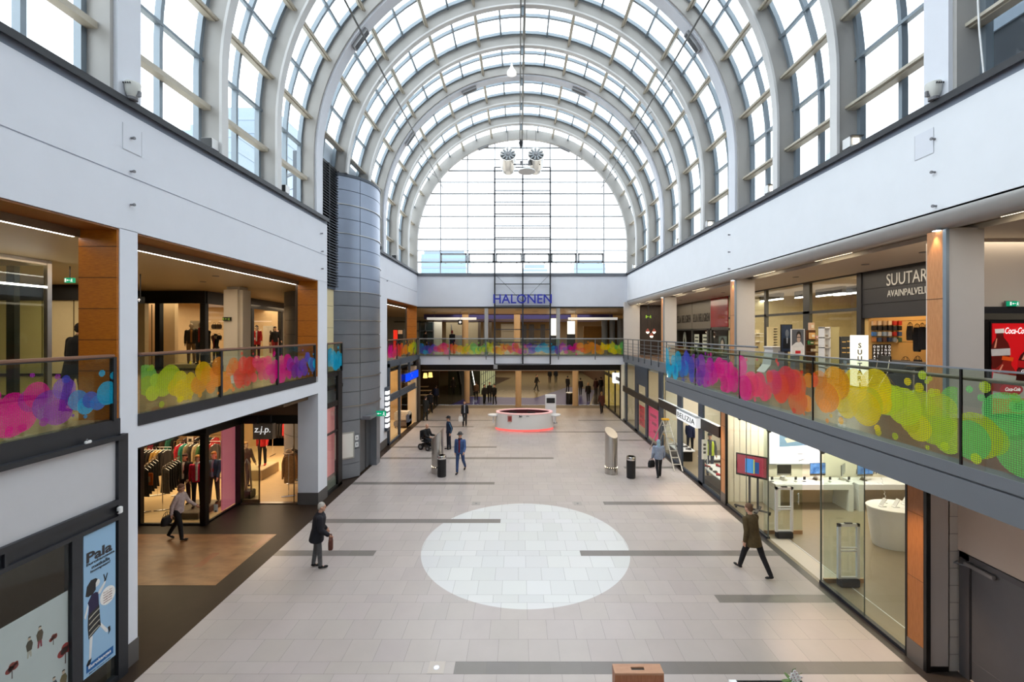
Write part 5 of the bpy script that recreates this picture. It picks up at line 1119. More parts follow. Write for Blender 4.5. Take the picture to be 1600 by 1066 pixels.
def fig(y, z, s, c1, c2):
    P_('printed_coat', c1, [(y-.03*s, z+.10*s), (y-.045*s, z+.2*s), (y-.02*s, z+.25*s), (y+.025*s, z+.25*s), (y+.045*s, z+.19*s), (y+.03*s, z+.1*s)], 1); P_('printed_legs', c2, [(y-.025*s, z+.1*s), (y-.03*s, z), (y-.012*s, z), (y, z+.08*s), (y+.012*s, z), (y+.03*s, z), (y+.025*s, z+.1*s)]); P_('printed_head', (220, 190, 170), disc2(y, z+.28*s, .018*s, .026*s, 12), 1); P_('printed_hair', (40, 30, 28), disc2(y, z+.29*s, .02*s, .02*s, 10, 0, 180), 2)
tree(6.35, .68, 1.15); tree(6.93, 1.17, 1.0, (170, 36, 36)); tree(6.2, 1.45, .7, (150, 50, 44)); tree(6.75, 1.5, .5, (160, 60, 50)); fig(6.42, 1.45, 1.0, (70, 60, 50), (190, 180, 170)); fig(6.56, 1.5, 1.05, (90, 70, 56), (150, 50, 70)); fig(6.76, .55, 1.1, (60, 66, 80), (60, 66, 80)); fig(6.90, .52, 1.2, (120, 100, 60), (60, 50, 44)); fig(6.2, .86, 1.1, (70, 50, 110), (90, 44, 60)); fig(5.8, 1.2, 1.1, (90, 40, 50), (60, 50, 60)); tree(5.6, .7, 1.2); fig(5.5, 1.5, 1, (60, 60, 70), (50, 50, 60))
st = sideposter('window_sticker', 'mint and red sale sticker low at the left edge window', 5.9, 6.12, .32, 1.18, mat('sticker_mint', (206, 236, 226), .5), XS+.014); side_art(st, XS+.014, 5.9, 6.12, .32, 1.18, 'red_field', (206, 26, 36), [(0, 0), (1, 0), (1, .42), (0, .42)], 0); text('!', 'lettering', paint((30, 40, 44)), (XS+.02, 6.08, .95), (0, 1, 0), (0, 0, 1), height=.08, parent=st, ext=.002); text('J', 'lettering', paint((30, 40, 44)), (XS+.02, 6.06, 1.06), (0, 1, 0), (0, 0, 1), height=.09, parent=st, ext=.002)
cm = thing('security_camera', 'small white box camera under the corner of the white panel', 'camera', (XS+.08, 7.72, 3.1)); MB().bev(XS+.05, XS+.11, 7.72, 7.8, 3.04, 3.16, .012).build('housing', WPLAST, cm); MB().cyl((XS+.08, 7.7, 3.08), (XS+.08, 7.73, 3.08), .018).build('lens', BPLAST, cm)
ts = thing('price_tag_clip', 'tiny white clip on the dark ledge below left railing', 'clip', (-7.19, 7.2, 4.44)); MB().bev(-7.24, -7.2, 7.16, 7.27, 4.44, 4.49, .01).build('clip', WPLAST, ts); MB().cyl((-7.22, 7.2, 4.48), (-7.22, 7.2, 4.52), .012).build('screw', GREYP, ts)
# ---- fashion shop round the recess of the second lower bay
YA, YB2, XC = 14.1, 15.9, -10.3
mb = MB(); mb.box(-20, XC+.1, YA-.06, YA+.08, 2.92, 4.0).box(px(217, YA)-.2, px(222, YA), YA-.06, YA+.08, 0, 3).box(XC-.09, XC+.09, YA-.08, YA+.1, 0, 3).box(-20, XC, YA-.05, YA+.05, 0, .05); struct('window_80', mb, BLACK)
mb = MB(); mb.box(XC-.08, XC+.08, YA, YB2, 2.92, 3.3).box(XC-.1, XC+.1, YB2-.12, YB2+.1, 0, 3).box(XC-.04, XC+.04, YA, YB2, 0, .05).box(XC, -8.0, YB2-.06, YB2+.1, 2.94, 3.25); struct('window_81', mb, BLACK)
mb = MB(); mb.box(XC-.08, -7.9, YB2-.02, YB2+.12, 3.25, 4.02).box(XC-.05, XC+.05, YA, YB2, 3.3, 4.02); struct('wall_left_bulkhead', mb, mat('brown_bulkhead', (104, 76, 54), .5, var=.06))
mb = MB(); mb.quad((-13, YA, .05), (XC, YA, .05), (XC, YA, 2.95), (-13, YA, 2.95)); struct('window_82', mb, GLASSC)
mb = MB(); mb.quad((XC, YA, .05), (XC, YB2, .05), (XC, YB2, 2.95), (XC, YA, 2.95)); struct('window_83', mb, GLASSC)
mb = MB(); mb.box(XC+.1, px(406, YB2), YB2-.006, YB2+.006, .05, 2.92); struct('window_84', mb, GLASSC)
mb = MB(); mb.box(XC, -8.07, YB2-.1, YB2+.06, 0, .03); struct('trim_17', mb, STEEL)
mb = MB(); mb.box(XC+.1, px(405, YB2), YB2-.02, YB2+.02, .03, .14).box(px(404.5, YB2), px(406, YB2), YB2-.02, YB2+.02, 0, 2.94).box(px(459, YB2), px(460, YB2), YB2-.02, YB2+.02, 0, 2.94); struct('window_85', mb, mat('door_rail', (120, 100, 70), .4, metal=.5))
mb = MB(); mb.quad((-20, YA, .003), (XC, YA, .003), (XC, YB2, .003), (-7.7, YB2, .003), (-7.7, 24, .003), (-20, 24, .003)); struct('floor_fashion_shop', mb, SHOPFLOOR)
mb = MB(); mb.box(-20, -7.7, 23.9, 24.1, 0, 4).box(-20.1, -20, YA, 24, 0, 4).box(-8.0, -7.75, 16.5, 18, 0, 4).box(-8.6, -8.3, 18, 22, 0, 4); struct('wall_fashion_shop', mb, mat('shop_wall_tan', (206, 170, 120), .6, var=.08))
mb = MB(); mb.box(-20, -7.7, YA, 24, 3.85, 3.98); struct('ceiling_fashion_shop', mb, mat('shop_ceiling_dark', (120, 98, 74), .7))
mb = MB(); mb.box(XC-.14, XC-.09, 15.1, 15.78, .05, 2.92); struct('wall_pink_window', mb, mat('pink_window_film', (240, 150, 164), .5, emit=(236, 120, 140), es=.2))  # emission stands for the light passing through the film
sg = thing('shop_sign', 'grey hanging shop sign with white letters above left shop entrance', 'sign', (px(411, 15.6), 15.6, 2.7)); a, b = px(396.5, 15.6), px(427, 15.6); MB().box(a, b, 15.55, 15.75, 2.44, 3.0).build('panel', mat('sign_grey_brown', (120, 112, 100), .5), sg)
text('z.j.p.', 'lettering', WHITESIGN, (a+.05, 15.545, 2.62), (1, 0, 0), (0, 0, 1), width=(b-a)*.82, parent=sg, ext=.01, shear=.15); MB().box(a+.1, a+.14, 15.62, 15.68, 3.0, 3.3).box(b-.14, b-.1, 15.62, 15.68, 3.0, 3.3).build('hanger', DARK, sg)
gt = thing('security_gate', 'dark security gate standing inside the left shop entrance', 'security gate', (px(390, 16.4), 16.4, 0)); a = px(388, 16.4)
MB().tube([(a-.12, 16.4, .28), (a-.12, 16.3, 1.3), (a, 16.3, 1.5), (a+.12, 16.3, 1.3), (a+.12, 16.4, .28)], .035, 8).build('loop', STEEL, gt); MB().bev(a-.18, a+.18, 16.2, 16.6, .003, .3, .03).build('base', BPLAST, gt)
MB().box(a-.02, a+.02, 16.28, 16.32, .3, 1.45).build('centre_bar', STEEL, gt)
pd = thing('display_plinth', 'grey box plinth with a mannequin inside the left shop entrance', 'plinth', (px(410, 19), 19, 0)); MB().bev(px(392, 19), px(424, 19), 18.3, 19.6, .003, .42, .01).build('box', mat('plinth_grey', (168, 146, 112), .5), pd); MB().box(px(393, 19), px(423, 19), 18.35, 19.55, .42, .43).build('top_sheet', mat('plinth_top', (196, 174, 136), .5), pd)
pw = thing('display_plinth', 'low dark grey plinth in the left shop corner window', 'plinth', (-11, 14.9, 0)); MB().box(px(264, 14.5), XC-.5, 14.5, 15.7, .003, .2).build('box', mat('plinth_dark', (96, 86, 72), .6), pw); MB().box(px(264, 14.5)+.02, XC-.52, 14.52, 15.68, .2, .21).build('top_sheet', mat('plinth_dark_top', (120, 106, 88), .6), pw)
def mn2(lab, xp, Y, z, **k): on(person(lab, (px(xp, Y), Y, z), **{**M_, **k}))
mn2('mannequin in a black jacket over a white printed shirt in lower left window', 289, 15.3, .21, H=1.76, coat=(24, 20, 20), inner=(228, 222, 216), trousers=(60, 30, 36), hair=(70, 34, 26), hairstyle='long', skin=(206, 160, 130), face=10, legs=((3, 2), (-3, 2)), print_=(40, 36, 36))
mn2('mannequin in a bright pink jacket and blonde hair by the black post', 308.5, 15.1, .21, H=1.76, coat=(236, 30, 80), inner=(240, 236, 230), trousers=(24, 22, 24), hair=(196, 140, 70), hairstyle='bob', skin=(226, 190, 160), face=25, legs=((4, 2), (-6, 2)), scarf=(240, 236, 232))
mn2('mannequin in a denim jacket and striped shirt beside the pink panel', 334, 15.4, .21, H=1.8, coat=(40, 84, 120), coatlen='short', inner=(150, 160, 196), trousers=(40, 44, 56), hair=(190, 130, 60), hairstyle='long', skin=(220, 180, 150), face=12, legs=((8, 2), (-6, 2)), print_=(206, 60, 60))
mn2('mannequin in a red jacket and black trousers on the grey box plinth', 410, 19, .43, H=1.72, coat=(206, 34, 36), trousers=(26, 24, 26), shoes=(190, 30, 34), hair=None, skin=(220, 186, 150), face=20, legs=((4, 2), (-5, 2)))
mn2('mannequin in a patterned dress with yellow bag left of the shop sign', 384, 17.6, .003, H=1.8, coat=(110, 88, 70), coatlen='coat', trousers=(60, 50, 44), hair=(190, 140, 80), hairstyle='bob', skin=(226, 190, 160), face=60, legs=((3, 2), (-3, 2)))
# clothes racks of the fashion shop
def fill(rk, p0, p1, z, cols, kind, lab, face, length=.8, grp=None, nmax=None):
    p0, p1 = Vector(p0), Vector(p1); n = len(cols)
    for i, c in enumerate(cols):
        p = p0.lerp(p1, .08+.84*(i+.5)/n); garment(kind, c, lab(i), (p.x, p.y, z-.0), face, grp, length)
ORD = ('first', 'second', 'third', 'fourth', 'fifth', 'sixth', 'seventh', 'eighth', 'ninth', 'tenth', 'eleventh', 'twelfth')
K = (26, 22, 22)
rack('chrome rack of black garments at left of the lower shop window', (px(222, 15.0), 15.0, 0), (px(246, 16.6), 16.6, 0), 1.6)
fill(None, (px(222, 15.0), 15.0, 0), (px(246, 16.6), 16.6, 0), 1.581, [K, (34, 28, 26), K, (30, 26, 30), K], 'dress', lambda i: 'black garment on the leftmost chrome rack, %s from the left' % ORD[i], -20, .95, 'black garments on the leftmost rack')
rack('chrome rack with grey and black dresses in middle of lower window', (px(254, 15.2), 15.2, 0), (px(280, 16.6), 16.6, 0), 1.55)
fill(None, (px(254, 15.2), 15.2, 0), (px(280, 16.6), 16.6, 0), 1.531, [(112, 102, 92), K, K, (40, 34, 34), K, K], 'dress', lambda i: ('grey dress at the front of the middle chrome rack' if i == 0 else 'black dress on the middle chrome rack, %s from the front' % ORD[i]), -18, .85)
rack('rear chrome rail of dark and gold coats along the shop wall', (px(214, 17.4), 17.4, 0), (px(268, 17.4), 17.4, 0), 1.66)
fill(None, (px(214, 17.4), 17.4, 0), (px(268, 17.4), 17.4, 0), 1.641, [(96, 60, 36), K, (30, 24, 24), (48, 34, 26), (196, 150, 70), (206, 160, 80), K, (40, 32, 30)], 'jacket', lambda i: '%s coat on the rear rail, %s from the left' % (('rust', 'black', 'black', 'dark brown', 'gold', 'golden tan', 'black', 'charcoal')[i], ORD[i]), 82, .95)
rack('rear chrome rail of mixed clothes behind the mannequins', (px(272, 18.6), 18.6, 0), (px(345, 18.6), 18.6, 0), 1.6)
fill(None, (px(272, 18.6), 18.6, 0), (px(345, 18.6), 18.6, 0), 1.581, [(206, 40, 60), (50, 140, 120), (150, 130, 100), (60, 50, 44), (196, 170, 130), (80, 120, 70), (60, 90, 60), (200, 40, 40), (70, 60, 60)], 'jacket', lambda i: '%s garment on the rear rail behind the mannequins, %s from the left' % (('red', 'teal', 'taupe', 'brown', 'beige', 'green', 'olive', 'scarlet', 'grey')[i], ORD[i]), 80, .8)
rack('farthest chrome rail of dark and bright clothes in the left shop', (px(226, 21), 21, 0), (px(350, 21), 21, 0), 1.3)
fill(None, (px(226, 21), 21, 0), (px(350, 21), 21, 0), 1.281, [(206, 60, 90), K, (90, 70, 56), (60, 130, 110), K, (150, 110, 70), (70, 50, 44), (120, 60, 50), K, (200, 180, 150), (40, 60, 50), (170, 40, 50)], 'jacket', lambda i: '%s garment on the farthest rail of the left shop, %s from left' % (('pink', 'black', 'brown', 'teal', 'black', 'tan', 'dark brown', 'rust', 'black', 'cream', 'dark green', 'red')[i], ORD[i]), 80, .7)
rack('chrome rail of dark clothes at the back of the left shop', (px(426, 22), 22, 0), (px(452, 22), 22, 0), 2.0)
fill(None, (px(426, 22), 22, 0), (px(452, 22), 22, 0), 1.981, [K, (36, 30, 30), K, K, (190, 34, 40)], 'jacket', lambda i: '%s garment on the back rail of the left shop, %s from left' % ('red' if i == 4 else 'dark', ORD[i]), 80, .9)
rack('chrome rail of tan coats just inside the left shop entrance', (px(451, 16.5), 16.5, 0), (px(458, 17.9), 17.9, 0), 1.65)
fill(None, (px(451, 16.5), 16.5, 0), (px(458, 17.9), 17.9, 0), 1.631, [(196, 150, 96), (150, 110, 76), (120, 96, 76), (60, 50, 46), (90, 80, 74)], 'jacket', lambda i: '%s coat on the rail inside the entrance, %s from the front' % (('tan', 'brown', 'taupe', 'black', 'grey')[i], ORD[i]), 8, 1.05)
hs = thing('hat_stand', 'beige sun hat on top of the coat rail by entrance', 'hat', (px(451, 16.6), 16.6, 1.67)); c = (px(451, 16.55), 16.55, 1.668); MB().lathe([(.2, 0), (.2, .015), (.1, .03), (.09, .12), (.04, .15)], c, 20).build('hat', cloth((226, 196, 160)), hs); MB().lathe([(.103, .03), (.1, .05)], c, 20).build('hat_band', cloth((120, 90, 70)), hs)
for i, (xp, yp, Y, s, c, l) in enumerate(((231.5, 749, 15.4, (.33, .44), (226, 112, 26), 'orange price card on the leftmost clothes rack'), (270.5, 723, 18.6, (.26, .36), (236, 230, 222), 'white card with black shirt symbol above the middle rack'), (222.5, 723, 18.6, (.2, .36), (220, 214, 206), 'white card with black symbol at far left of rear rail'), (281, 707, 20.5, (.3, .3), (226, 220, 206), 'cream card on the farthest rear rail'), (297, 688, 20.5, (.3, .34), (220, 206, 190), 'pinkish card on the farthest rear rail'))):
    x, z = px(xp, Y), pz(yp, Y); t = thing('price_card', l, 'card', (x, Y, z)); MB().box(x-s[0]/2, x+s[0]/2, Y, Y+.01, z-s[1]/2, z+s[1]/2).build('card', paint(c), t)
    MB().box(x-s[0]*.25, x+s[0]*.25, Y-.003, Y, z-s[1]*.25, z+s[1]*.22).build('print', paint((226, 180, 130) if i == 0 else (40, 36, 36)), t); MB().box(x-.006, x+.006, Y, Y+.01, z+s[1]/2, z+s[1]/2+.4).build('hanger', CHROME, t)
for i, (xp, yp, l) in enumerate(((322, 771, 'left'), (337, 762, 'right'))):
    Y = 14.6; x, z = px(xp, Y), .21; t = thing('price_card', 'small white price card on the window plinth, %s one' % l, 'card', (x, Y, z)); MB().add([(x-.07, Y, z), (x+.07, Y, z), (x+.04, Y+.05, z+.24), (x-.1, Y+.05, z+.24), (x-.07, Y+.01, z), (x+.07, Y+.01, z), (x+.04, Y+.06, z+.24), (x-.1, Y+.06, z+.24)], [(0, 1, 2, 3), (7, 6, 5, 4), (0, 4, 5, 1), (1, 5, 6, 2), (2, 6, 7, 3), (3, 7, 4, 0)]).build('card', PAPER, t); MB().box(x-.03, x+.03, Y-.005, Y+.02, z, z+.05).build('foot', GREYP, t)
# ---- far left corner shop with the blue sign
X = -7.33; mb = MB()
for y in (24.05, 26.2, 28.6, 31.0): mb.box(X-.02, X+.12, y, y+.16, 0 if y != 28.6 else 3, 4.55)
mb.box(X, X+.12, 24.05, 31.2, 4.35, 4.72).box(X, X+.1, 24.05, 31.2, 2.45, 2.8).box(X+.1, X+.16, 24.05, 31.2, 2.42, 2.5).box(X, X+.1, 24.05, 26.2, 0, .1); struct('window_86', mb, DARKB)
mb = MB(); mb.quad((X+.05, 24.1, 0), (X+.05, 26.3, 0), (X+.05, 26.3, 4.4), (X+.05, 24.1, 4.4)).quad((X+.05, 26.3, 2.8), (X+.05, 31, 2.8), (X+.05, 31, 4.4), (X+.05, 26.3, 4.4)); struct('window_87', mb, GLASSC)
mb = MB(); mb.quad((-14, 24, .004), (X, 24, .004), (X, 31.2, .004), (-14, 31.2, .004)); struct('floor_corner_shop', mb, SHOPFLOOR)
mb = MB(); mb.box(-14, -13.8, 24, 31.2, 0, 4).box(-14, -8.5, 31.1, 31.3, 0, 4).box(-14, X-.5, 23.9, 24.05, 0, 4.0); struct('wall_corner_shop', mb, mat('corner_shop_wall', (196, 160, 110), .6, var=.3, scale=1.5))
mb = MB(); mb.box(px(637, 30.2), px(650, 30.2)-.02, 30.2, 30.9, 0, 3.95); struct('pillar_left_far', mb, mat('pale_tan_pillar', (214, 192, 160), .6)); mb = MB(); mb.box(px(649.5, 30.5), px(656.5, 31), 30.5, 31.1, 0, 4.4); struct('pillar_left_dark', mb, mat('dark_brown_pier', (64, 56, 50), .5))
sg = thing('shop_sign', 'blue lit lettering sign above the far left corner shop', 'sign', (X+.2, 29, 3.2)); text('HALONEN', 'lettering', glow('blue_letters', (20, 70, 255), 1.0), (X+.22, 27.2, 3.18), (0, 1, 0), (0, 0, 1), width=3.2, height=.5, parent=sg, ext=.06, bold=.02); MB().box(X+.1, X+.16, 27.1, 30.5, 3.12, 3.16).box(X+.1, X+.16, 27.1, 30.5, 3.66, 3.7).build('rail', DARKB, sg)
lb = thing('light_box', 'narrow vertical light box with white characters on the left pier', 'sign', (-7.2, 23.7, 1.5)); MB().box(XL+.005, XL+.18, 23.5, 23.95, .9, 3.3).build('case', DARKB, lb)
z = 3.1
for i in range(7): MB().box(XL+.05, XL+.2, 23.49, 23.5, z-.2, z).box(XL+.18, XL+.185, 23.58, 23.88, z-.2, z).build('character', glow('sign_white_glow', (255, 255, 255), 1.5), lb); z -= .3
sf = thing('sofa', 'grey and cream sofa seen through far left shop window', 'sofa', (-8.2, 28.6, 0)); Y = 28.3; a, b = px(624, Y), px(638.5, Y)
MB().bev(a-.4, b, Y, Y+.9, .1, .45, .06).build('seat', cloth((120, 104, 90)), sf); MB().bev(a-.4, b, Y+.1, Y+.9, .45, 1.05, .08).build('backrest', cloth((214, 200, 180)), sf); MB().bev(b-.2, b, Y, Y+.9, .1, .9, .06).build('armrest', cloth((96, 104, 124)), sf)
for q in (a-.3, b-.1): MB().cyl((q, Y+.1, .004), (q, Y+.1, .1), .03).build('leg', BLACK, sf)
# ================================================================ RIGHT SIDE
railing_side('long glass railing with rainbow dots on the right balcony', 5.3, -1, [0.02, 2.6, 5.15, 7.74, 10.31, 12.89, 15.44], 5.87, 4.70, 'gggggglyorkmmpbcc', -.5, 15.5, 105, post=False, hand=None, rs=(.12, .30), dens=10)
rl = [o for o in COL.objects if o.parent is None and o.get('label', '').startswith('long glass railing with rainbow dots on the right')][0]
for e in (2.6, 5.15, 7.74, 10.31, 12.89): MB().box(5.29, 5.31, e-.012, e+.012, 4.70, 5.87).build('pane_joint', BLACK, rl)
MB().box(5.285, 5.315, 0, 15.44, 5.865, 5.885).build('top_trim', mat('rail_trim_grey', (150, 156, 162), .3, metal=.5), rl)
MB().tube([(5.42, 0, 5.75), (5.42, 15.4, 5.75)], .026, 10).build('handrail', mat('brown_grey_tube', (128, 112, 98), .35, metal=.3), rl, smooth=True)
for y in (1.3, 3.9, 6.45, 9.0, 11.6, 14.2): MB().box(5.31, 5.42, y-.015, y+.015, 5.73, 5.76).build('bracket', BAND, rl)
# grey bar railing beyond the balcony
br = thing('bar_railing', 'grey metal bar railing beyond the dotted balcony on the right', 'railing', (7.55, 23, UF)); X = 7.56; GR = mat('railing_grey', (92, 98, 104), .4, metal=.4)
for z in (4.95, 5.15, 5.35, 5.55): MB().tube([(X, 15.5, z), (X, 31, z)], .014, 6).build('bar', GR, br)
MB().tube([(X, 13.6, 5.84), (X, 31, 5.84)], .03, 8).build('handrail', GR, br)
y = 15.5
while y < 31.1: MB().box(X-.02, X+.02, y-.03, y+.03, 4.45, 5.84).build('post', GR, br); y += 1.29
# ceiling lamps
SL = ('nearest the camera', 'second from the camera', 'third from the camera', 'fourth from the camera', 'fifth from the camera', 'sixth from the camera', 'farthest from the camera')
for i, (a, b) in enumerate(((6.2, 7.5), (10.84, 12.2), (14.1, 15.4), (19.4, 20.8), (22.1, 23.4), (27.0, 28.4), (29.6, 30.8))):
    t = thing('strip_lamp', 'recessed strip lamp in the right gallery soffit, %s' % SL[i], 'lamp', (8.35, (a+b)/2, 8.33)); MB().box(8.30, 8.42, a, b, 8.318, 8.335).build('diffuser', LAMPW, t); MB().box(8.28, 8.44, a-.03, b+.03, 8.335, 8.35).build('housing', GREYP, t)
for i, y in enumerate((8.18, 15.98, 23.83)):
    t = thing('square_downlight', 'small square downlight above the %s wooden column of right gallery' % ('nearest', 'second', 'third')[i], 'lamp', (7.97, y, 8.235)); MB().box(7.92, 8.02, y-.05, y+.05, 8.232, 8.246).build('lens', LAMPN, t); MB().box(7.91, 8.03, y-.06, y+.06, 8.24, 8.25).build('rim', ALU, t)
def downlight(x, y, z, label, r=.09, group=None):
    t = thing('downlight', label, 'lamp', (x, y, z), 0, group); MB().cyl((x, y, z-.012), (x, y, z), r, n=14).build('lens', LAMPW, t); MB().tube([(x, y, z-.014), (x, y, z)], r*1.2, 14).build('rim', GREYP, t); return t
for i in range(5):
    for j, Y in enumerate((33.2, 36.0, 39.5)):
        x = -8.4+i*4.2+(j % 2)*1.4; o = downlight(x, Y, 8.05, 'round downlight in the ceiling beyond the bridge', .2, 'bridge ceiling downlights')
for i, (x, y) in enumerate(((-9.5, 13.5), (-9.6, 10), (-11, 15), (-10.8, 11.5), (-9.4, 19.5))): downlight(x, y, 8.08, 'round downlight in the cream ceiling of the left gallery', .08, 'left gallery downlights')
for i, (x, y) in enumerate(((9.9, 10.5), (10, 12.4), (9.8, 15.2), (9.9, 18.6), (10, 21), (9.8, 26))): downlight(x, y, 8.27, 'round downlight in the pale ceiling of the right gallery', .08, 'right gallery downlights')
for i in range(7): downlight(-6.4+i*2.2, 32.2+(i % 3)*.25, 3.9, 'small spot in the dark ceiling under the bridge', .05, 'spots under the bridge')
for i, (a, b) in enumerate(((667, 744), (888, 965))):
    Y = 36; t = thing('hanging_bar_lamp', 'long white hanging bar under the gallery ceiling, %s of centre' % ('left', 'right')[i], 'lamp', (px((a+b)/2, Y), Y, 7.5)); z = pz(498, Y); MB().box(px(a, Y), px(b, Y), Y, Y+.2, z-.1, z+.1).build('bar', mat('white_bar', (226, 226, 222), .4, emit=(255, 255, 250), es=.35), t)
    for q in (.15, .85): MB().cyl((px(a+(b-a)*q, Y), Y+.1, z+.1), (px(a+(b-a)*q, Y), Y+.1, 8.05), .015).build('hanger', GREYP, t)
for i, (xp, yp, s, Y, l) in enumerate(((865, 511, (.36, .8), 40.6, 'left'), (892.5, 512, (.34, .6), 39.9, 'right'))):
    x, z = px(xp, Y), pz(yp, Y); t = thing('lit_display', 'bright white light panel in the upper shop beyond the bridge, %s one' % l, 'lamp', (x, Y, z)); MB().box(x-s[0], x+s[0], Y, Y+.08, z-s[1], z+s[1]).build('diffuser', glow('panel_glow', (255, 250, 230), 1.6), t); MB().box(x-s[0]-.04, x+s[0]+.04, Y+.08, Y+.12, UF, z+s[1]+.04).build('stand', DARK, t)
dsg = thing('hanging_sign', 'small black hanging sign with white panda-like blot beyond left bridge', 'sign', (px(719, 35), 35, 7.2)); 
for o in [dsg]:
    x, z = px(719, 35), pz(503.5, 35); dsg['label'] = 'small black hanging sign with white mark beyond the bridge'; MB().box(x-.18, x+.18, 35, 35.05, z-.2, z+.2).build('panel', BLACK, dsg); MB().prism(disc2(x, z, .1, .1), 'y', 34.99, 35).build('mark', WHITESIGN, dsg); MB().cyl((x, 35.02, z+.2), (x, 35.02, 8.05), .012).build('hanger', BLACK, dsg)
vm = thing('vending_machine', 'red and black machine on the gallery left of the bridge', 'machine', (px(623, 33), 33, UF)); x0, x1 = px(615.5, 33), px(631, 33); MB().box(x0, x1, 32.8, 33.5, UF, 6.55).build('body', BLACK, vm); MB().box(x0+.02, x0+.33, 32.78, 32.8, UF+.3, 6.5).build('red_front', mat('red_glow', (220, 40, 24), .4, emit=(230, 40, 20), es=.6), vm); MB().box(x0+.38, x1-.05, 32.78, 32.8, 6.2, 6.5).build('display', mat('warm_display', (190, 150, 120), .4, emit=(190, 150, 110), es=.4), vm)
# ---- upper shops behind the right gallery: dark shop fronts in the plane X = 11.3
XF = 11.3; ZT = 8.27
mb = MB()
def vpost(x0, x1, m=None): mb.box(XF-.06, XF+.06, yx(x1, XF), yx(x0, XF), UF, ZT)
for a, b in ((1196, 1199), (1257, 1267), (1142, 1145)): vpost(a, b)
y0, y1 = yx(1345, XF), 23.0
mb.box(XF-.06, XF+.06, y0, y1, 6.78-.05+.3, 6.78+.05+.3).box(XF-.05, XF+.05, y0, y1, UF, UF+.12).box(XF-.07, XF+.07, y0, y1, ZT-.05, ZT); struct('window_70', mb, mat('shop_frame_grey', (72, 72, 70), .4, metal=.3))
mb = MB(); mb.quad((XF, y0, UF), (XF, y1, UF), (XF, y1, ZT), (XF, y0, ZT)); struct('window_71', mb, GLASSC)
mb = MB(); mb.box(18, 17.8, 8.4, 31, UF, ZT).box(XF, 18, 23, 23.15, UF, ZT).box(XF+.1, 18, y0-.1, y0, UF, ZT); struct('wall_optician', mb, mat('cream_shop_wall', (222, 206, 160), .6, var=.08))
# cobbler: black front with lettering and open hatch
ya, yb = yx(1351, XF), yx(1344, XF)
mb = MB(); mb.box(XF-.12, XF+.1, ya, yb, UF, ZT).box(XF-.08, XF+.1, 9.2, ya, 6.77, ZT).box(XF-.1, XF-.08, 9.2, ya, 7.22, 7.235).box(XF-.1, XF-.08, 9.2, ya, 7.7, 7.715); struct('wall_cobbler_front', mb, mat('cobbler_black', (40, 40, 44), .5, var=.1))
mb = MB(); mb.box(XF-.06, XF+.5, 9.2, ya, UF, 5.45); struct('wall_cobbler_counter', mb, mat('cobbler_grey', (66, 68, 74), .5, var=.1))
mb = MB(); mb.box(13.4, 13.5, 9.2, 14, UF, ZT).box(XF, 13.5, 13.9, 14.05, UF, ZT); struct('wall_cobbler', mb, mat('cobbler_tan', (214, 176, 110), .6, var=.06))
sg = thing('shop_sign', 'silver SUUTARI lettering on the black shop front', 'sign', (XF-.1, 12, 7.8)); text('SUUTARI', 'lettering', mat('silver_letter', (190, 190, 188), .4), (XF-.085, yx(1390, XF), 7.72), (0, -1, 0), (0, 0, 1), width=1.37, height=.36, parent=sg, ext=.02); 
sg = thing('shop_sign', 'smaller silver AVAINPALVELU lettering below SUUTARI on the black front', 'sign', (XF-.1, 12, 7.4)); text('AVAINPALVELU', 'lettering', mat('silver_letter', (0, 0, 0)), (XF-.085, yx(1391, XF), 7.38), (0, -1, 0), (0, 0, 1), width=1.32, height=.2, parent=sg, ext=.02)
lb = thing('light_box', 'upright white light box reading SUUTARI in vertical letters', 'sign', (10.0, 12.9, UF)); Yb = 12.4; x0, x1 = px(1338.5, Yb), px(1357, Yb); MB().box(x0, x1, Yb, Yb+.25, UF+.05, pz(524, Yb)).build('case', mat('light_box_white', (250, 246, 226), .5, emit=(255, 250, 226), es=.75), lb); MB().box(x0+.03, x1-.03, Yb+.03, Yb+.22, UF, UF+.05).build('foot', GREYP, lb)
for i, ch in enumerate('SUUTARI'):
    z = pz(540+i*10.3, Yb); text(ch, 'letter', BLACK, ((x0+(px(1348, Yb)))/2, Yb-.006, z), (1, 0, 0), (0, 0, 1), height=.145, parent=lb, ext=.006, align='CENTER', bold=.02)
kb = thing('key_display', 'black display board of key blanks and plates beside the white light box', 'display', (9.6, 12.7, UF)); Yk = 12.85; x0, x1 = px(1313.5, Yk), px(1339, Yk); zt = pz(526, Yk); MB().box(x0, x1, Yk, Yk+.06, UF+.05, zt).build('board', BLACK, kb); MB().box(x0, x1, Yk-.15, Yk+.25, UF, UF+.05).build('foot', DARK, kb)
rnd = random.Random(5)
for c_ in range(3):
    for r_ in range(6):
        a = x0+(x1-x0)*(.08+.3*c_); z = zt-.12-.17*r_-rnd.uniform(0, .04)
        if rnd.random() < .85: MB().box(a, a+(x1-x0)*rnd.uniform(.16, .24), Yk-.012, Yk, z-.03, z).build('brass_plate', mat('brass_plate', (196, 156, 92), .4, metal=.4), kb)
for i, (a, b_, c) in enumerate(((.62, .36, (170, 40, 46)), (.15, .45, (120, 130, 150)), (.4, .52, (190, 196, 206)), (.7, .58, (96, 130, 180)), (.25, .62, (150, 160, 170)), (.62, .66, (200, 206, 210)))): MB().box(x0+(x1-x0)*a, x0+(x1-x0)*(a+.2), Yk-.012, Yk, zt-1.6*b_-.12, zt-1.6*b_).build('card', paint(c), kb)
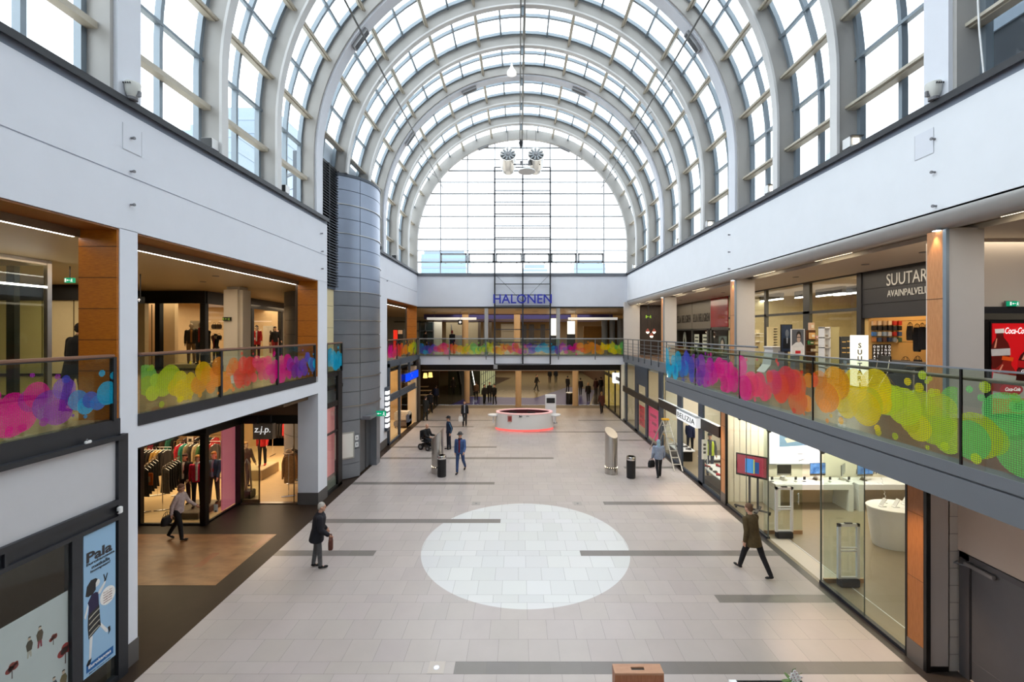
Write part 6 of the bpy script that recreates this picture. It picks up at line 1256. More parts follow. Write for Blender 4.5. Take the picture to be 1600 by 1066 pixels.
# goods on the cobbler's back wall: bags, insoles, cards
def sidepx(xp, X): return yx(xp, X)
XG = 13.1
for i, (xp, yp, c, s, l) in enumerate(((1422, 522, (60, 54, 50), (.2, .5), 'grey brown handbag hanging leftmost in the cobbler shop'), (1433, 532, (20, 20, 24), (.22, .8), 'long black bag hanging second in the cobbler shop'), (1441, 530, (26, 26, 30), (.2, .75), 'black bag hanging third in the cobbler shop'), (1449, 530, (22, 22, 24), (.18, .7), 'black bag hanging rightmost in the cobbler shop'), (1415, 574, (34, 36, 44), (.35, .45), 'dark folded bag on the lower rail of cobbler shop'), (1434, 573, (30, 30, 36), (.3, .42), 'black bag on the lower rail of cobbler shop'))):
    Y = sidepx(xp, 12.3); z = pz(yp, Y); t = bag(l, (12.3, Y, z+s[1]/2+.12), (s[0], .1, s[1]-.05), c, face=90, name='handbag', handle=.12)
hr = thing('hanging_rail', 'chrome rails for bags in the cobbler shop', 'rail', (12.6, 10.5, 6.7)); MB().tube([(12.3, 9.6, 6.68), (12.3, 13.9, 6.68)], .012, 6).tube([(12.3, 9.6, 6.0), (12.3, 13.9, 6.0)], .012, 6).build('rails', CHROME, hr); MB().tube([(12.3, 10.9, 5.3), (12.3, 10.9, 6.7)], .015, 6).build('upright', CHROME, hr); MB().cyl((12.3, 10.9, UF), (12.3, 10.9, 5.3), .02).build('stand', CHROME, hr)
q = 0
for r_, (yp, cols) in enumerate(((503, [(236, 196, 150), (240, 220, 190), (206, 180, 150), (250, 226, 190), (210, 50, 40), (220, 60, 46)]), (511, [K, (40, 40, 44), K, (30, 30, 36), (50, 50, 56), K]), (520, [(60, 110, 170), (190, 190, 180), (150, 170, 190), (206, 206, 210), (200, 50, 40), (70, 100, 150)]), (529, [(170, 110, 60), (60, 80, 110), (90, 60, 50), (40, 60, 90), (150, 160, 170), (80, 110, 80)]))):
    for c_, c in enumerate(cols):
        x = px(1367+8.0*c_, 13.8); Y = 13.8; z = pz(yp+1.5, Y); t = thing('shoe_care_pack', '%s pack on the cobbler wall, %s row from top, %s from the left' % (('pale', 'dark', 'blue and grey', 'mixed')[r_], ORD[r_], ORD[c_]), 'pack', (x, Y, z)); MB().bev(x-.06, x+.06, Y, Y+.08, z-.08, z+.06, .01).build('pack', paint(c), t); MB().box(x-.006, x+.006, Y+.06, Y+.1, z+.05, z+.075).build('hook', CHROME, t); q += 1
for c_ in range(5):
    x = px(1367+5.9*c_, 13.85); Y = 13.87; t = thing('letter_strip', 'vertical strip of white letter tiles on the cobbler wall, %s from the left' % ORD[c_], 'strip', (x, Y, 5.5)); MB().box(x-.05, x+.05, Y, Y+.03, pz(563, Y), pz(538, Y)).build('strip', mat('strip_dark', (52, 46, 42), .6), t)
    for i, ch in enumerate(('OSPAT', 'MURHE', 'TIPZY', 'ENUI', 'DORUV')[c_]): text(ch, 'letter_tile', WHITESIGN, (x, Y-.006, pz(542+5*i, Y)), (1, 0, 0), (0, 0, 1), height=.07, parent=t, ext=.004, align='CENTER')
tp_ = thing('tape_roll', 'round beige roll hanging among the cobbler goods', 'roll', (px(1401, 13.8), 13.8, 6.0)); Y = 13.8; x = px(1401, Y); MB().tube([(x+.05*cos(a), Y+.03, pz(533, Y)+.05*sin(a)) for a in [2*pi*i/16 for i in range(16)]], .022, 8, closed=True).build('roll', paint((230, 206, 160)), tp_); MB().cyl((x, Y, pz(533, Y)+.05), (x, Y+.1, pz(533, Y)+.05), .006).build('hook', CHROME, tp_)
ch_ = thing('folding_chair', 'chrome framed folding chair with black seat before the cobbler counter', 'chair', (10.6, 11.0, UF)); cx_, cy_ = px(1387, 12.0), 12.0
MB().tube([(cx_-.28, cy_, UF+.01), (cx_+.0, cy_, UF+.5), (cx_+.12, cy_+.05, UF+.95)], .012, 6).tube([(cx_+.3, cy_, UF+.01), (cx_-.05, cy_, UF+.47)], .012, 6).tube([(cx_-.28, cy_+.4, UF+.01), (cx_, cy_+.4, UF+.5), (cx_+.12, cy_+.45, UF+.95)], .012, 6).tube([(cx_+.3, cy_+.4, UF+.01), (cx_-.05, cy_+.4, UF+.47)], .012, 6).build('frame', CHROME, ch_); MB().bev(cx_-.2, cx_+.2, cy_, cy_+.4, UF+.46, UF+.5, .02).build('seat', BPLAST, ch_); MB().bev(cx_+.08, cx_+.12, cy_, cy_+.45, UF+.72, UF+.95, .015).build('backrest', BPLAST, ch_)
st = thing('swivel_stool', 'black stool on a chrome column beside the folding chair', 'stool', (px(1428, 11.6), 11.6, UF)); x, y = px(1428, 11.6), 11.6
MB().lathe([(.24, 0), (.24, .02), (.05, .04)], (x, y, UF), 20).build('base', CHROME, st); MB().cyl((x, y, UF+.03), (x, y, UF+.62), .025).build('column', CHROME, st); MB().lathe([(.17, 0), (.2, .03), (.19, .09), (.1, .11)], (x, y, UF+.6), 20).build('seat', BPLAST, st)
# optician goods: posters, white shelf tower, counters
def opt_board(l, xp0, xp1, y0, y1, Y, m, figs, frame): return board('poster_stand', l, 'poster', px(xp0, Y), px(xp1, Y), Y, pz(y1, Y), pz(y0, Y), m, figs, frame)
FACE = [('printed_hair', (40, 34, 34), disc2(.58, .74, .2, .2)), ('printed_shirt', (226, 228, 232), [(.05, .38), (.35, .5), (.75, .52), (.98, .36), (.98, .3), (.05, .3)]), ('printed_face', (196, 170, 156), disc2(.57, .66, .15, .17)), ('printed_glasses', (40, 40, 44), [(.42, .68), (.72, .68), (.72, .71), (.42, .71)])]
ps = opt_board('white poster of a face with glasses and red label in right shop', 1237, 1256, 515, 555, 15.6, mat('poster_dark_grey', (90, 94, 104), .5), [('white_field', (236, 236, 238), [(0, 0), (1, 0), (1, .36), (0, .36)])]+FACE+[('red_label', (206, 30, 40), [(.3, .06), (.72, .06), (.72, .17), (.3, .17)])], WPLAST)
MB().box(px(1243, 15.6), px(1250, 15.6), 15.62, 15.9, UF, pz(555, 15.6)).build('stand', GREYP, ps)
ps = opt_board('dark blue poster of a man in black frame behind white poster', 1221, 1237, 508, 549, 16.1, mat('poster_navy', (44, 60, 88), .5), [('printed_suit', (24, 30, 44), [(.1, .1), (.9, .1), (.85, .5), (.2, .5)]), ('printed_face', (120, 130, 146), disc2(.55, .68, .17, .15)), ('printed_collar', (180, 190, 206), [(.5, .3), (.6, .3), (.64, .52), (.48, .52)])], BLACK)
MB().box(px(1226, 16.1), px(1232, 16.1), 16.13, 16.5, UF, pz(549, 16.1)).build('stand', GREYP, ps)
sv = thing('shelf_tower', 'narrow white shelf tower of boxes inside the right shop window', 'shelf', (px(1293, 14.9), 14.9, UF)); Y = 15.0; xa, xb, zt = px(1288, Y), px(1298, Y), pz(511, Y)
MB().box(xa, xa+.03, Y, Y+.3, UF, zt).box(xb-.03, xb, Y, Y+.3, UF, zt).build('side_panel', WPLAST, sv)
for i in range(6): z = UF+.03+(zt-UF-.06)*i/5; MB().box(xa, xb, Y, Y+.3, z-.015, z+.015).build('shelf_board', WPLAST, sv)
MB().box(xb, px(1313, Y), Y+.05, Y+.35, UF, zt).build('back_cabinet', mat('pale_olive_cabinet', (206, 196, 150), .5), sv)
for i in range(5): z = UF+.045+(zt-UF-.06)*i/5; t = thing('spectacle_case', 'small pale box on the white shelf tower, %s shelf from the bottom' % ORD[i], 'box', ((xa+xb)/2, Y+.1, z)); MB().bev(xa+.06, xb-.05, Y+.04, Y+.2, z, z+.1, .01).build('box', paint((206, 200, 190)), t); MB().box(xa+.08, xb-.08, Y+.03, Y+.04, z+.03, z+.07).build('print', paint((150, 140, 130)), t)
ds = thing('display_shelf', 'dark brown shelf unit with lit goods behind the dark mullion', 'shelf', (px(1276, 16.2), 16.2, UF)); Y = 16.0; xa, xb = px(1268, Y), px(1283, Y)
for yp in (531, 539, 550): MB().box(xa, xb, Y, Y+.3, pz(yp, Y)-.03, pz(yp, Y)).build('shelf_board', mat('shelf_brown', (90, 54, 34), .5), ds)
MB().box(xa, xb, Y+.3, Y+.33, UF, pz(516, Y)).build('back_panel', mat('shelf_brown', (0, 0, 0)), ds)
for i, (xp, yp, h_, c) in enumerate(((1272, 513, .28, (226, 190, 160)), (1273, 530, .24, (240, 190, 120)), (1280, 530, .12, (206, 150, 160)), (1271, 538.6, .14, (60, 130, 70)), (1278, 538.6, .12, (226, 190, 130)), (1276, 549.5, .1, (230, 210, 170)))):
    x, z = px(xp, Y), pz(yp, Y) if i else pz(516, Y); t = thing('boxed_goods', '%s package on the dark brown shelf unit, %s' % (('peach', 'amber', 'pink', 'green', 'cream', 'pale')[i], ('on top', 'first shelf left', 'first shelf right', 'second shelf left', 'second shelf right', 'lowest shelf')[i]), 'package', (x, Y, z)); MB().bev(x-.08, x+.08, Y+.08, Y+.22, z, z+h_, .01).build('box', paint(c), t); MB().box(x-.05, x+.05, Y+.075, Y+.08, z+h_*.3, z+h_*.7).build('label_patch', paint((250, 240, 226)), t)
ct = thing('shop_counter', 'pale grey curved counter in the right shop window', 'counter', (px(1216, 17.5), 17.5, UF)); Y = 17.3; xa, xb = px(1208, Y), px(1222, Y); MB().loft([[Vector((a, b_, z)) for a, b_ in ((xa-o_, Y), (xb+o_*.3, Y), (xb+o_*.3, Y+.6), (xa-o_, Y+.6))] for z, o_ in ((UF, .35), (UF+.3, .1), (UF+.9, .0), (UF+1.0, .05))]).build('body', mat('counter_grey', (196, 200, 204), .4), ct); MB().bev(xa-.05, xb+.05, Y-.03, Y+.63, UF+1.0, UF+1.04, .01).build('worktop', WPLAST, ct)
for i, (xa_, ya_, xb_, yb_, Y) in enumerate(((1183, 466, 1222, 461, 19.5), (1244, 470.5, 1257, 468.5, 18), (1277, 466, 1319, 462, 16), (1305, 447.5, 1343, 442, 14.9))):
    x0, z0 = px(xa_, Y), pz((ya_+yb_)/2, Y); t = thing('ceiling_lamp', 'long white ceiling lamp inside the right shop, %s from the left' % ORD[i], 'lamp', (x0, Y, 8.2)); xx = (px(xa_, Y)+px(xb_, Y))/2; XX = 13.0+.4*i; Ya, Yb_ = yx(xa_, XX), yx(xb_, XX); zz = 7.95; MB().box(XX-.07, XX+.07, min(Ya, Yb_), max(Ya, Yb_), zz, zz+.05).build('diffuser', LAMPN, t); MB().box(XX-.09, XX+.09, min(Ya, Yb_), max(Ya, Yb_), zz+.05, 8.27).build('housing', GREYP, t)
for i, xp in enumerate((1183, 1190)):
    Y = 19.5; t = thing('display_rack', 'white shelf of boxes at the far end of right shop, %s' % ('left', 'right')[i], 'shelf', (px(xp, Y), Y, UF)); xa, xb = px(xp-3, Y), px(xp+3, Y)
    for yp in (521, 525, 534): MB().box(xa, xb, Y, Y+.3, pz(yp, Y)-.02, pz(yp, Y)).build('shelf_board', WPLAST, t)
    MB().box(xa, xb, Y+.3, Y+.33, UF, pz(515, Y)).build('back_panel', CREAMP, t)
er = thing('eyewear_rack', 'cream wall rack of spectacles inside the right shop', 'rack', (px(1206, 18), 18, 5)); Y = 18; MB().box(px(1199, Y), px(1215, Y), Y, Y+.05, UF, pz(511, Y)).build('panel', CREAMP, er)
for k in range(8): z = pz(514+4.2*k, Y); MB().box(px(1209, Y), px(1213.5, Y), Y-.05, Y, z-.015, z+.015).build('spectacles', BPLAST, er)
# Ella shop: taupe fascia with dark lettering, red panel, windows
TAU = mat('taupe_fascia', (110, 104, 94), .5, var=.05); ye = [yx(v, XF) for v in (1142, 1112, 1082.5, 1058)]
mb = MB(); mb.box(XF-.05, XF+.1, ye[1]+.0, ye[2]-.03, 6.55, 8.27).box(XF-.05, XF+.1, ye[2]+.03, ye[3], 6.55, 8.27).box(XF-.02, XF+.1, 23.1, 31, 6.5, 8.27); struct('wall_ella_fascia', mb, TAU)
mb = MB(); mb.box(XF-.06, XF+.1, 23.1, ye[1], 6.62, 8.27); struct('wall_red_panel', mb, mat('deep_red_gloss', (150, 12, 26), .2, var=.15, coat=.5))
for i, (a, b_) in enumerate(((1084.5, 1110), (1059.5, 1080.5))):
    sg = thing('shop_sign', 'dark Ella Hellgren lettering on taupe fascia, %s of two' % ('right', 'left')[i], 'sign', (XF-.1, yx((a+b_)/2, XF), 7.1)); text('ELLA HELLGREN', 'lettering', mat('letter_brown', (46, 42, 38), .5), (XF-.06, yx(a, XF), 6.98), (0, -1, 0), (0, 0, 1), width=yx(a, XF)-yx(b_, XF), height=.5, parent=sg, ext=.02)
mb = MB()
for v in (1058, 1082.5, 1107, 1112): mb.box(XF-.06, XF+.06, yx(v, XF)-.1, yx(v, XF)+.1, UF, 6.55)
mb.box(XF-.06, XF+.06, 23, 31, 6.45, 6.55).box(XF-.06, XF+.06, 23, 31, UF, UF+.15); struct('window_72', mb, mat('shop_frame_grey', (0, 0, 0)))
mb = MB(); mb.quad((XF, 23.1, UF), (XF, 31, UF), (XF, 31, 6.5), (XF, 23.1, 6.5)); struct('window_73', mb, GLASSG)
mb = MB(); mb.box(13.6, 13.7, 23.15, 31, UF, 8.2); struct('wall_ella', mb, mat('ella_wall', (128, 116, 100), .6, var=.3, scale=1.5))
mb = MB(); mb.box(XF, 18, 31, 31.2, UF, 8.27).box(8.8, XF, 30.9, 31.1, UF, 8.27); struct('wall_gallery_end', mb, mat('dark_cafe_wall', (62, 50, 44), .6, var=.35, scale=1.5))
for i, (xp, l) in enumerate(((1089.5, 'left'), (1102.5, 'right'))):
    Y = yx(xp, XF+.1); t = thing('window_poster', 'white paper poster in the taupe shop window, %s of two' % l, 'poster', (XF+.1, Y, 5.8)); MB().box(XF+.06, XF+.075, Y-.35, Y+.35, 5.15, 6.2).build('sheet', PAPER, t)
    for q in range(4): MB().box(XF+.055, XF+.06, Y-.25, Y+.25, 5.3+.22*q, 5.38+.22*q).build('print', paint((60, 60, 62)), t)
pp = thing('portrait_poster', 'portrait poster of a dark haired woman in the window under red panel', 'poster', (XF+.3, yx(1129.5, XF+.3), 5.4)); Y = yx(1129.5, XF+.3); X = XF+.28
MB().box(X, X+.02, Y-.5, Y+.45, 5.0, 6.1).build('sheet', mat('portrait_grey', (128, 140, 140), .5), pp)
for nm, c, pts, k in (('printed_hair', (34, 28, 28), disc2(Y, 5.62, .3, .42), 0), ('printed_face', (226, 206, 196), disc2(Y+.03, 5.6, .17, .3), 1), ('printed_neck', (216, 192, 180), [(Y-.08, 5.0), (Y+.12, 5.0), (Y+.1, 5.4), (Y-.05, 5.4)], 1)): MB().prism(pts, 'x', X-.004-.003*k, X).build(nm, paint(c), pp)
fg = thing('display_board', 'white display board with a dark figure in the taupe shop doorway', 'poster', (XF+.4, yx(1069.5, XF+.4), 5.2)); Y = yx(1069.5, XF+.4); X = XF+.4
MB().prism(disc2(Y, 5.75, .28, .62), 'x', X, X+.03).build('board', PAPER, fg); MB().prism([(Y-.08, 5.3), (Y+.08, 5.3), (Y+.1, 5.7), (Y, 6.0), (Y-.1, 5.75)], 'x', X-.004, X).build('figure_print', BPLAST, fg); MB().cyl((X+.02, Y, UF), (X+.02, Y, 5.2), .02).build('stand', BPLAST, fg)
for i, (xp, yp, Y) in enumerate(((1012, 519, 30), (1022, 519, 30), (1018, 525.5, 29.6))):
    x, z = px(xp, Y), pz(yp, Y); t = thing('pendant_lamp', 'small glowing pendant in the dark far right gallery, %s' % ('left', 'right', 'lowest')[i], 'lamp', (x, Y, z)); MB().ell((x, Y, z), (.1, .1, .1)).build('bulb', LAMPW, t); MB().lathe([(.16, -.02), (.08, .12), (.03, .2)], (x, Y, z+.04), 14).build('shade', paint((150, 60, 44)), t); MB().cyl((x, Y, z+.2), (x, Y, 8.27), .01).build('cord', BLACK, t)
exit_sign(1013.5, 495, 29, 'black hanging sign with white symbols in far right gallery', .45, .28, 8.27, True)
# near end of the right gallery: wall with dark door, exit sign and drinks machine
mb = MB(); mb.box(8.72, 18, 9.0, 9.2, UF, 8.27).box(8.68, 8.8, 8.39, 9.1, UF, 8.27); struct('wall_right_gallery', mb, mat('white_gallery_wall', (224, 212, 200), .6))
mb = MB(); mb.box(8.85, 11.6, 8.92, 9.0, UF, 6.84); struct('door_90', mb, mat('dark_door_frame', (44, 44, 50), .4)); mb = MB(); mb.box(9.0, 11.5, 8.9, 8.92, 6.57, 6.7).box(9.0, 10.2, 8.9, 8.92, UF, 6.45); struct('door_89', mb, mat('door_glass_dark', (96, 92, 84), .2))
exit_sign(1585, 474.5, 8.86, 'green exit sign over the dark door of the right gallery', .20, .10, None)
vm = thing('drinks_machine', 'tall drinks vending machine with red bottle picture front, far right', 'machine', (9.4, 8.2, UF)); Y = 8.12; x0, x1 = px(1546.5, Y), px(1546.5, Y)+.95; zt = pz(500.5, Y); zb = UF+.02
MB().bev(x0, x1, Y, Y+.7, UF+.02, zt, .02).build('cabinet', BLACK, vm); MB().box(x0+.02, x1-.02, Y+.02, Y+.6, UF, UF+.02).build('foot', DARK, vm)
W_, H_ = .84, zt-.06-(zb+.05); X0, Z0 = x0+.04, zb+.05
MB().box(X0, X0+W_, Y-.012, Y, Z0, Z0+H_).build('picture_front', mat('machine_red', (206, 16, 24), .35, emit=(206, 16, 24), es=.3), vm)
_l = [0]
def V(nm, c, pts, e=.12):
    _l[0] += 1; MB().prism([(X0+W_*a, Z0+H_*b) for a, b in pts], 'y', Y-.013-.0012*_l[0], Y-.012).build(nm, paint(c, .35, e), vm)
V('ice_print', (206, 200, 190), [(0, .16), (1, .16), (1, .42), (.8, .36), (.6, .40), (.45, .34), (.2, .40), (0, .36)]); V('orange_print', (232, 96, 24), [(0, 0), (1, 0), (1, .17), (0, .17)])
def bottle(cx_, base, w_, h_, c, cap, tilt=0):
    R2 = lambda a, b: (cx_+a*cos(tilt)-b*sin(tilt)*2.2, base+b*cos(tilt)+a*sin(tilt)*.45)
    V('bottle_print', c, [R2(a*w_, b*h_) for a, b in ((-.5, 0), (.5, 0), (.5, .28), (.42, .4), (.5, .55), (.42, .7), (.2, .86), (.17, 1), (-.17, 1), (-.2, .86), (-.42, .7), (-.5, .55), (-.42, .4), (-.5, .28))])
    V('bottle_cap_print', cap, [R2(a*w_, b*h_) for a, b in ((-.24, .98), (.24, .98), (.24, 1.1), (-.24, 1.1))]); V('bottle_label_print', (200, 24, 30) if cap[0] < 100 else (206, 200, 196), [R2(a*w_, b*h_) for a, b in ((-.5, .36), (.5, .36), (.5, .55), (-.5, .55))]); V('bottle_gloss_print', (230, 150, 120), [R2(a*w_, b*h_) for a, b in ((-.36, .58), (-.26, .58), (-.16, .84), (-.2, .84))])
bottle(.20, .50, .42, .40, (96, 22, 16), (236, 232, 222), .05); bottle(.74, .36, .46, .40, (70, 14, 14), (30, 24, 24), -.12); bottle(.2, .24, .5, .36, (150, 30, 22), (240, 90, 24), -.15); V('round_label_print', (196, 18, 26), disc2(.40, .27, .26, .07)); V('emblem_print', (150, 210, 110), disc2(.55, .09, .2, .07)); V('emblem_bottles_print', (90, 60, 40), [(.45, .04), (.65, .04), (.65, .10), (.58, .13), (.55, .09), (.52, .13), (.45, .10)])
for a, b, wd, hh in ((.235, .885, .50, .07), (.24, .255, .34, .04), (.60, .46, .34, .03)): text('Coca-Cola', 'lettering', WHITESIGN, (X0+W_*a, Y-.045, Z0+H_*b), (1, 0, 0), (0, 0, 1), width=W_*wd, height=H_*hh, parent=vm, ext=.002, shear=.35, bold=.012)
# ---- lower right: door to the camera side of the pilaster
dr = thing('service_door', 'grey steel service door in the pale wall at lower right', 'door', (8.17, 6.2, 0)); X = 8.17; DG = mat('door_grey', (104, 100, 102), .4, metal=.15, var=.04)
MB().box(X-.02, X+.1, 4.95, 5.05, 0, 2.26).box(X-.02, X+.1, 7.78, 7.95, 0, 2.26).box(X-.02, X+.1, 4.95, 7.95, 2.16, 2.26).build('frame', mat('door_frame_grey', (92, 88, 90), .4, metal=.2), dr); MB().box(X+.02, X+.08, 6.55, 7.77, .03, 2.15).build('leaf', DG, dr); MB().box(X+.02, X+.08, 5.06, 6.53, .03, 2.15).build('side_leaf', DG, dr); MB().box(X+.012, X+.02, 6.56, 7.76, .03, .38).build('kick_plate', DG, dr)
MB().bev(X-.06, X+.0, 7.35, 7.85, 2.06, 2.13, .01).build('door_closer', mat('closer_grey', (150, 144, 142), .35, metal=.5), dr); MB().tube([(X-.05, 7.8, 2.07), (X-.12, 7.95, 2.05), (X-.02, 7.98, 2.07)], .012, 6).build('closer_arm', GREYP, dr)
h = MB().cyl((X+.0, 6.62, 1.05), (X+.02, 6.62, 1.05), .03).tube([(X, 6.62, 1.05), (X-.06, 6.62, 1.05), (X-.06, 6.8, 1.05)], .011, 8); h.build('handle', CHROME, dr); MB().cyl((X+.0, 6.62, 1.16), (X+.02, 6.62, 1.16), .028).build('lock', CHROME, dr)
# ---- electronics shop
XS2 = XW
mb = MB(); ys_ = [yx(v, XS2) for v in (1421, 1347.5, 1280, 1198, 1164)]
mb.box(XS2-.0, XS2+.1, 8.4, ys_[2], 0, .07).box(XS2, XS2+.1, ys_[3], 15.7, 0, .07); struct('trim_18', mb, mat('black_sill', (34, 36, 44), .3))
mb = MB()
for y in (ys_[1], ys_[4]): mb.box(XS2+.035, XS2+.055, y-.005, y+.005, .05, 4.2)
mb.box(XS2+.03, XS2+.06, ys_[2]-.012, ys_[2]+.012, 0, 4.2).box(XS2+.03, XS2+.06, ys_[3]-.01, ys_[3]+.01, 0, 4.2); struct('window_74', mb, mat('glass_edge', (96, 104, 96), .3))
for a, b_, k in ((8.4, ys_[1], 75), (ys_[1], ys_[2], 76), (ys_[3], ys_[4], 77), (ys_[4], 15.7, 78)):
    mb = MB(); mb.quad((XS2+.045, a, .06), (XS2+.045, b_, .06), (XS2+.045, b_, 4.2), (XS2+.045, a, 4.2)); struct('window_%d' % k, mb, GLASSC)
for i, (y, w_, l) in enumerate(((13.46, 1.2, 'far'), (10.82, 1.0, 'near'))):
    t = thing('glass_door', 'open glass door leaf of the bright right shop, %s one' % l, 'door', (XS2+.1, y, .0)); MB().box(XS2+.1, XS2+.1+w_, y-.006, y+.006, .12, 3.4).build('pane', GLASSC, t); MB().box(XS2+.1, XS2+.1+w_, y-.02, y+.02, .004, .12).build('bottom_rail', mat('rail_bronze', (190, 160, 130), .3, metal=.7), t); MB().tube([(XS2+w_-.05, y-.06, .95), (XS2+w_-.05, y-.06, 1.3)], .014, 8).tube([(XS2+w_-.05, y, 1.0), (XS2+w_-.05, y-.06, 1.0)], .01, 6).tube([(XS2+w_-.05, y, 1.25), (XS2+w_-.05, y-.06, 1.25)], .01, 6).build('handle', CHROME, t)
mb = MB(); mb.quad((XS2, 8.36, .004), (18, 8.36, .004), (18, 16.1, .004), (XS2, 16.1, .004)); struct('floor_electronics_shop', mb, GREYFLOOR)
mb = MB(); mb.quad((8.22, 8.4, .008), (8.25, 8.4, .008), (8.25, 13.2, .008), (8.22, 13.2, .008)); struct('floor_line', mb, WPLAST)
mb = MB(); mb.quad((XS2+.1, ys_[2], .007), (8.2, ys_[2], .007), (8.2, ys_[3], .007), (XS2+.1, ys_[3], .007)); struct('floor_mat', mb, mat('pale_threshold', (216, 206, 190), .4))
mb = MB(); mb.box(XS2+.1, 18, 16.0, 16.08, 0, 4.05); struct('wall_electronics', mb, mat('cream_wall_panel', (236, 228, 204), .5, var=.02))
mb = MB()
for v in (1147, 1156, 1173, 1185): mb.box(px(v, 16)-.006, px(v, 16)+.006, 15.99, 16.0, 0, 4)
struct('wall_electronics_joint', mb, mat('cream_joint', (190, 180, 156), .6))
mb = MB(); mb.box(16.4, 16.6, 8.3, 16, 0, 4.05).box(8.1, 15, 8.2, 8.34, 0, 4.05); struct('wall_electronics_back', mb, mat('cream_wall_panel', (0, 0, 0)))
mb = MB(); mb.box(px(1212, 15.95), 14.8, 15.95, 16.0, .0, .62); struct('wall_electronics_skirting', mb, mat('taupe_panel', (206, 188, 156), .5))
pb = board('wall_poster', 'large white backlit wall poster with a computer picture in bright shop', 'poster', px(1202, 15.9), px(1281, 15.9), 15.9, pz(725, 15.9), pz(672, 15.9), mat('lit_poster', (250, 250, 250), .4, emit=(255, 255, 255), es=.35), [('screen_print', (120, 150, 180), [(.2, .5), (.78, .55), (.78, 1), (.2, 1)]), ('cloud_print', (222, 210, 190), [(.35, .62), (.7, .7), (.74, .9), (.5, .8), (.3, .75)]), ('small_print', (200, 200, 200), [(.56, .28), (.72, .28), (.72, .31), (.56, .31)]), ('pen_print', (120, 120, 124), [(.58, .08), (.7, .13), (.7, .15), (.58, .1)])], ALU)
rs_ = thing('wall_lettering', 'grey reseller lettering on the white wall right of monitors', 'sign', (px(1368, 15.98), 15.98, 1.1)); Y = 15.985; text('reseller', 'lettering', mat('letter_grey', (90, 90, 90), .5), (px(1384, Y), Y, pz(741, Y)), (1, 0, 0), (0, 0, 1), width=px(1384, Y)-px(1338, Y), height=.27, parent=rs_, ext=.015, align='RIGHT')
for i, (a, b_) in enumerate(((1212, 1334), (1342, 1421))):
    t = thing('display_table', 'white display table with panel ends in bright shop, %s one' % ('left', 'right')[i], 'table', (px((a+b_)/2, 15.15), 15.5, 0)); x0, x1 = px(a, 15.14), px(b_, 15.14)+(1.2 if i else 0); MB().bev(x0, x1, 15.14, 15.93, .76, .95, .008).build('tabletop', WPLAST, t)
    for xx in ((x0, x1-.17) if not i else (x0, x1-.17)): MB().box(xx, xx+.17, 15.14, 15.93, .005, .76).build('leg', WPLAST, t)
    MB().box(x0+.2, x1-.2, 15.85, 15.9, .3, .75).build('modesty_panel', mat('taupe_panel', (0, 0, 0)), t)
def monitor(l, xp, Y, w_, h_, scr, face=0):
    x = px(xp, Y); t = thing('desktop_computer', l, 'computer', (x, Y, .951), radians(face)); z = .18
    MB().bev(-w_/2, w_/2, 0, .035, z, z+h_, .008).build('case', ALU if scr is None else CHROME, t, local=True); MB().box(-w_/2+.01, w_/2-.01, -.004, 0, z+.07, z+h_-.01).build('screen', scr or BPLAST, t, local=True)
    MB().add([(-.1, .02, z+.03), (.1, .02, z+.03), (.1, .14, .005), (-.1, .14, .005), (-.1, .03, z+.03), (.1, .03, z+.03), (.1, .15, .005), (-.1, .15, .005)], [(0, 1, 2, 3), (7, 6, 5, 4), (0, 4, 5, 1), (1, 5, 6, 2), (2, 6, 7, 3), (3, 7, 4, 0)]).box(-.1, .1, -.04, .15, 0, .008).build('stand', CHROME, t, local=True)
    MB().bev(-.22, .2, -.3, -.18, .0, .012, .004).build('keyboard', WPLAST, t, local=True); MB().ell((.27, -.24, .012), (.03, .055, .014)).build('mouse', WPLAST, t, local=True)
SB = mat('blue_nebula_screen', (20, 60, 120), .2, col2=(120, 170, 220), scale=5, emit=(30, 80, 150), es=.5)
monitor('desktop computer with a black screen on the left white table', 1225.5, 15.55, .52, .40, mat('dark_screen', (26, 26, 28), .15)); monitor('desktop computer with a blue screen on the left white table', 1278, 15.55, .60, .46, SB, 4); monitor('desktop computer with a blue screen on the right white table', 1352, 15.5, .62, .46, SB, 6)
monitor('silver laptop-like monitor turned sideways between the two tables', 1318, 15.6, .45, .40, mat('silver_back', (200, 204, 204), .3, metal=.4), 40)
for i, xp in enumerate((1206, 1243, 1256.5, 1296.5, 1326)):
    x, Y = px(xp, 15.45), 15.45; t = thing('phone_stand', 'small phone on a display stand on the white tables, %s from the left' % ORD[i], 'phone', (x, Y, .951)); MB().bev(x-.06, x+.06, Y-.04, Y+.04, .951, .965, .004).build('base', CHROME if i % 2 else BPLAST, t); MB().box(x-.01, x+.01, Y+.0, Y+.02, .96, 1.06).build('stem', CHROME, t); MB().bev(x-.045, x+.045, Y-.02, Y-.008, 1.02, 1.13, .004).build('phone', BPLAST, t)
tv = thing('screen_on_stand', 'flat screen showing a blue box on a wheeled stand behind glass', 'screen', (px(1173, 15.1), 15.15, 0)); p0, p1 = Vector((7.86, 15.52, 0)), Vector((8.62, 14.86, 0)); d = (p1-p0).normalized(); nn = Vector((-d.y, d.x, 0)); nn = -nn if nn.y > 0 else nn
def tvq(nm, a0, a1, z0, z1, f0, f1, m):
    L_ = (p1-p0).length; P = lambda a, f_, z: p0+d*(a*L_)+nn*f_+Vector((0, 0, z))
    MB().add([P(a0, f0, z0), P(a1, f0, z0), P(a1, f1, z0), P(a0, f1, z0), P(a0, f0, z1), P(a1, f0, z1), P(a1, f1, z1), P(a0, f1, z1)], [(0, 1, 2, 3), (7, 6, 5, 4), (0, 4, 5, 1), (1, 5, 6, 2), (2, 6, 7, 3), (3, 7, 4, 0)]).build(nm, m, tv)
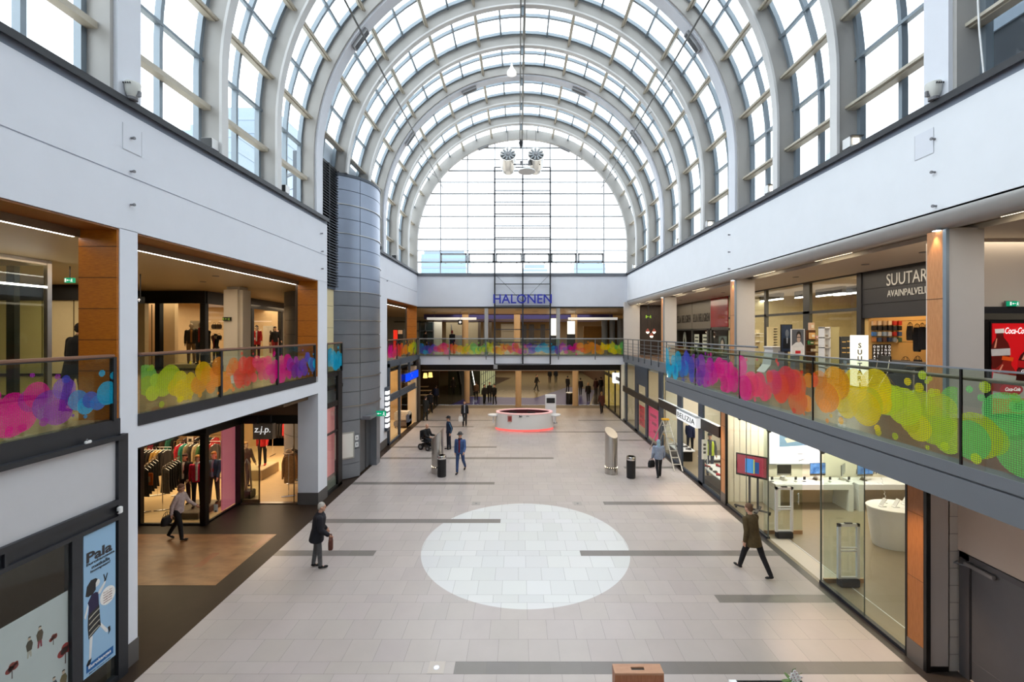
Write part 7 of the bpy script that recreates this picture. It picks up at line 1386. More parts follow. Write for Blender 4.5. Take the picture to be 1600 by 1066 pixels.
tvq('bezel', 0, 1, 1.2, 1.98, -.03, .03, BPLAST); tvq('screen', .04, .96, 1.27, 1.94, .03, .034, mat('red_screen', (150, 50, 70), .3, col2=(110, 70, 90), scale=2, emit=(170, 50, 66), es=.55)); tvq('box_picture', .3, .58, 1.34, 1.84, .034, .037, mat('blue_box_screen', (60, 140, 210), .3, emit=(60, 140, 210), es=.6)); tvq('box_side_picture', .58, .74, 1.36, 1.76, .034, .037, mat('blue_box_side', (40, 80, 140), .3, emit=(50, 90, 150), es=.5)); tvq('yellow_stripe_picture', .56, .6, 1.34, 1.84, .037, .039, mat('yellow_stripe', (200, 200, 90), .3, emit=(200, 200, 90), es=.5))
tvq('pole', .40, .46, .12, 1.2, -.03, .02, DARK); tvq('pole', .66, .72, .12, 1.2, -.03, .02, DARK); tvq('base_bar', -.05, 1.1, .07, .12, .0, .06, DARK); tvq('base_bar', .38, .48, .07, .12, -.35, .35, DARK); tvq('base_bar', .64, .74, .07, .12, -.35, .35, DARK)
for a in (0, 1.05): c = p0+d*a*(p1-p0).length; MB().cyl((c.x, c.y, .005), (c.x, c.y, .075), .035, n=10).build('castor', BPLAST, tv)
for i, (xp, Y, l) in enumerate(((1225, 13.2, 'far'), (1325.5, 10.68, 'near'))):
    x = px(xp, Y); t = thing('security_gate', 'white security gate pedestal in bright shop entrance, %s one' % l, 'security gate', (x, Y, .008)); w_ = .27
    MB().box(x-w_, x-w_+.07, Y-.03, Y+.03, .2, 1.56).box(x+w_-.07, x+w_, Y-.03, Y+.03, .2, 1.56).box(x-w_, x+w_, Y-.03, Y+.03, 1.49, 1.56).build('frame', WPLAST, t); MB().box(x-w_+.07, x+w_-.07, Y-.02, Y+.02, .86, .90).box(x-w_+.07, x+w_-.07, Y-.02, Y+.02, .94, .97).build('crossbar', WPLAST, t); MB().bev(x-.09, x+.09, Y-.035, Y+.035, 1.56, 1.585, .008).build('top_cap', BPLAST, t); MB().bev(x-w_+.03, x+w_-.03, Y-.09, Y+.09, .008, .2, .02).build('base_box', DARK, t); MB().box(x-w_+.05, x+w_-.05, Y-.02, Y+.02, .2, .24).build('base_plate', WPLAST, t)
cn = thing('round_counter', 'tapered oval white counter in the middle of the bright shop', 'counter', (px(1402, 12.6), 12.7, .005)); c = (px(1402, 12.6)+.1, 12.75, .005)
MB().lathe([(.50, 0), (.53, .1), (.60, .7), (.64, 1.1), (.655, 1.14)], c, 40, sx=1.25, sy=.8).build('body', WPLAST, cn, smooth=True); MB().lathe([(.655, 1.14), (.65, 1.16)], c, 40, sx=1.25, sy=.8).build('worktop', mat('counter_top_white', (246, 246, 244), .25), cn)
for i, (dx, dy, l, kd) in enumerate(((-.45, -.05, 'left', 0), (-.1, -.1, 'middle', 1), (.35, .1, 'right', 0))):
    x, Y, z = c[0]+dx, c[1]+dy, 1.166; t = thing('tablet_stand', 'small white display stand on the oval counter, %s one' % l, 'display', (x, Y, z)); MB().bev(x-.09, x+.09, Y-.05, Y+.05, z, z+.02, .006).build('base', WPLAST, t); MB().add([(x-.02, Y-.02, z+.02), (x+.1, Y-.02, z+.22), (x+.1, Y+.1, z+.22), (x-.02, Y+.1, z+.02), (x, Y-.02, z+.02), (x+.12, Y-.02, z+.22), (x+.12, Y+.1, z+.22), (x, Y+.1, z+.02)], [(0, 1, 2, 3), (7, 6, 5, 4), (0, 4, 5, 1), (1, 5, 6, 2), (2, 6, 7, 3), (3, 7, 4, 0)]).build('tablet', WPLAST, t)
cc = thing('coiled_cord', 'white coiled security cord rising from the oval counter', 'cord', (c[0]-.12, c[1]+.1, 1.2)); MB().tube([(c[0]-.14-.35*(i/120)+.018*cos(i*.9), c[1]+.18+.018*sin(i*.9), 1.166+2.0*i/120) for i in range(121)]+[(c[0]-.49, c[1]+.18, 4.04)], .006, 5).build('cord', WPLAST, cc); MB().bev(c[0]-.17, c[0]-.11, c[1]+.15, c[1]+.21, 1.162, 1.19, .01).build('foot', WPLAST, cc)
for i, (xp, yp) in enumerate(((1153, 656, ), (1199, 676), (1282, 708), (1328, 722))):
    Y = 14.0 if i < 2 else 11.6; x, z = px(xp, Y), pz(yp-4, Y); t = thing('track_spot', 'dark spotlight under the shop ceiling behind right balcony edge, %s from the left' % ORD[i], 'spotlight', (x, Y, z)); MB().cyl((x, Y, z+.08), (x, Y, 4.06 if x > 7.75 else 4.23), .015).build('stem', DARK, t); MB().cyl((x-.03, Y-.02, z+.08), (x+.1, Y+.05, z-.06), .05, .065).build('head', DARK, t)
# ---- shoe shop BELIZIA and the fronts beyond it, in the plane XW
FR = mat('front_blue_grey', (66, 76, 90), .4, metal=.3, var=.08); mb = MB()
def post(v0, v1, z0=0, z1=4.2, dx=.06): mb.box(XW-.03, XW+dx, yx(v1, XW), yx(v0, XW), z0, z1)
for v0, v1 in ((1059, 1065.5), (1092, 1099), (1029.5, 1032.5), (992.5, 997), (1009, 1012), (977, 979.5)): post(v0, v1, .003)
post(1065, 1092, 3.55, 4.2, .02); post(997, 1009, 3.05, 4.2, .02); post(1032, 1036, 0, 4.2, .04)
mb.box(XW-.03, XW+.06, 16.1, 31, .003, .12); struct('window_60', mb, FR)
mb = MB(); mb.box(XW-.08, XW+.05, 16.1, yx(1031, XW), 2.36, 2.78); struct('wall_shoe_sign_band', mb, mat('sign_band_brown', (40, 32, 28), .5)); mb = MB(); mb.box(XW-.1, XW+.05, 16.1, yx(1031, XW), 2.78, 2.793); struct('trim_19', mb, mat('white_line_glow', (216, 216, 214), .4, emit=(255, 255, 250), es=.05))  # white trim is no lamp; its faint glow imitates light from overhead
mb = MB(); mb.box(XW-.06, XW+.05, yx(1030, XW), 31, 2.1, 2.5); struct('wall_red_sign_band', mb, mat('sign_band_brown', (0, 0, 0)))
mb = MB(); mb.quad((XW, 16.1, .1), (XW, yx(1092, XW), .1), (XW, yx(1092, XW), 4.2), (XW, 16.1, 4.2)).quad((XW, yx(1060, XW), .1), (XW, yx(1030, XW), .1), (XW, yx(1030, XW), 4.2), (XW, yx(1060, XW), 4.2)); struct('window_61', mb, GLASSC)
mb = MB(); mb.quad((XW, 23.3, .1), (XW, 31, .1), (XW, 31, 4.2), (XW, 23.3, 4.2)); struct('window_62', mb, GLASSC)
mb = MB(); mb.quad((XW+.06, 16.1, .004), (13, 16.1, .004), (13, 31, .004), (XW+.06, 31, .004)); struct('floor_shoe_shop', mb, GREYFLOOR)
mb = MB(); mb.box(12.8, 13, 16.1, 31.2, 0, 4.05).box(XW+.3, 13, 23.0, 23.15, 0, 4.05).box(XW+.1, 13, 31.1, 31.2, 0, 4.05); struct('wall_shoe_shop', mb, CREAMW)
sg = thing('shop_sign', 'white light box sign with black BELIZIA letters on right shops', 'sign', (XW-.2, yx(1072, XW), 2.5)); ya, yb = yx(1087, XW-.28), yx(1057, XW-.28); MB().box(XW-.28, XW-.08, ya, yb, 2.36, 2.78).build('case', mat('sign_white_box', (240, 242, 244), .4, emit=(255, 255, 255), es=.35), sg); text('BELIZIA', 'lettering', BLACK, (XW-.285, yb-.1, 2.46), (0, -1, 0), (0, 0, 1), width=yb-ya-.2, height=.23, parent=sg, ext=.008); MB().box(XW-.285, XW-.07, ya-.01, yb+.01, 2.775, 2.79).build('cap_trim', ALU, sg)
ld = thing('step_ladder', 'aluminium A-frame step ladder standing before the shoe shop', 'ladder', (px(1060, 18.5), 19, 0)); 
f1, f2, tp2 = Vector((px(1041, 21.5)-.05, 21.5, .004)), Vector((px(1071, 16.9), 17.6, .004)), Vector((7.36, 19.3, 2.42)); f1 = Vector((7.45, 23.2, .004)); f2 = Vector((7.45, 19.5, .004)); tp2 = Vector((7.45, 21.4, 1.98))
for s in (0, .42):
    o_ = Vector((-s*.9, 0, 0)); MB().tube([f1+o_, tp2+o_*.7], .03, 6).build('stile', mat('ladder_aluminium', (190, 184, 172), .4, metal=.3), ld); MB().tube([f2+o_, tp2+o_*.7], .03, 6).build('stile', mat('ladder_aluminium', (0, 0, 0)), ld)
for k in range(1, 8): q = f2.lerp(tp2, k/8); MB().box(q.x-.36, q.x+.02, q.y-.05, q.y+.05, q.z-.015, q.z+.015).build('step', mat('ladder_aluminium', (0, 0, 0)), ld)
q = tp2; MB().bev(q.x-.32, q.x+.04, q.y-.12, q.y+.12, q.z-.03, q.z+.05, .02).build('top_cap', mat('ladder_yellow', (226, 170, 50), .5), ld); m_ = f1.lerp(tp2, .55); m2_ = f2.lerp(tp2, .55); MB().tube([m_, m2_], .012, 6).build('spreader', mat('ladder_yellow', (0, 0, 0)), ld)
# shoe shelves, tables, bench
sw = thing('shoe_wall', 'white lit shelves of shoes and bags at the back of shoe shop', 'shelf', (10.9, 19.5, 0)); 
for k in range(6): MB().box(10.6, 11.0, 16.6, 22.4, .4+.58*k, .44+.58*k).build('shelf_board', mat('lit_shelf', (246, 242, 230), .4, emit=(255, 246, 226), es=.4), sw)
MB().box(11.0, 11.05, 16.6, 22.4, .003, 3.9).build('back_panel', CREAMW, sw)
rnd = random.Random(9); SCOL = ((28, 24, 24), (60, 40, 32), (120, 60, 40), (170, 50, 40), (90, 84, 80), (36, 36, 44))
shoe_p = {}
def shoe(x, y, z, col, label, rz=0, grp=None, boot=False):
    t = thing('shoe', label, 'shoe', (x, y, z), rz, grp); k = (col, boot)
    if k not in shoe_p:
        b = MB(); b.loft([[Vector((a*.045*cos(q_), -.13+.26*u+.0, hh*.5+hh*.5*sin(q_))) if False else Vector((a*.045*cos(q_), u, max(.008, hh*(.5+.5*sin(q_))))) for q_ in [2*pi*i/12 for i in range(12)]] for u, a, hh in ((-.14, .35, .04), (-.11, .95, .055), (-.04, 1, .075), (.03, .85, .1 if not boot else .22), (.09, .85, .11 if not boot else .24), (.13, .6, .1 if not boot else .23))])
        s = MB().bev(-.045, .045, -.14, .13, 0, .012, .005); shoe_p[k] = (b.build('upper', paint(col, .4), t, local=True, smooth=True).data, s.build('sole', BPLAST, t, local=True).data)
    else:
        for nm, d_ in zip(('upper', 'sole'), shoe_p[k]): o = bpy.data.objects.new(nm, d_); COL.objects.link(o); o.parent = t
    return t
for k in range(5):
    for j in range(13): shoe(10.78, 16.9+.42*j, .44+.58*k, SCOL[rnd.randrange(6)], 'shoe on the white lit wall shelves of the shoe shop', pi/2, 'shoes on the lit wall shelves', boot=(k == 1 and j % 2 == 0))
tb = thing('shoe_table', 'long white shoe table in the shoe shop window by orange pilaster', 'table', (8.1, 17, 0)); MB().bev(7.75, 8.6, 16.2, 18.4, .62, .68, .01).build('tabletop', WPLAST, tb); MB().box(7.8, 8.55, 16.25, 18.35, .004, .2).build('plinth', BLACK, tb)
for (a, b_) in ((7.8, 16.25), (8.5, 16.25), (7.8, 18.3), (8.5, 18.3)): MB().box(a, a+.05, b_, b_+.05, .2, .62).build('leg', BLACK, tb)
for i in range(10): shoe(7.9+.5*(i % 2), 16.5+.38*(i//2), .68, (SCOL+((190, 30, 40),))[rnd.randrange(7)], 'shoe on the long white table in the shoe shop window', rnd.uniform(0, 6), 'shoes on the window table')
tb = thing('bench', 'white topped bench with black frame in shoe shop entrance', 'bench', (8.9, 20.2, 0)); MB().bev(8.5, 9.7, 19.8, 20.4, .42, .48, .01).build('seat', WPLAST, tb); MB().box(8.55, 9.65, 19.85, 20.35, .3, .42).build('apron', BLACK, tb)
for a in (8.55, 9.6): MB().box(a, a+.05, 19.85, 20.35, .004, .3).build('leg', BLACK, tb)
wt = thing('shoe_table', 'low white shoe table behind the step ladder', 'table', (8.1, 21.6, 0)); MB().bev(7.75, 8.6, 20.9, 22.4, .5, .56, .01).build('tabletop', WPLAST, wt); MB().box(7.8, 8.5, 21, 22.3, .004, .5).build('plinth', BLACK, wt)
for i in range(6): shoe(7.95+.4*(i % 2), 21.1+.45*(i//2), .56, SCOL[rnd.randrange(6)], 'shoe on the low white table behind the ladder', rnd.uniform(0, 6), 'shoes behind the ladder')
ws = thing('window_sign', 'white paper sign with black print on a stand in shoe shop window', 'sign', (7.8, yx(1101, 7.75), .7)); Y = 17.6; x = px(1101, Y); MB().box(x-.12, x+.12, Y, Y+.01, pz(718, Y), pz(687, Y)).build('sheet', PAPER, ws); MB().box(x+.1, x+.125, Y+.01, Y+.03, .68, pz(672, Y)).build('stand', CHROME, ws)
for q in range(3): MB().box(x-.05, x+.05, Y-.003, Y, pz(709-6*q, Y), pz(705.5-6*q, Y)).build('print', BPLAST, ws)
for i, (v0, v1, z0, z1, l, m) in enumerate(((1013.5, 1029, .25, 2.0, 'large pink sale poster in the red shop window', (226, 40, 110)), (999.5, 1007.5, .5, 1.75, 'smaller deep red sale poster in the red shop window', (190, 16, 52)))):
    Y1, Y2 = yx(v0, XW+.1), yx(v1, XW+.1); t = thing('sale_poster', l, 'poster', (XW+.1, (Y1+Y2)/2, z0)); MB().box(XW+.08, XW+.1, Y2, Y1, z0, z1).build('sheet', paint(m, .5, .25), t)
    for q in range(3):
        if i == 0: MB().box(XW+.075, XW+.08, Y2+.3, Y1-.4-.3*q, z1-.5-.42*q, z1-.35-.42*q).build('print', paint((180, 36, 90)), t)
        else: text(('SALE', 'SALE', 'SALE')[q], 'lettering', paint((120, 8, 36)), (XW+.075, Y1-.15, z1-.38-.38*q), (0, -1, 0), (0, 0, 1), width=(Y1-Y2)*.7, height=.24, parent=t, ext=.004)
sw = thing('wine_shelf', 'lit reddish shelves of goods behind the upper right shop panes', 'shelf', (9.5, 25, 0)); MB().box(9.4, 9.8, 23.6, 26.6, 2.6, 2.65).box(9.4, 9.8, 23.6, 26.6, 3.1, 3.15).box(9.4, 9.8, 23.6, 26.6, 2.0, 2.05).build('shelf_board', mat('shelf_pale_wood', (206, 160, 110), .5), sw); MB().box(9.8, 9.85, 23.6, 26.6, .004, 3.9).build('back_panel', mat('shelf_red_back', (120, 50, 40), .5, var=.3), sw); MB().box(9.4, 9.8, 23.58, 23.62, .004, 3.9).build('side_panel', mat('shelf_pale_wood', (0, 0, 0)), sw)
for k in range(3):
    for j in range(7): c_ = ((190, 60, 60), (206, 150, 130), (150, 40, 50), (230, 200, 180))[rnd.randrange(4)]; z = (2.05, 2.65, 3.15)[k]; t = thing('boxed_goods', 'small packaged item on the reddish lit shelves', 'package', (9.55, 23.9+.4*j, z), 0, 'goods on the reddish shelves'); z += .003; MB().bev(9.5, 9.65, 23.8+.4*j, 24+.4*j, z, z+.22, .01).build('box', paint(c_), t)
wb = thing('light_box', 'bright white square light box above the far yellow shop', 'sign', (7.4, 32.6, 3)); Y = 33; x0, x1 = px(959, Y), px(968.5, Y); MB().box(x0, x1, Y, Y+.5, pz(599, Y), pz(583.5, Y)).build('face', glow('sign_white_glow', (0, 0, 0)), wb); MB().box(x1, x1+.2, Y, Y+.5, pz(602, Y), pz(582.5, Y)).build('case', WPLAST, wb); MB().cyl(((x0+x1)/2, Y+.2, pz(583.5, Y)), ((x0+x1)/2, Y+.2, 3.9), .015).build('hanger', DARK, wb)
# ================================================================ HALL FURNITURE
WG = mat('desk_white', (226, 222, 218), .3, var=.02); PINKL = glow('pink_light', (255, 106, 98), 1.15)
dk = thing('information_desk', 'oval white information desk with pink lit rim and base', 'desk', (px(819.5, 28.2), 28.3, 0)); DX, DY = px(819.5, 27.6), 28.35
def ov(r0, r1, prof, nm, m, n=64):
    mb = MB(); a_, b_ = 1.84, 1.02; rings = []
    for j in range(n):
        t = 2*pi*j/n; rings.append([Vector((DX+(a_+o)*cos(t), DY+(b_+o)*sin(t), z)) for o, z in prof])
    vs = [p for q in rings for p in q]; k = len(prof); fs = [(i*k+j, ((i+1) % n)*k+j, ((i+1) % n)*k+(j+1) % k, i*k+(j+1) % k) for i in range(n) for j in range(k)]
    mb.add(vs, fs); return mb.build(nm, m, dk, smooth=True, ang=35)
ov(0, 0, [(.10, .14), (0, 1.08), (-.06, 1.08), (-.02, .14)], 'body', WG); ov(0, 0, [(.02, 1.08), (.02, 1.14), (-.16, 1.14), (-.16, 1.08)], 'rim', mat('rim_pink', (250, 206, 204), .4, emit=(255, 170, 166), es=.22)); ov(0, 0, [(.06, .004), (.06, .05), (-.02, .05), (-.02, .004)], 'base_light', PINKL); ov(0, 0, [(.02, .05), (.02, .14), (-.06, .14), (-.06, .05)], 'base_recess', mat('base_pink', (240, 120, 116), .4, emit=(255, 90, 84), es=.7)); ov(0, 0, [(-.16, .75), (-.16, .79), (-.55, .79), (-.55, .75)], 'inner_worktop', mat('maroon_inside', (90, 40, 48), .5)); ov(0, 0, [(-.07, .01), (-.07, 1.08), (-.09, 1.08), (-.09, .01)], 'inner_lining', mat('maroon_inside', (0, 0, 0)))
for s in (-1, 1): MB().lathe([(.05, -.5), (.06, -.1), (.3, -.04), (.36, 0), (.36, .05)], (DX+s*2.03, DY-.15, .9), 24).build('side_table', WPLAST, dk, smooth=True)
yf = DY-1.02; text('iso', 'lettering', mat('letter_dark', (60, 60, 62), .5), (px(811, yf), yf-.05, .93), (1, 0, 0), (0, 0, 1), height=.13, parent=dk, ext=.02, bold=.03); text('info', 'lettering', mat('letter_dark', (0, 0, 0)), (px(822, yf), yf-.05, .95), (1, 0, 0), (0, 0, 1), height=.09, parent=dk, ext=.02)
t = thing('desk_poster', 'small reddish notice on the front of information desk', 'notice', (px(796.5, yf), yf, .8)); x = px(796.5, yf); yq = DY-sqrt(1-((x-DX)/1.87)**2)*1.09-.03; MB().box(x-.14, x+.14, yq-.02, yq, .62, 1.02).build('sheet', paint((196, 140, 130)), t); MB().box(x-.1, x+.1, yq-.024, yq-.02, .68, .96).build('print', paint((150, 60, 56)), t)
for i, (xp, yp) in enumerate(((801.5, 640), (830, 641))):
    x = px(xp, 28.2); t = thing('desk_monitor', 'dark monitor inside the information desk, %s one' % ('left', 'right')[i], 'monitor', (x, 28.0, .79)); yy_ = DY-.72; MB().bev(x-.24, x+.24, yy_, yy_+.04, .9, 1.22, .01).build('screen', BPLAST, t); MB().box(x-.02, x+.02, yy_+.01, yy_+.03, .803, .9).box(x-.12, x+.12, yy_-.06, yy_+.1, .793, .803).build('stand', GREYP, t)
for i, xp in enumerate((790, 838)):
    x = px(xp, 29.1); t = thing('paper_stack', 'stack of white papers inside the information desk, %s one' % ('left', 'right')[i], 'papers', (x, DY+.72, .79)); MB().box(x-.2, x+.2, DY+.58, DY+.8, .79, .86).build('sheets', PAPER, t); MB().box(x-.1, x+.1, DY+.62, DY+.76, .86, .868).build('top_sheet', paint((206, 120, 120)), t)
ks = thing('info_kiosk', 'white upright kiosk with dark screen behind information desk', 'kiosk', (px(860, 30), 30, 0)); a, b = px(852, 30), px(869, 30); MB().bev(a, b, 30, 30.25, .02, pz(617, 30), .03).build('body', WPLAST, ks); MB().box(px(854, 30), px(867, 30), 29.985, 30, pz(630, 30), pz(622, 30)).build('screen', BPLAST, ks); MB().box(a-.08, b+.08, 29.85, 30.4, .002, .02).build('foot', GREYP, ks)
# slanted steel pillars
def slant(label, xc, yb_, lo, hi, rt, left_low=True, Yc=None):
    Y = Yc; x = px(xc, Y); t = thing('steel_pillar', label, 'pillar', (x, Y, 0)); mb = MB(); n = 40; z1 = []
    for j in range(n): a = 2*pi*j/n; f_ = .5+.5*cos(a-rt); z1.append(lo+(hi-lo)*f_)
    r = .275; mb.add([(x+r*cos(2*pi*j/n), Y+r*sin(2*pi*j/n), .33) for j in range(n)]+[(x+r*cos(2*pi*j/n), Y+r*sin(2*pi*j/n), z1[j]) for j in range(n)], [(j, (j+1) % n, n+(j+1) % n, n+j) for j in range(n)]+[tuple(range(n, 2*n))]); mb.build('shaft', STEEL, t, smooth=True)
    MB().lathe([(.29, 0), (.29, .24), (.285, .26)], (x, Y, .0), 40).build('base_ring', STEEL, t, smooth=True); MB().lathe([(.26, .26), (.26, .34)], (x, Y, 0), 40).build('light_gap', BLACK, t)
    for j in range(18): a = 2*pi*j/18; MB().ell((x+.272*cos(a), Y+.272*sin(a), .30), (.012, .012, .012), 6).build('light_bead', LAMPW, t)
    MB().box(x-.005, x+.005, Y-r-.004, Y-r, .34, z1[int(n*.75)]).build('seam', GREYP, t)
slant('slant topped brushed steel pillar beside the left black bin', 684, 738, 1.50, 2.02, 0.0, Yc=19.4); slant('slant topped brushed steel pillar beside the right black bin', 955, 739, 1.62, 2.02, 2.1, Yc=19.3)
for i, (xp, yb_, l) in enumerate(((690.3, 744.5, 'black cylindrical bin with steel top beside the left steel pillar'), (986, 746.5, 'black cylindrical bin with steel top beside the right steel pillar'))):
    Y = EYE*F/(yb_-VY); x = px(xp, Y); t = thing('litter_bin', l, 'bin', (x, Y, 0)); MB().lathe([(.185, 0), (.19, .02), (.195, .76), (.19, .78)], (x, Y, 0), 32).build('body', BPLAST, t, smooth=True); mb = MB(); mb.lathe([(.198, .78), (.2, .80), (.2, .90), (.185, .925)], (x, Y, 0), 32, capb=False, capt=False).build('collar', CHROME, t, smooth=True); MB().lathe([(.185, .925), (.13, .93)], (x, Y, 0), 32, capb=False, capt=False).build('top_ring', CHROME, t); MB().lathe([(.13, .86), (.128, .87)], (x, Y, 0), 24).build('opening', BLACK, t)
t = thing('litter_bin', 'far black bin with pale rim beyond the information desk', 'bin', (px(890, 38.5), 38.5, 0)); x, Y = px(889.5, 38), 38; MB().lathe([(.3, .003), (.3, .95)], (x, Y, 0), 20).build('body', BPLAST, t); MB().lathe([(.31, .95), (.31, 1.02)], (x, Y, 0), 20).build('rim', CHROME, t)
# wooden box and orchid in the foreground
wb = thing('wooden_pedestal', 'brown wooden pedestal box with a dark slot on top, in foreground', 'pedestal', (px(997, 6.8), 6.8, 0)); d = 5.28; yf = d*F/(1052.5-VY); yb_ = d*F/(1037.5-VY); x0, x1 = px(960.8, yf), px(1037.5, yf); z = EYE-d
PW = mat('brown_box_veneer', (172, 110, 74), .4, col2=(146, 88, 54), scale=3, stretch=(26, 26, 2)); PT = mat('brown_box_top', (186, 140, 108), .4, col2=(168, 120, 90), scale=3, stretch=(2, 26, 26))
MB().box(x0, x1, yf, yb_, .02, z-.03).build('case', PW, wb)
sx0, sx1, sy0, sy1 = px(986.5, yf*1.012), px(1007, yf*1.012), yf+(yb_-yf)*.36, yf+(yb_-yf)*.66
MB().box(x0, sx0, yf, yb_, z-.03, z).box(sx1, x1, yf, yb_, z-.03, z).box(sx0, sx1, yf, sy0, z-.03, z).box(sx0, sx1, sy1, yb_, z-.03, z).build('top', PT, wb); MB().box(sx0, sx1, sy0, sy1, z-.029, z-.024).build('slot_floor', mat('slot_dark', (50, 56, 54), .4), wb); MB().box(x0+.02, x1-.02, yf+.02, yb_-.02, 0, .02).build('plinth', BLACK, wb)
gc = thing('glass_table', 'low glass topped table at the bottom edge holding an orchid', 'table', (px(1197, 6.9), 6.8, 0)); d = 5.3; yb_ = d*F/(1063.5-VY); z = EYE-d; x0, x1 = px(1147, yb_), px(1252, yb_); yf = yb_-.55
MB().bev(x0, x1, yf, yb_, z-.015, z, .004).build('glass_top', GLASSG, gc); MB().box(x0, x1, yb_-.012, yb_, z-.016, z+.002).box(x1-.012, x1, yf, yb_, z-.016, z+.002).build('edge_trim', DARK, gc); MB().box(x0-.08, x0+.03, yf, yb_+.01, .003, z+.004).build('end_panel', WPLAST, gc); MB().box(x1-.1, x1-.03, yf, yb_-.02, .003, z-.016).build('leg', WPLAST, gc)
og = thing('potted_orchid', 'white orchid in a small pot on the glass table', 'plant', (px(1232, yb_), yb_-.15, z)); ox, oy = px(1226, yb_), yb_-.16
MB().lathe([(.05, 0), (.065, .11), (.06, .11)], (ox, oy, z), 20).build('pot', WPLAST, og); MB().lathe([(.058, .1), (.05, .108)], (ox, oy, z), 20).build('soil', BPLAST, og)
GRN = paint((86, 112, 56)); tip = [(ox, oy, z+.1), (ox-.002, oy, z+.2), (ox+.02, oy, z+.29), (ox+.07, oy, z+.31)]; MB().tube(tip, .004, 6).build('stem', GRN, og); MB().tube([(ox, oy, z+.12), (ox+.08, oy, z+.2), (ox+.16, oy, z+.24)], .003, 6).build('stem', GRN, og)
for k in range(4): a = k*1.6; MB().ell((ox+.07*cos(a), oy+.07*sin(a), z+.13), (.085, .03, .01), 10, Matrix.Rotation(a, 4, 'Z')).build('leaf', GRN, og)
for i, (dx, dz_, r) in enumerate(((.0, .24, .034), (.02, .20, .032), (.05, .255, .03), (.035, .165, .034), (.075, .21, .034), (.015, .13, .03), (-.02, .19, .028), (.09, .165, .03), (.085, .12, .03), (.13, .20, .02), (.03, .29, .02))):
    m = MB()
    for q in range(5): a = 2*pi*q/5+.3*i; m.ell((ox+dx+r*.55*cos(a), oy-.03, z+dz_+r*.55*sin(a)), (r*.62, .006, r*.42), 8, Matrix.Rotation(-a, 4, 'Y'))
    m.build('flower', WPLAST, og, smooth=True); MB().ell((ox+dx, oy-.038, z+dz_), (.007, .006, .009), 6).build('flower_lip', paint((150, 60, 90)), og)
t = thing('floor_light', 'small round light set in a square plate in the floor, bottom centre', 'floor light', (*gr(682, 1043.5)[:2], 0)); p = gr(682, 1043.5); MB().box(p.x-.15, p.x+.15, p.y-.15, p.y+.15, .0005, .003).build('plate', mat('floor_plate', (190, 178, 168), .4), t); MB().cyl((p.x, p.y, .003), (p.x, p.y, .006), .05, n=20).build('lens', mat('floor_lens', (206, 216, 236), .2, emit=(210, 225, 255), es=.4), t)
for i, (xp, yp) in enumerate(((744, 787), (902.5, 787))):
    p = gr(xp, yp); t = thing('floor_hatch', 'small square metal plate in the floor, %s of the white disc top' % ('left', 'right')[i], 'floor plate', (p.x, p.y, 0)); MB().box(p.x-.15, p.x+.15, p.y-.15, p.y+.15, .0005, .003).build('plate', mat('floor_plate2', (160, 152, 146), .4), t); MB().cyl((p.x, p.y, .003), (p.x, p.y, .005), .04, n=14).build('cap', GREYP, t)
# ================================================================ PEOPLE
def at(xp, yp, zz=0.0): g = gr(xp, yp, zz); return (g.x, g.y, zz)
p = person('white haired person in a long dark coat and grey trousers, left foreground', at(496, 887), face=112, H=1.70, legs=((7, 4), (-5, 4)), arms=((4, 44, 6), (-4, 40, 10)), lean=8, coat=(22, 20, 30), coatlen='parka', trousers=(92, 92, 94), shoes=(20, 18, 18), hair=(190, 182, 172), bulk=1.3, vox=.0085)
h_ = hand_of(p, -1); bag('brown leather shoulder bag held by the white haired person', (h_.x+.02, h_.y-.05, h_.z+.1), (.3, .12, .26), (92, 48, 34), face=112, handle=.12); on(p)
p = person('person in denim jacket, dark cap and red shirt walking to camera', at(719, 739), face=-10, H=1.80, legs=((14, 10), (-18, 22)), arms=((-12, 12, 10), (16, 40, 12)), coat=(66, 92, 142), coatlen='jacket', inner=(118, 22, 34), scarf=(34, 36, 58), trousers=(54, 78, 124), shoes=(24, 22, 26), hair=(120, 110, 100), hat=('brim', (72, 70, 70)), vox=.0085, bulk=1.05); on(p)
p = person('person in a navy tracksuit and cap standing with hands behind back', at(701, 702), face=-62, H=1.74, legs=((2, 2), (-3, 2)), arms=((-22, 40, 10), (-22, 40, 10)), coat=(28, 44, 70), trousers=(24, 28, 46), hair=(40, 34, 34), hat=('cap', (34, 34, 40)), stripe=(96, 150, 190)); on(p)
# wheelchair and its user
wp = Vector(at(667, 702)); wc = thing('electric_wheelchair', 'black electric wheelchair left of the slanted steel pillar', 'wheelchair', wp, radians(62))
def wl(mb, nm, m): mb.build(nm, m, wc, local=True, smooth=True, ang=35)
for s in (-1, 1):
    for y, r in ((.2, .17), (-.28, .13)):
        wl(MB().cyl((s*.27-.03, y, r), (s*.27+.03, y, r), r, n=24), 'wheel', BPLAST); wl(MB().cyl((s*.27-.034, y, r), (s*.27+.034, y, r), r*.5, n=16), 'hub', GREYP)
    wl(MB().bev(s*.27-.03, s*.27+.03, -.2, .15, .66, .71, .02), 'armrest', BPLAST); wl(MB().tube([(s*.27, .15, .66), (s*.27, .18, .45)], .015, 6), 'arm_post', CHROME)
wl(MB().bev(-.22, .22, -.25, .25, .16, .34, .04), 'motor_box', BPLAST); wl(MB().bev(-.24, .24, -.25, .22, .42, .5, .03), 'seat', cloth((30, 30, 34))); wl(MB().box(-.05, .05, -.05, .05, .34, .42), 'seat_post', DARK); wl(MB().bev(-.23, .23, .24, .32, .5, 1.02, .03), 'backrest', cloth((30, 30, 34)))
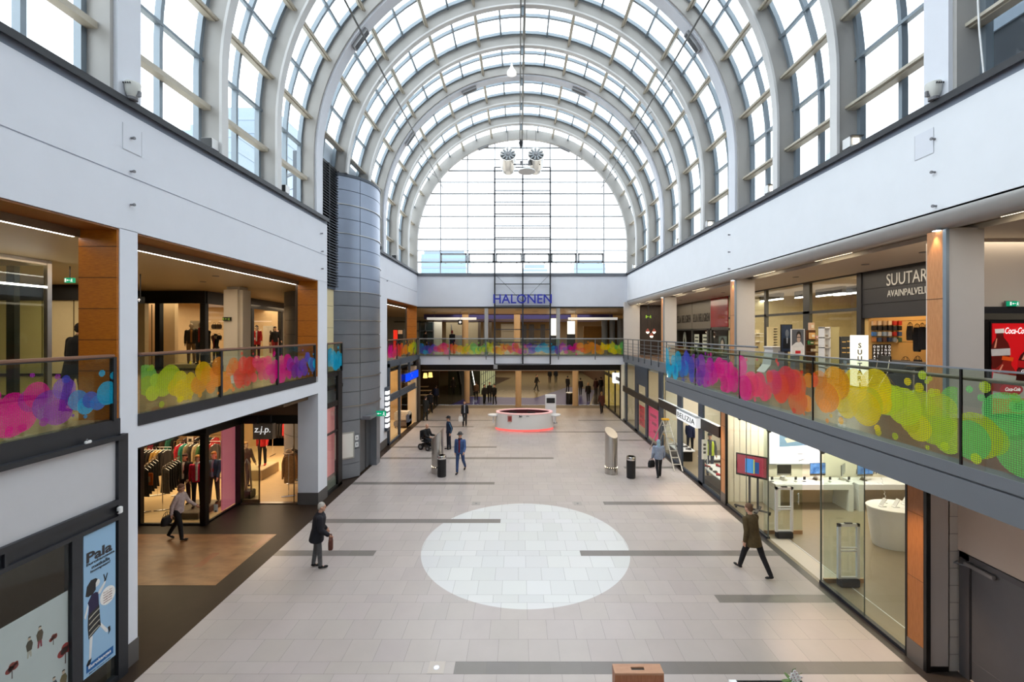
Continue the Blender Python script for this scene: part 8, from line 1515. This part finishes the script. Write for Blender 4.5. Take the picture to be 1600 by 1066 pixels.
wl(MB().bev(-.2, .2, -.58, -.36, .1, .13, .01), 'footrest', DARK); wl(MB().tube([(-.18, -.2, .3), (-.18, -.4, .13)], .014, 6), 'footrest_arm', CHROME); wl(MB().tube([(.18, -.2, .3), (.18, -.4, .13)], .014, 6), 'footrest_arm', CHROME); wl(MB().cyl((.27, -.22, .71), (.27, -.24, .78), .012, n=8), 'joystick', BPLAST)
fw = Matrix.Rotation(radians(62), 4, 'Z') @ Vector((0, .05, 0))
p = person('bald person in a black coat sitting in the electric wheelchair', (wp.x+fw.x, wp.y+fw.y, 0), face=62, H=1.74, hip=.56, legs=((84, 76), (84, 76)), arms=((26, 58, 6), (26, 58, 6)), lean=4, coat=(18, 18, 20), coatlen='short', trousers=(34, 38, 46), hair=None, bulk=1.1); on(p)
p = person('person in black jacket and pale shirt walking with carrier bags', at(726, 666), face=4, H=1.68, legs=((5, 4), (-4, 4)), arms=((4, 12, 6), (-6, 18, 10)), coat=(26, 24, 28), coatlen='jacket', inner=(176, 180, 190), trousers=(24, 22, 26), hair=(60, 40, 32)); h_ = hand_of(p, -1)
bag('white carrier bag held by the person in the black jacket', (h_.x-.05, h_.y-.05, h_.z+.06), (.3, .12, .36), (232, 232, 232), cat='bag', name='carrier_bag', handle=.14, white=True); bag('black handbag hanging below the white carrier bag', (h_.x+.10, h_.y+.07, h_.z+.02), (.24, .10, .30), (24, 22, 26), name='handbag', handle=.14); on(p)
p = person('person in a pale blue hooded jacket walking away on the right', at(1029, 746), face=176, H=1.60, legs=((9, 6), (-12, 14)), arms=((8, 16, 12), (-8, 30, 12)), coat=(150, 162, 184), coatlen='jacket', trousers=(22, 20, 26), hood=(160, 190, 206), bulk=1.2, vox=.0085); h_ = hand_of(p, 1); h2 = hand_of(p, -1); h_ = h_ if h_.x < h2.x else h2
bag('black handbag carried by the pale blue hooded person', (h_.x-.02, h_.y, h_.z+.04), (.34, .16, .28), (26, 24, 28), name='handbag', face=30, handle=.1); on(p)
p = person('person in a long olive brown coat striding along the bright shop', at(1177, 897), face=202, H=1.80, legs=((-24, 8), (24, 6)), arms=((16, 20, 10), (-14, 22, 8)), lean=10, coat=(86, 70, 40), coatlen='parka', trousers=(24, 22, 26), shoes=(24, 22, 24), hair=(120, 88, 66), vox=.0085, bulk=1.08)
h_ = hand_of(p, -1); on(p)
p = person('person in white top and black trousers walking past the left shop', at(279, 843), face=96, H=1.66, legs=((14, 8), (-16, 14)), arms=((-22, 20, 10), (24, 30, 8)), lean=6, coat=(214, 196, 196), coatlen='jacket', trousers=(18, 18, 22), hair=(150, 110, 90), hairstyle='bob', vox=.0085); h_ = hand_of(p, -1)
bag('black shoulder bag of the person in the white top', (h_.x-.05, h_.y-.1, h_.z+.22), (.36, .14, .24), (24, 22, 26), face=96, handle=.14); on(p)
on(person('person in a black parka with fur hood on the near left gallery', (px(118.5, 8.75), 8.75, UF), face=172, H=1.76, legs=((6, 4), (-8, 6)), arms=((6, 20, 6), (-4, 20, 6)), lean=7, coat=(18, 18, 20), coatlen='coat', trousers=(22, 22, 26), hair=(30, 26, 24), scarf=(112, 92, 62), bulk=1.15))
far = [('person in a long rust brown coat walking away along right shops', 940, 646.5, 178, 1.68, (96, 46, 30), 'coat', (30, 22, 22), (170, 130, 84), 'long'),
       ('person in black coat left of the rust brown coat, farther away', 919, 628, 180, 1.70, (24, 20, 22), 'parka', (24, 22, 26), (190, 150, 110), 'bob'),
       ('dark dressed person walking away by the tan right column', 907, 618, 176, 1.72, (24, 26, 32), 'jacket', (30, 34, 50), (40, 32, 30), 'short'),
       ('person in a dark red jacket at the far right passage', 931, 618, 180, 1.7, (60, 26, 26), 'parka', (24, 22, 26), (60, 40, 34), 'bob'),
       ('person in dark coat beside the far dark red jacket', 939, 616, 180, 1.7, (24, 24, 28), 'jacket', (24, 24, 30), (40, 32, 30), 'short'),
       ('lone dark person striding across the far passage, centre', 838.5, 611, 60, 1.74, (30, 26, 26), 'jacket', (34, 34, 38), (40, 32, 30), 'short'),
       ('far person in a dark jacket at top centre right, left one of two', 859, 599, 180, 1.72, (26, 24, 28), 'jacket', (60, 30, 34), (40, 32, 30), 'short'),
       ('far person in a dark jacket at top centre right, right one of two', 868.5, 598.5, 180, 1.72, (30, 30, 40), 'jacket', (60, 60, 64), (40, 32, 30), 'short'),
       ('person in a black coat pushing something beside the far bin', 887, 614, 150, 1.72, (20, 20, 22), 'parka', (24, 22, 26), (30, 26, 26), 'short'),
       ('person in black standing leftmost of the dark trio left of desk', 757, 632, 30, 1.70, (20, 18, 20), 'jacket', (22, 20, 22), (30, 26, 26), 'short'),
       ('tallest person in the middle of the dark trio left of desk', 765, 629, 0, 1.80, (24, 22, 22), 'jacket', (24, 22, 24), (40, 30, 28), 'short'),
       ('person in black on the right of the dark trio left of desk', 772.5, 632.5, -30, 1.74, (18, 18, 20), 'jacket', (18, 18, 20), (30, 26, 26), 'short'),
       ('person in a brown jacket left of the dark trio by escalator', 744, 626, 180, 1.70, (104, 80, 56), 'jacket', (30, 26, 26), (60, 46, 40), 'short'),
       ('dark person standing by the escalator foot, left centre', 708, 617, 20, 1.76, (30, 22, 22), 'coat', (26, 22, 24), (40, 28, 26), 'short'),
       ('person in dark clothes walking away beside the left corner shop', 672, 647, 176, 1.76, (22, 24, 34), 'jacket', (22, 22, 28), (30, 26, 26), 'short'),
       ('person in a blue jacket farther off near the left corner shop', 681, 634, 180, 1.72, (34, 44, 80), 'jacket', (24, 24, 30), (30, 26, 26), 'short'),
       ('person in a dark green coat closest to the left corner shop', 665, 657.5, 160, 1.72, (30, 34, 34), 'coat', (24, 24, 26), (60, 46, 40), 'short')]
for i, (l, xp, yp, fc, H_, c, cl, tr, hr_, hs_) in enumerate(far):
    st_ = 18 if 'walk' in l or 'strid' in l else 5
    on(person(l, at(xp, yp), face=fc, H=H_, legs=((st_, 8), (-st_, 10)), arms=((-st_, 14, 8), (st_, 16, 8)), coat=c, coatlen=cl, trousers=tr, hair=hr_, hairstyle=hs_, vox=.014))
# people on the bridge and in the shops
on(person('dark silhouetted person behind the left part of the bridge railing', (px(664.5, 34.5), 34.5, UF), face=150, H=1.72, coat=(16, 16, 18), trousers=(20, 20, 22), hair=(24, 22, 22), vox=.014))
on(person('person with red hair in black behind the left bridge railing', (px(706.5, 33.5), 33.5, UF), face=170, H=1.74, coat=(18, 16, 18), trousers=(20, 20, 22), hair=(130, 40, 30), hairstyle='bob', vox=.014))
on(person('person in a yellow safety vest and cap inside the shoe shop', (8.5, 19.1, .004), face=-20, H=1.78, legs=((6, 4), (-6, 4)), arms=((8, 20, 8), (4, 16, 10)), coat=(70, 74, 78), trousers=(60, 76, 104), hair=(40, 34, 30), hat=('cap', (40, 44, 46)), vest=True, bulk=1.05))
on(person('person in navy clothes standing at the shoe shop entrance', (8.95, 22.42, .004), face=150, H=1.7, coat=(30, 36, 70), trousers=(20, 20, 28), hair=(24, 22, 22), hairstyle='bob', vox=.014))
# restaurant tables and lamps, escalator glimpse at the far left
for i, (xp, yp, l) in enumerate(((668, 602, 'nearest'), (668, 611, 'middle'), (664, 620, 'lowest'))):
    Y = 38+3*i; x = px(xp-2, Y); t = thing('restaurant_table', 'small pale table in the dark restaurant at far left, %s' % ('upper one', 'middle one', 'lower one')[i], 'table', (x, Y, 0)); MB().bev(x-.8, x+.4, Y, Y+.7, .72, .76, .01).build('tabletop', mat('pale_table', (206, 180, 150), .5), t); MB().cyl((x-.2, Y+.35, .004), (x-.2, Y+.35, .72), .05).build('leg', BLACK, t)
for i, (xp, yp) in enumerate(((672.5, 586), (664.5, 587))):
    Y = 42; x, z = px(xp, Y), pz(yp, Y); t = thing('pendant_lamp', 'glowing yellow square pendant in the far left restaurant, %s' % ('right', 'left')[i], 'lamp', (x, Y, z)); MB().lathe([(.22, -.24), (.16, .24)], (x, Y, z), 4).build('shade', glow('amber_lamp', (255, 210, 110), 1.6), t); MB().cyl((x, Y, z+.24), (x, Y, 3.95), .012).build('cord', BLACK, t)
es = thing('escalator', 'steep escalator with lit balustrade line beyond the bridge at left', 'escalator', (px(738, 46), 46, 0)); a0, a1 = Vector((px(741, 43), 43, .8)), Vector((px(722, 48), 48.5, 6.9))
for o_ in (0, -1.3):
    MB().loft([[p_+Vector((o_-.03, 0, z)) for z in (-.9, .3)]+[p_+Vector((o_+.03, 0, z)) for z in (.3, -.9)] for p_ in (a0, a1)]).build('balustrade', glass('escalator_glass', (150, 160, 150), 1.0), es); MB().tube([a0+Vector((o_, 0, .32)), a1+Vector((o_, 0, .32))], .05, 6).build('handrail', BLACK, es)
MB().tube([a0+Vector((.1, -.1, -.1)), a0.lerp(a1, .38)+Vector((.1, -.1, -.1))], .06, 6).tube([a0.lerp(a1, .62)+Vector((.1, -.1, -.1)), a1+Vector((.1, -.1, -.2))], .06, 6).build('light_line', LAMPN, es); MB().loft([[p_+Vector((o_, 0, z)) for o_, z in ((-1.3, -.9), (0, -.9), (0, -1.1), (-1.3, -1.1))] for p_ in (a0, a1)]).build('steps', DARK, es)
mb = MB(); 
for k in range(8): mb.box(px(752+3.2*k, 44+1.5*k)-.03, px(752+3.2*k, 44+1.5*k)+.03, 44+1.5*k, 44.06+1.5*k, 0, 3.95)
for z in (1.0, 2.0, 3.0): mb.tube([(px(752, 44), 44, z), (px(774.5, 54.5), 54.5, z)], .04, 4)
struct('window_59', mb, BLACK)
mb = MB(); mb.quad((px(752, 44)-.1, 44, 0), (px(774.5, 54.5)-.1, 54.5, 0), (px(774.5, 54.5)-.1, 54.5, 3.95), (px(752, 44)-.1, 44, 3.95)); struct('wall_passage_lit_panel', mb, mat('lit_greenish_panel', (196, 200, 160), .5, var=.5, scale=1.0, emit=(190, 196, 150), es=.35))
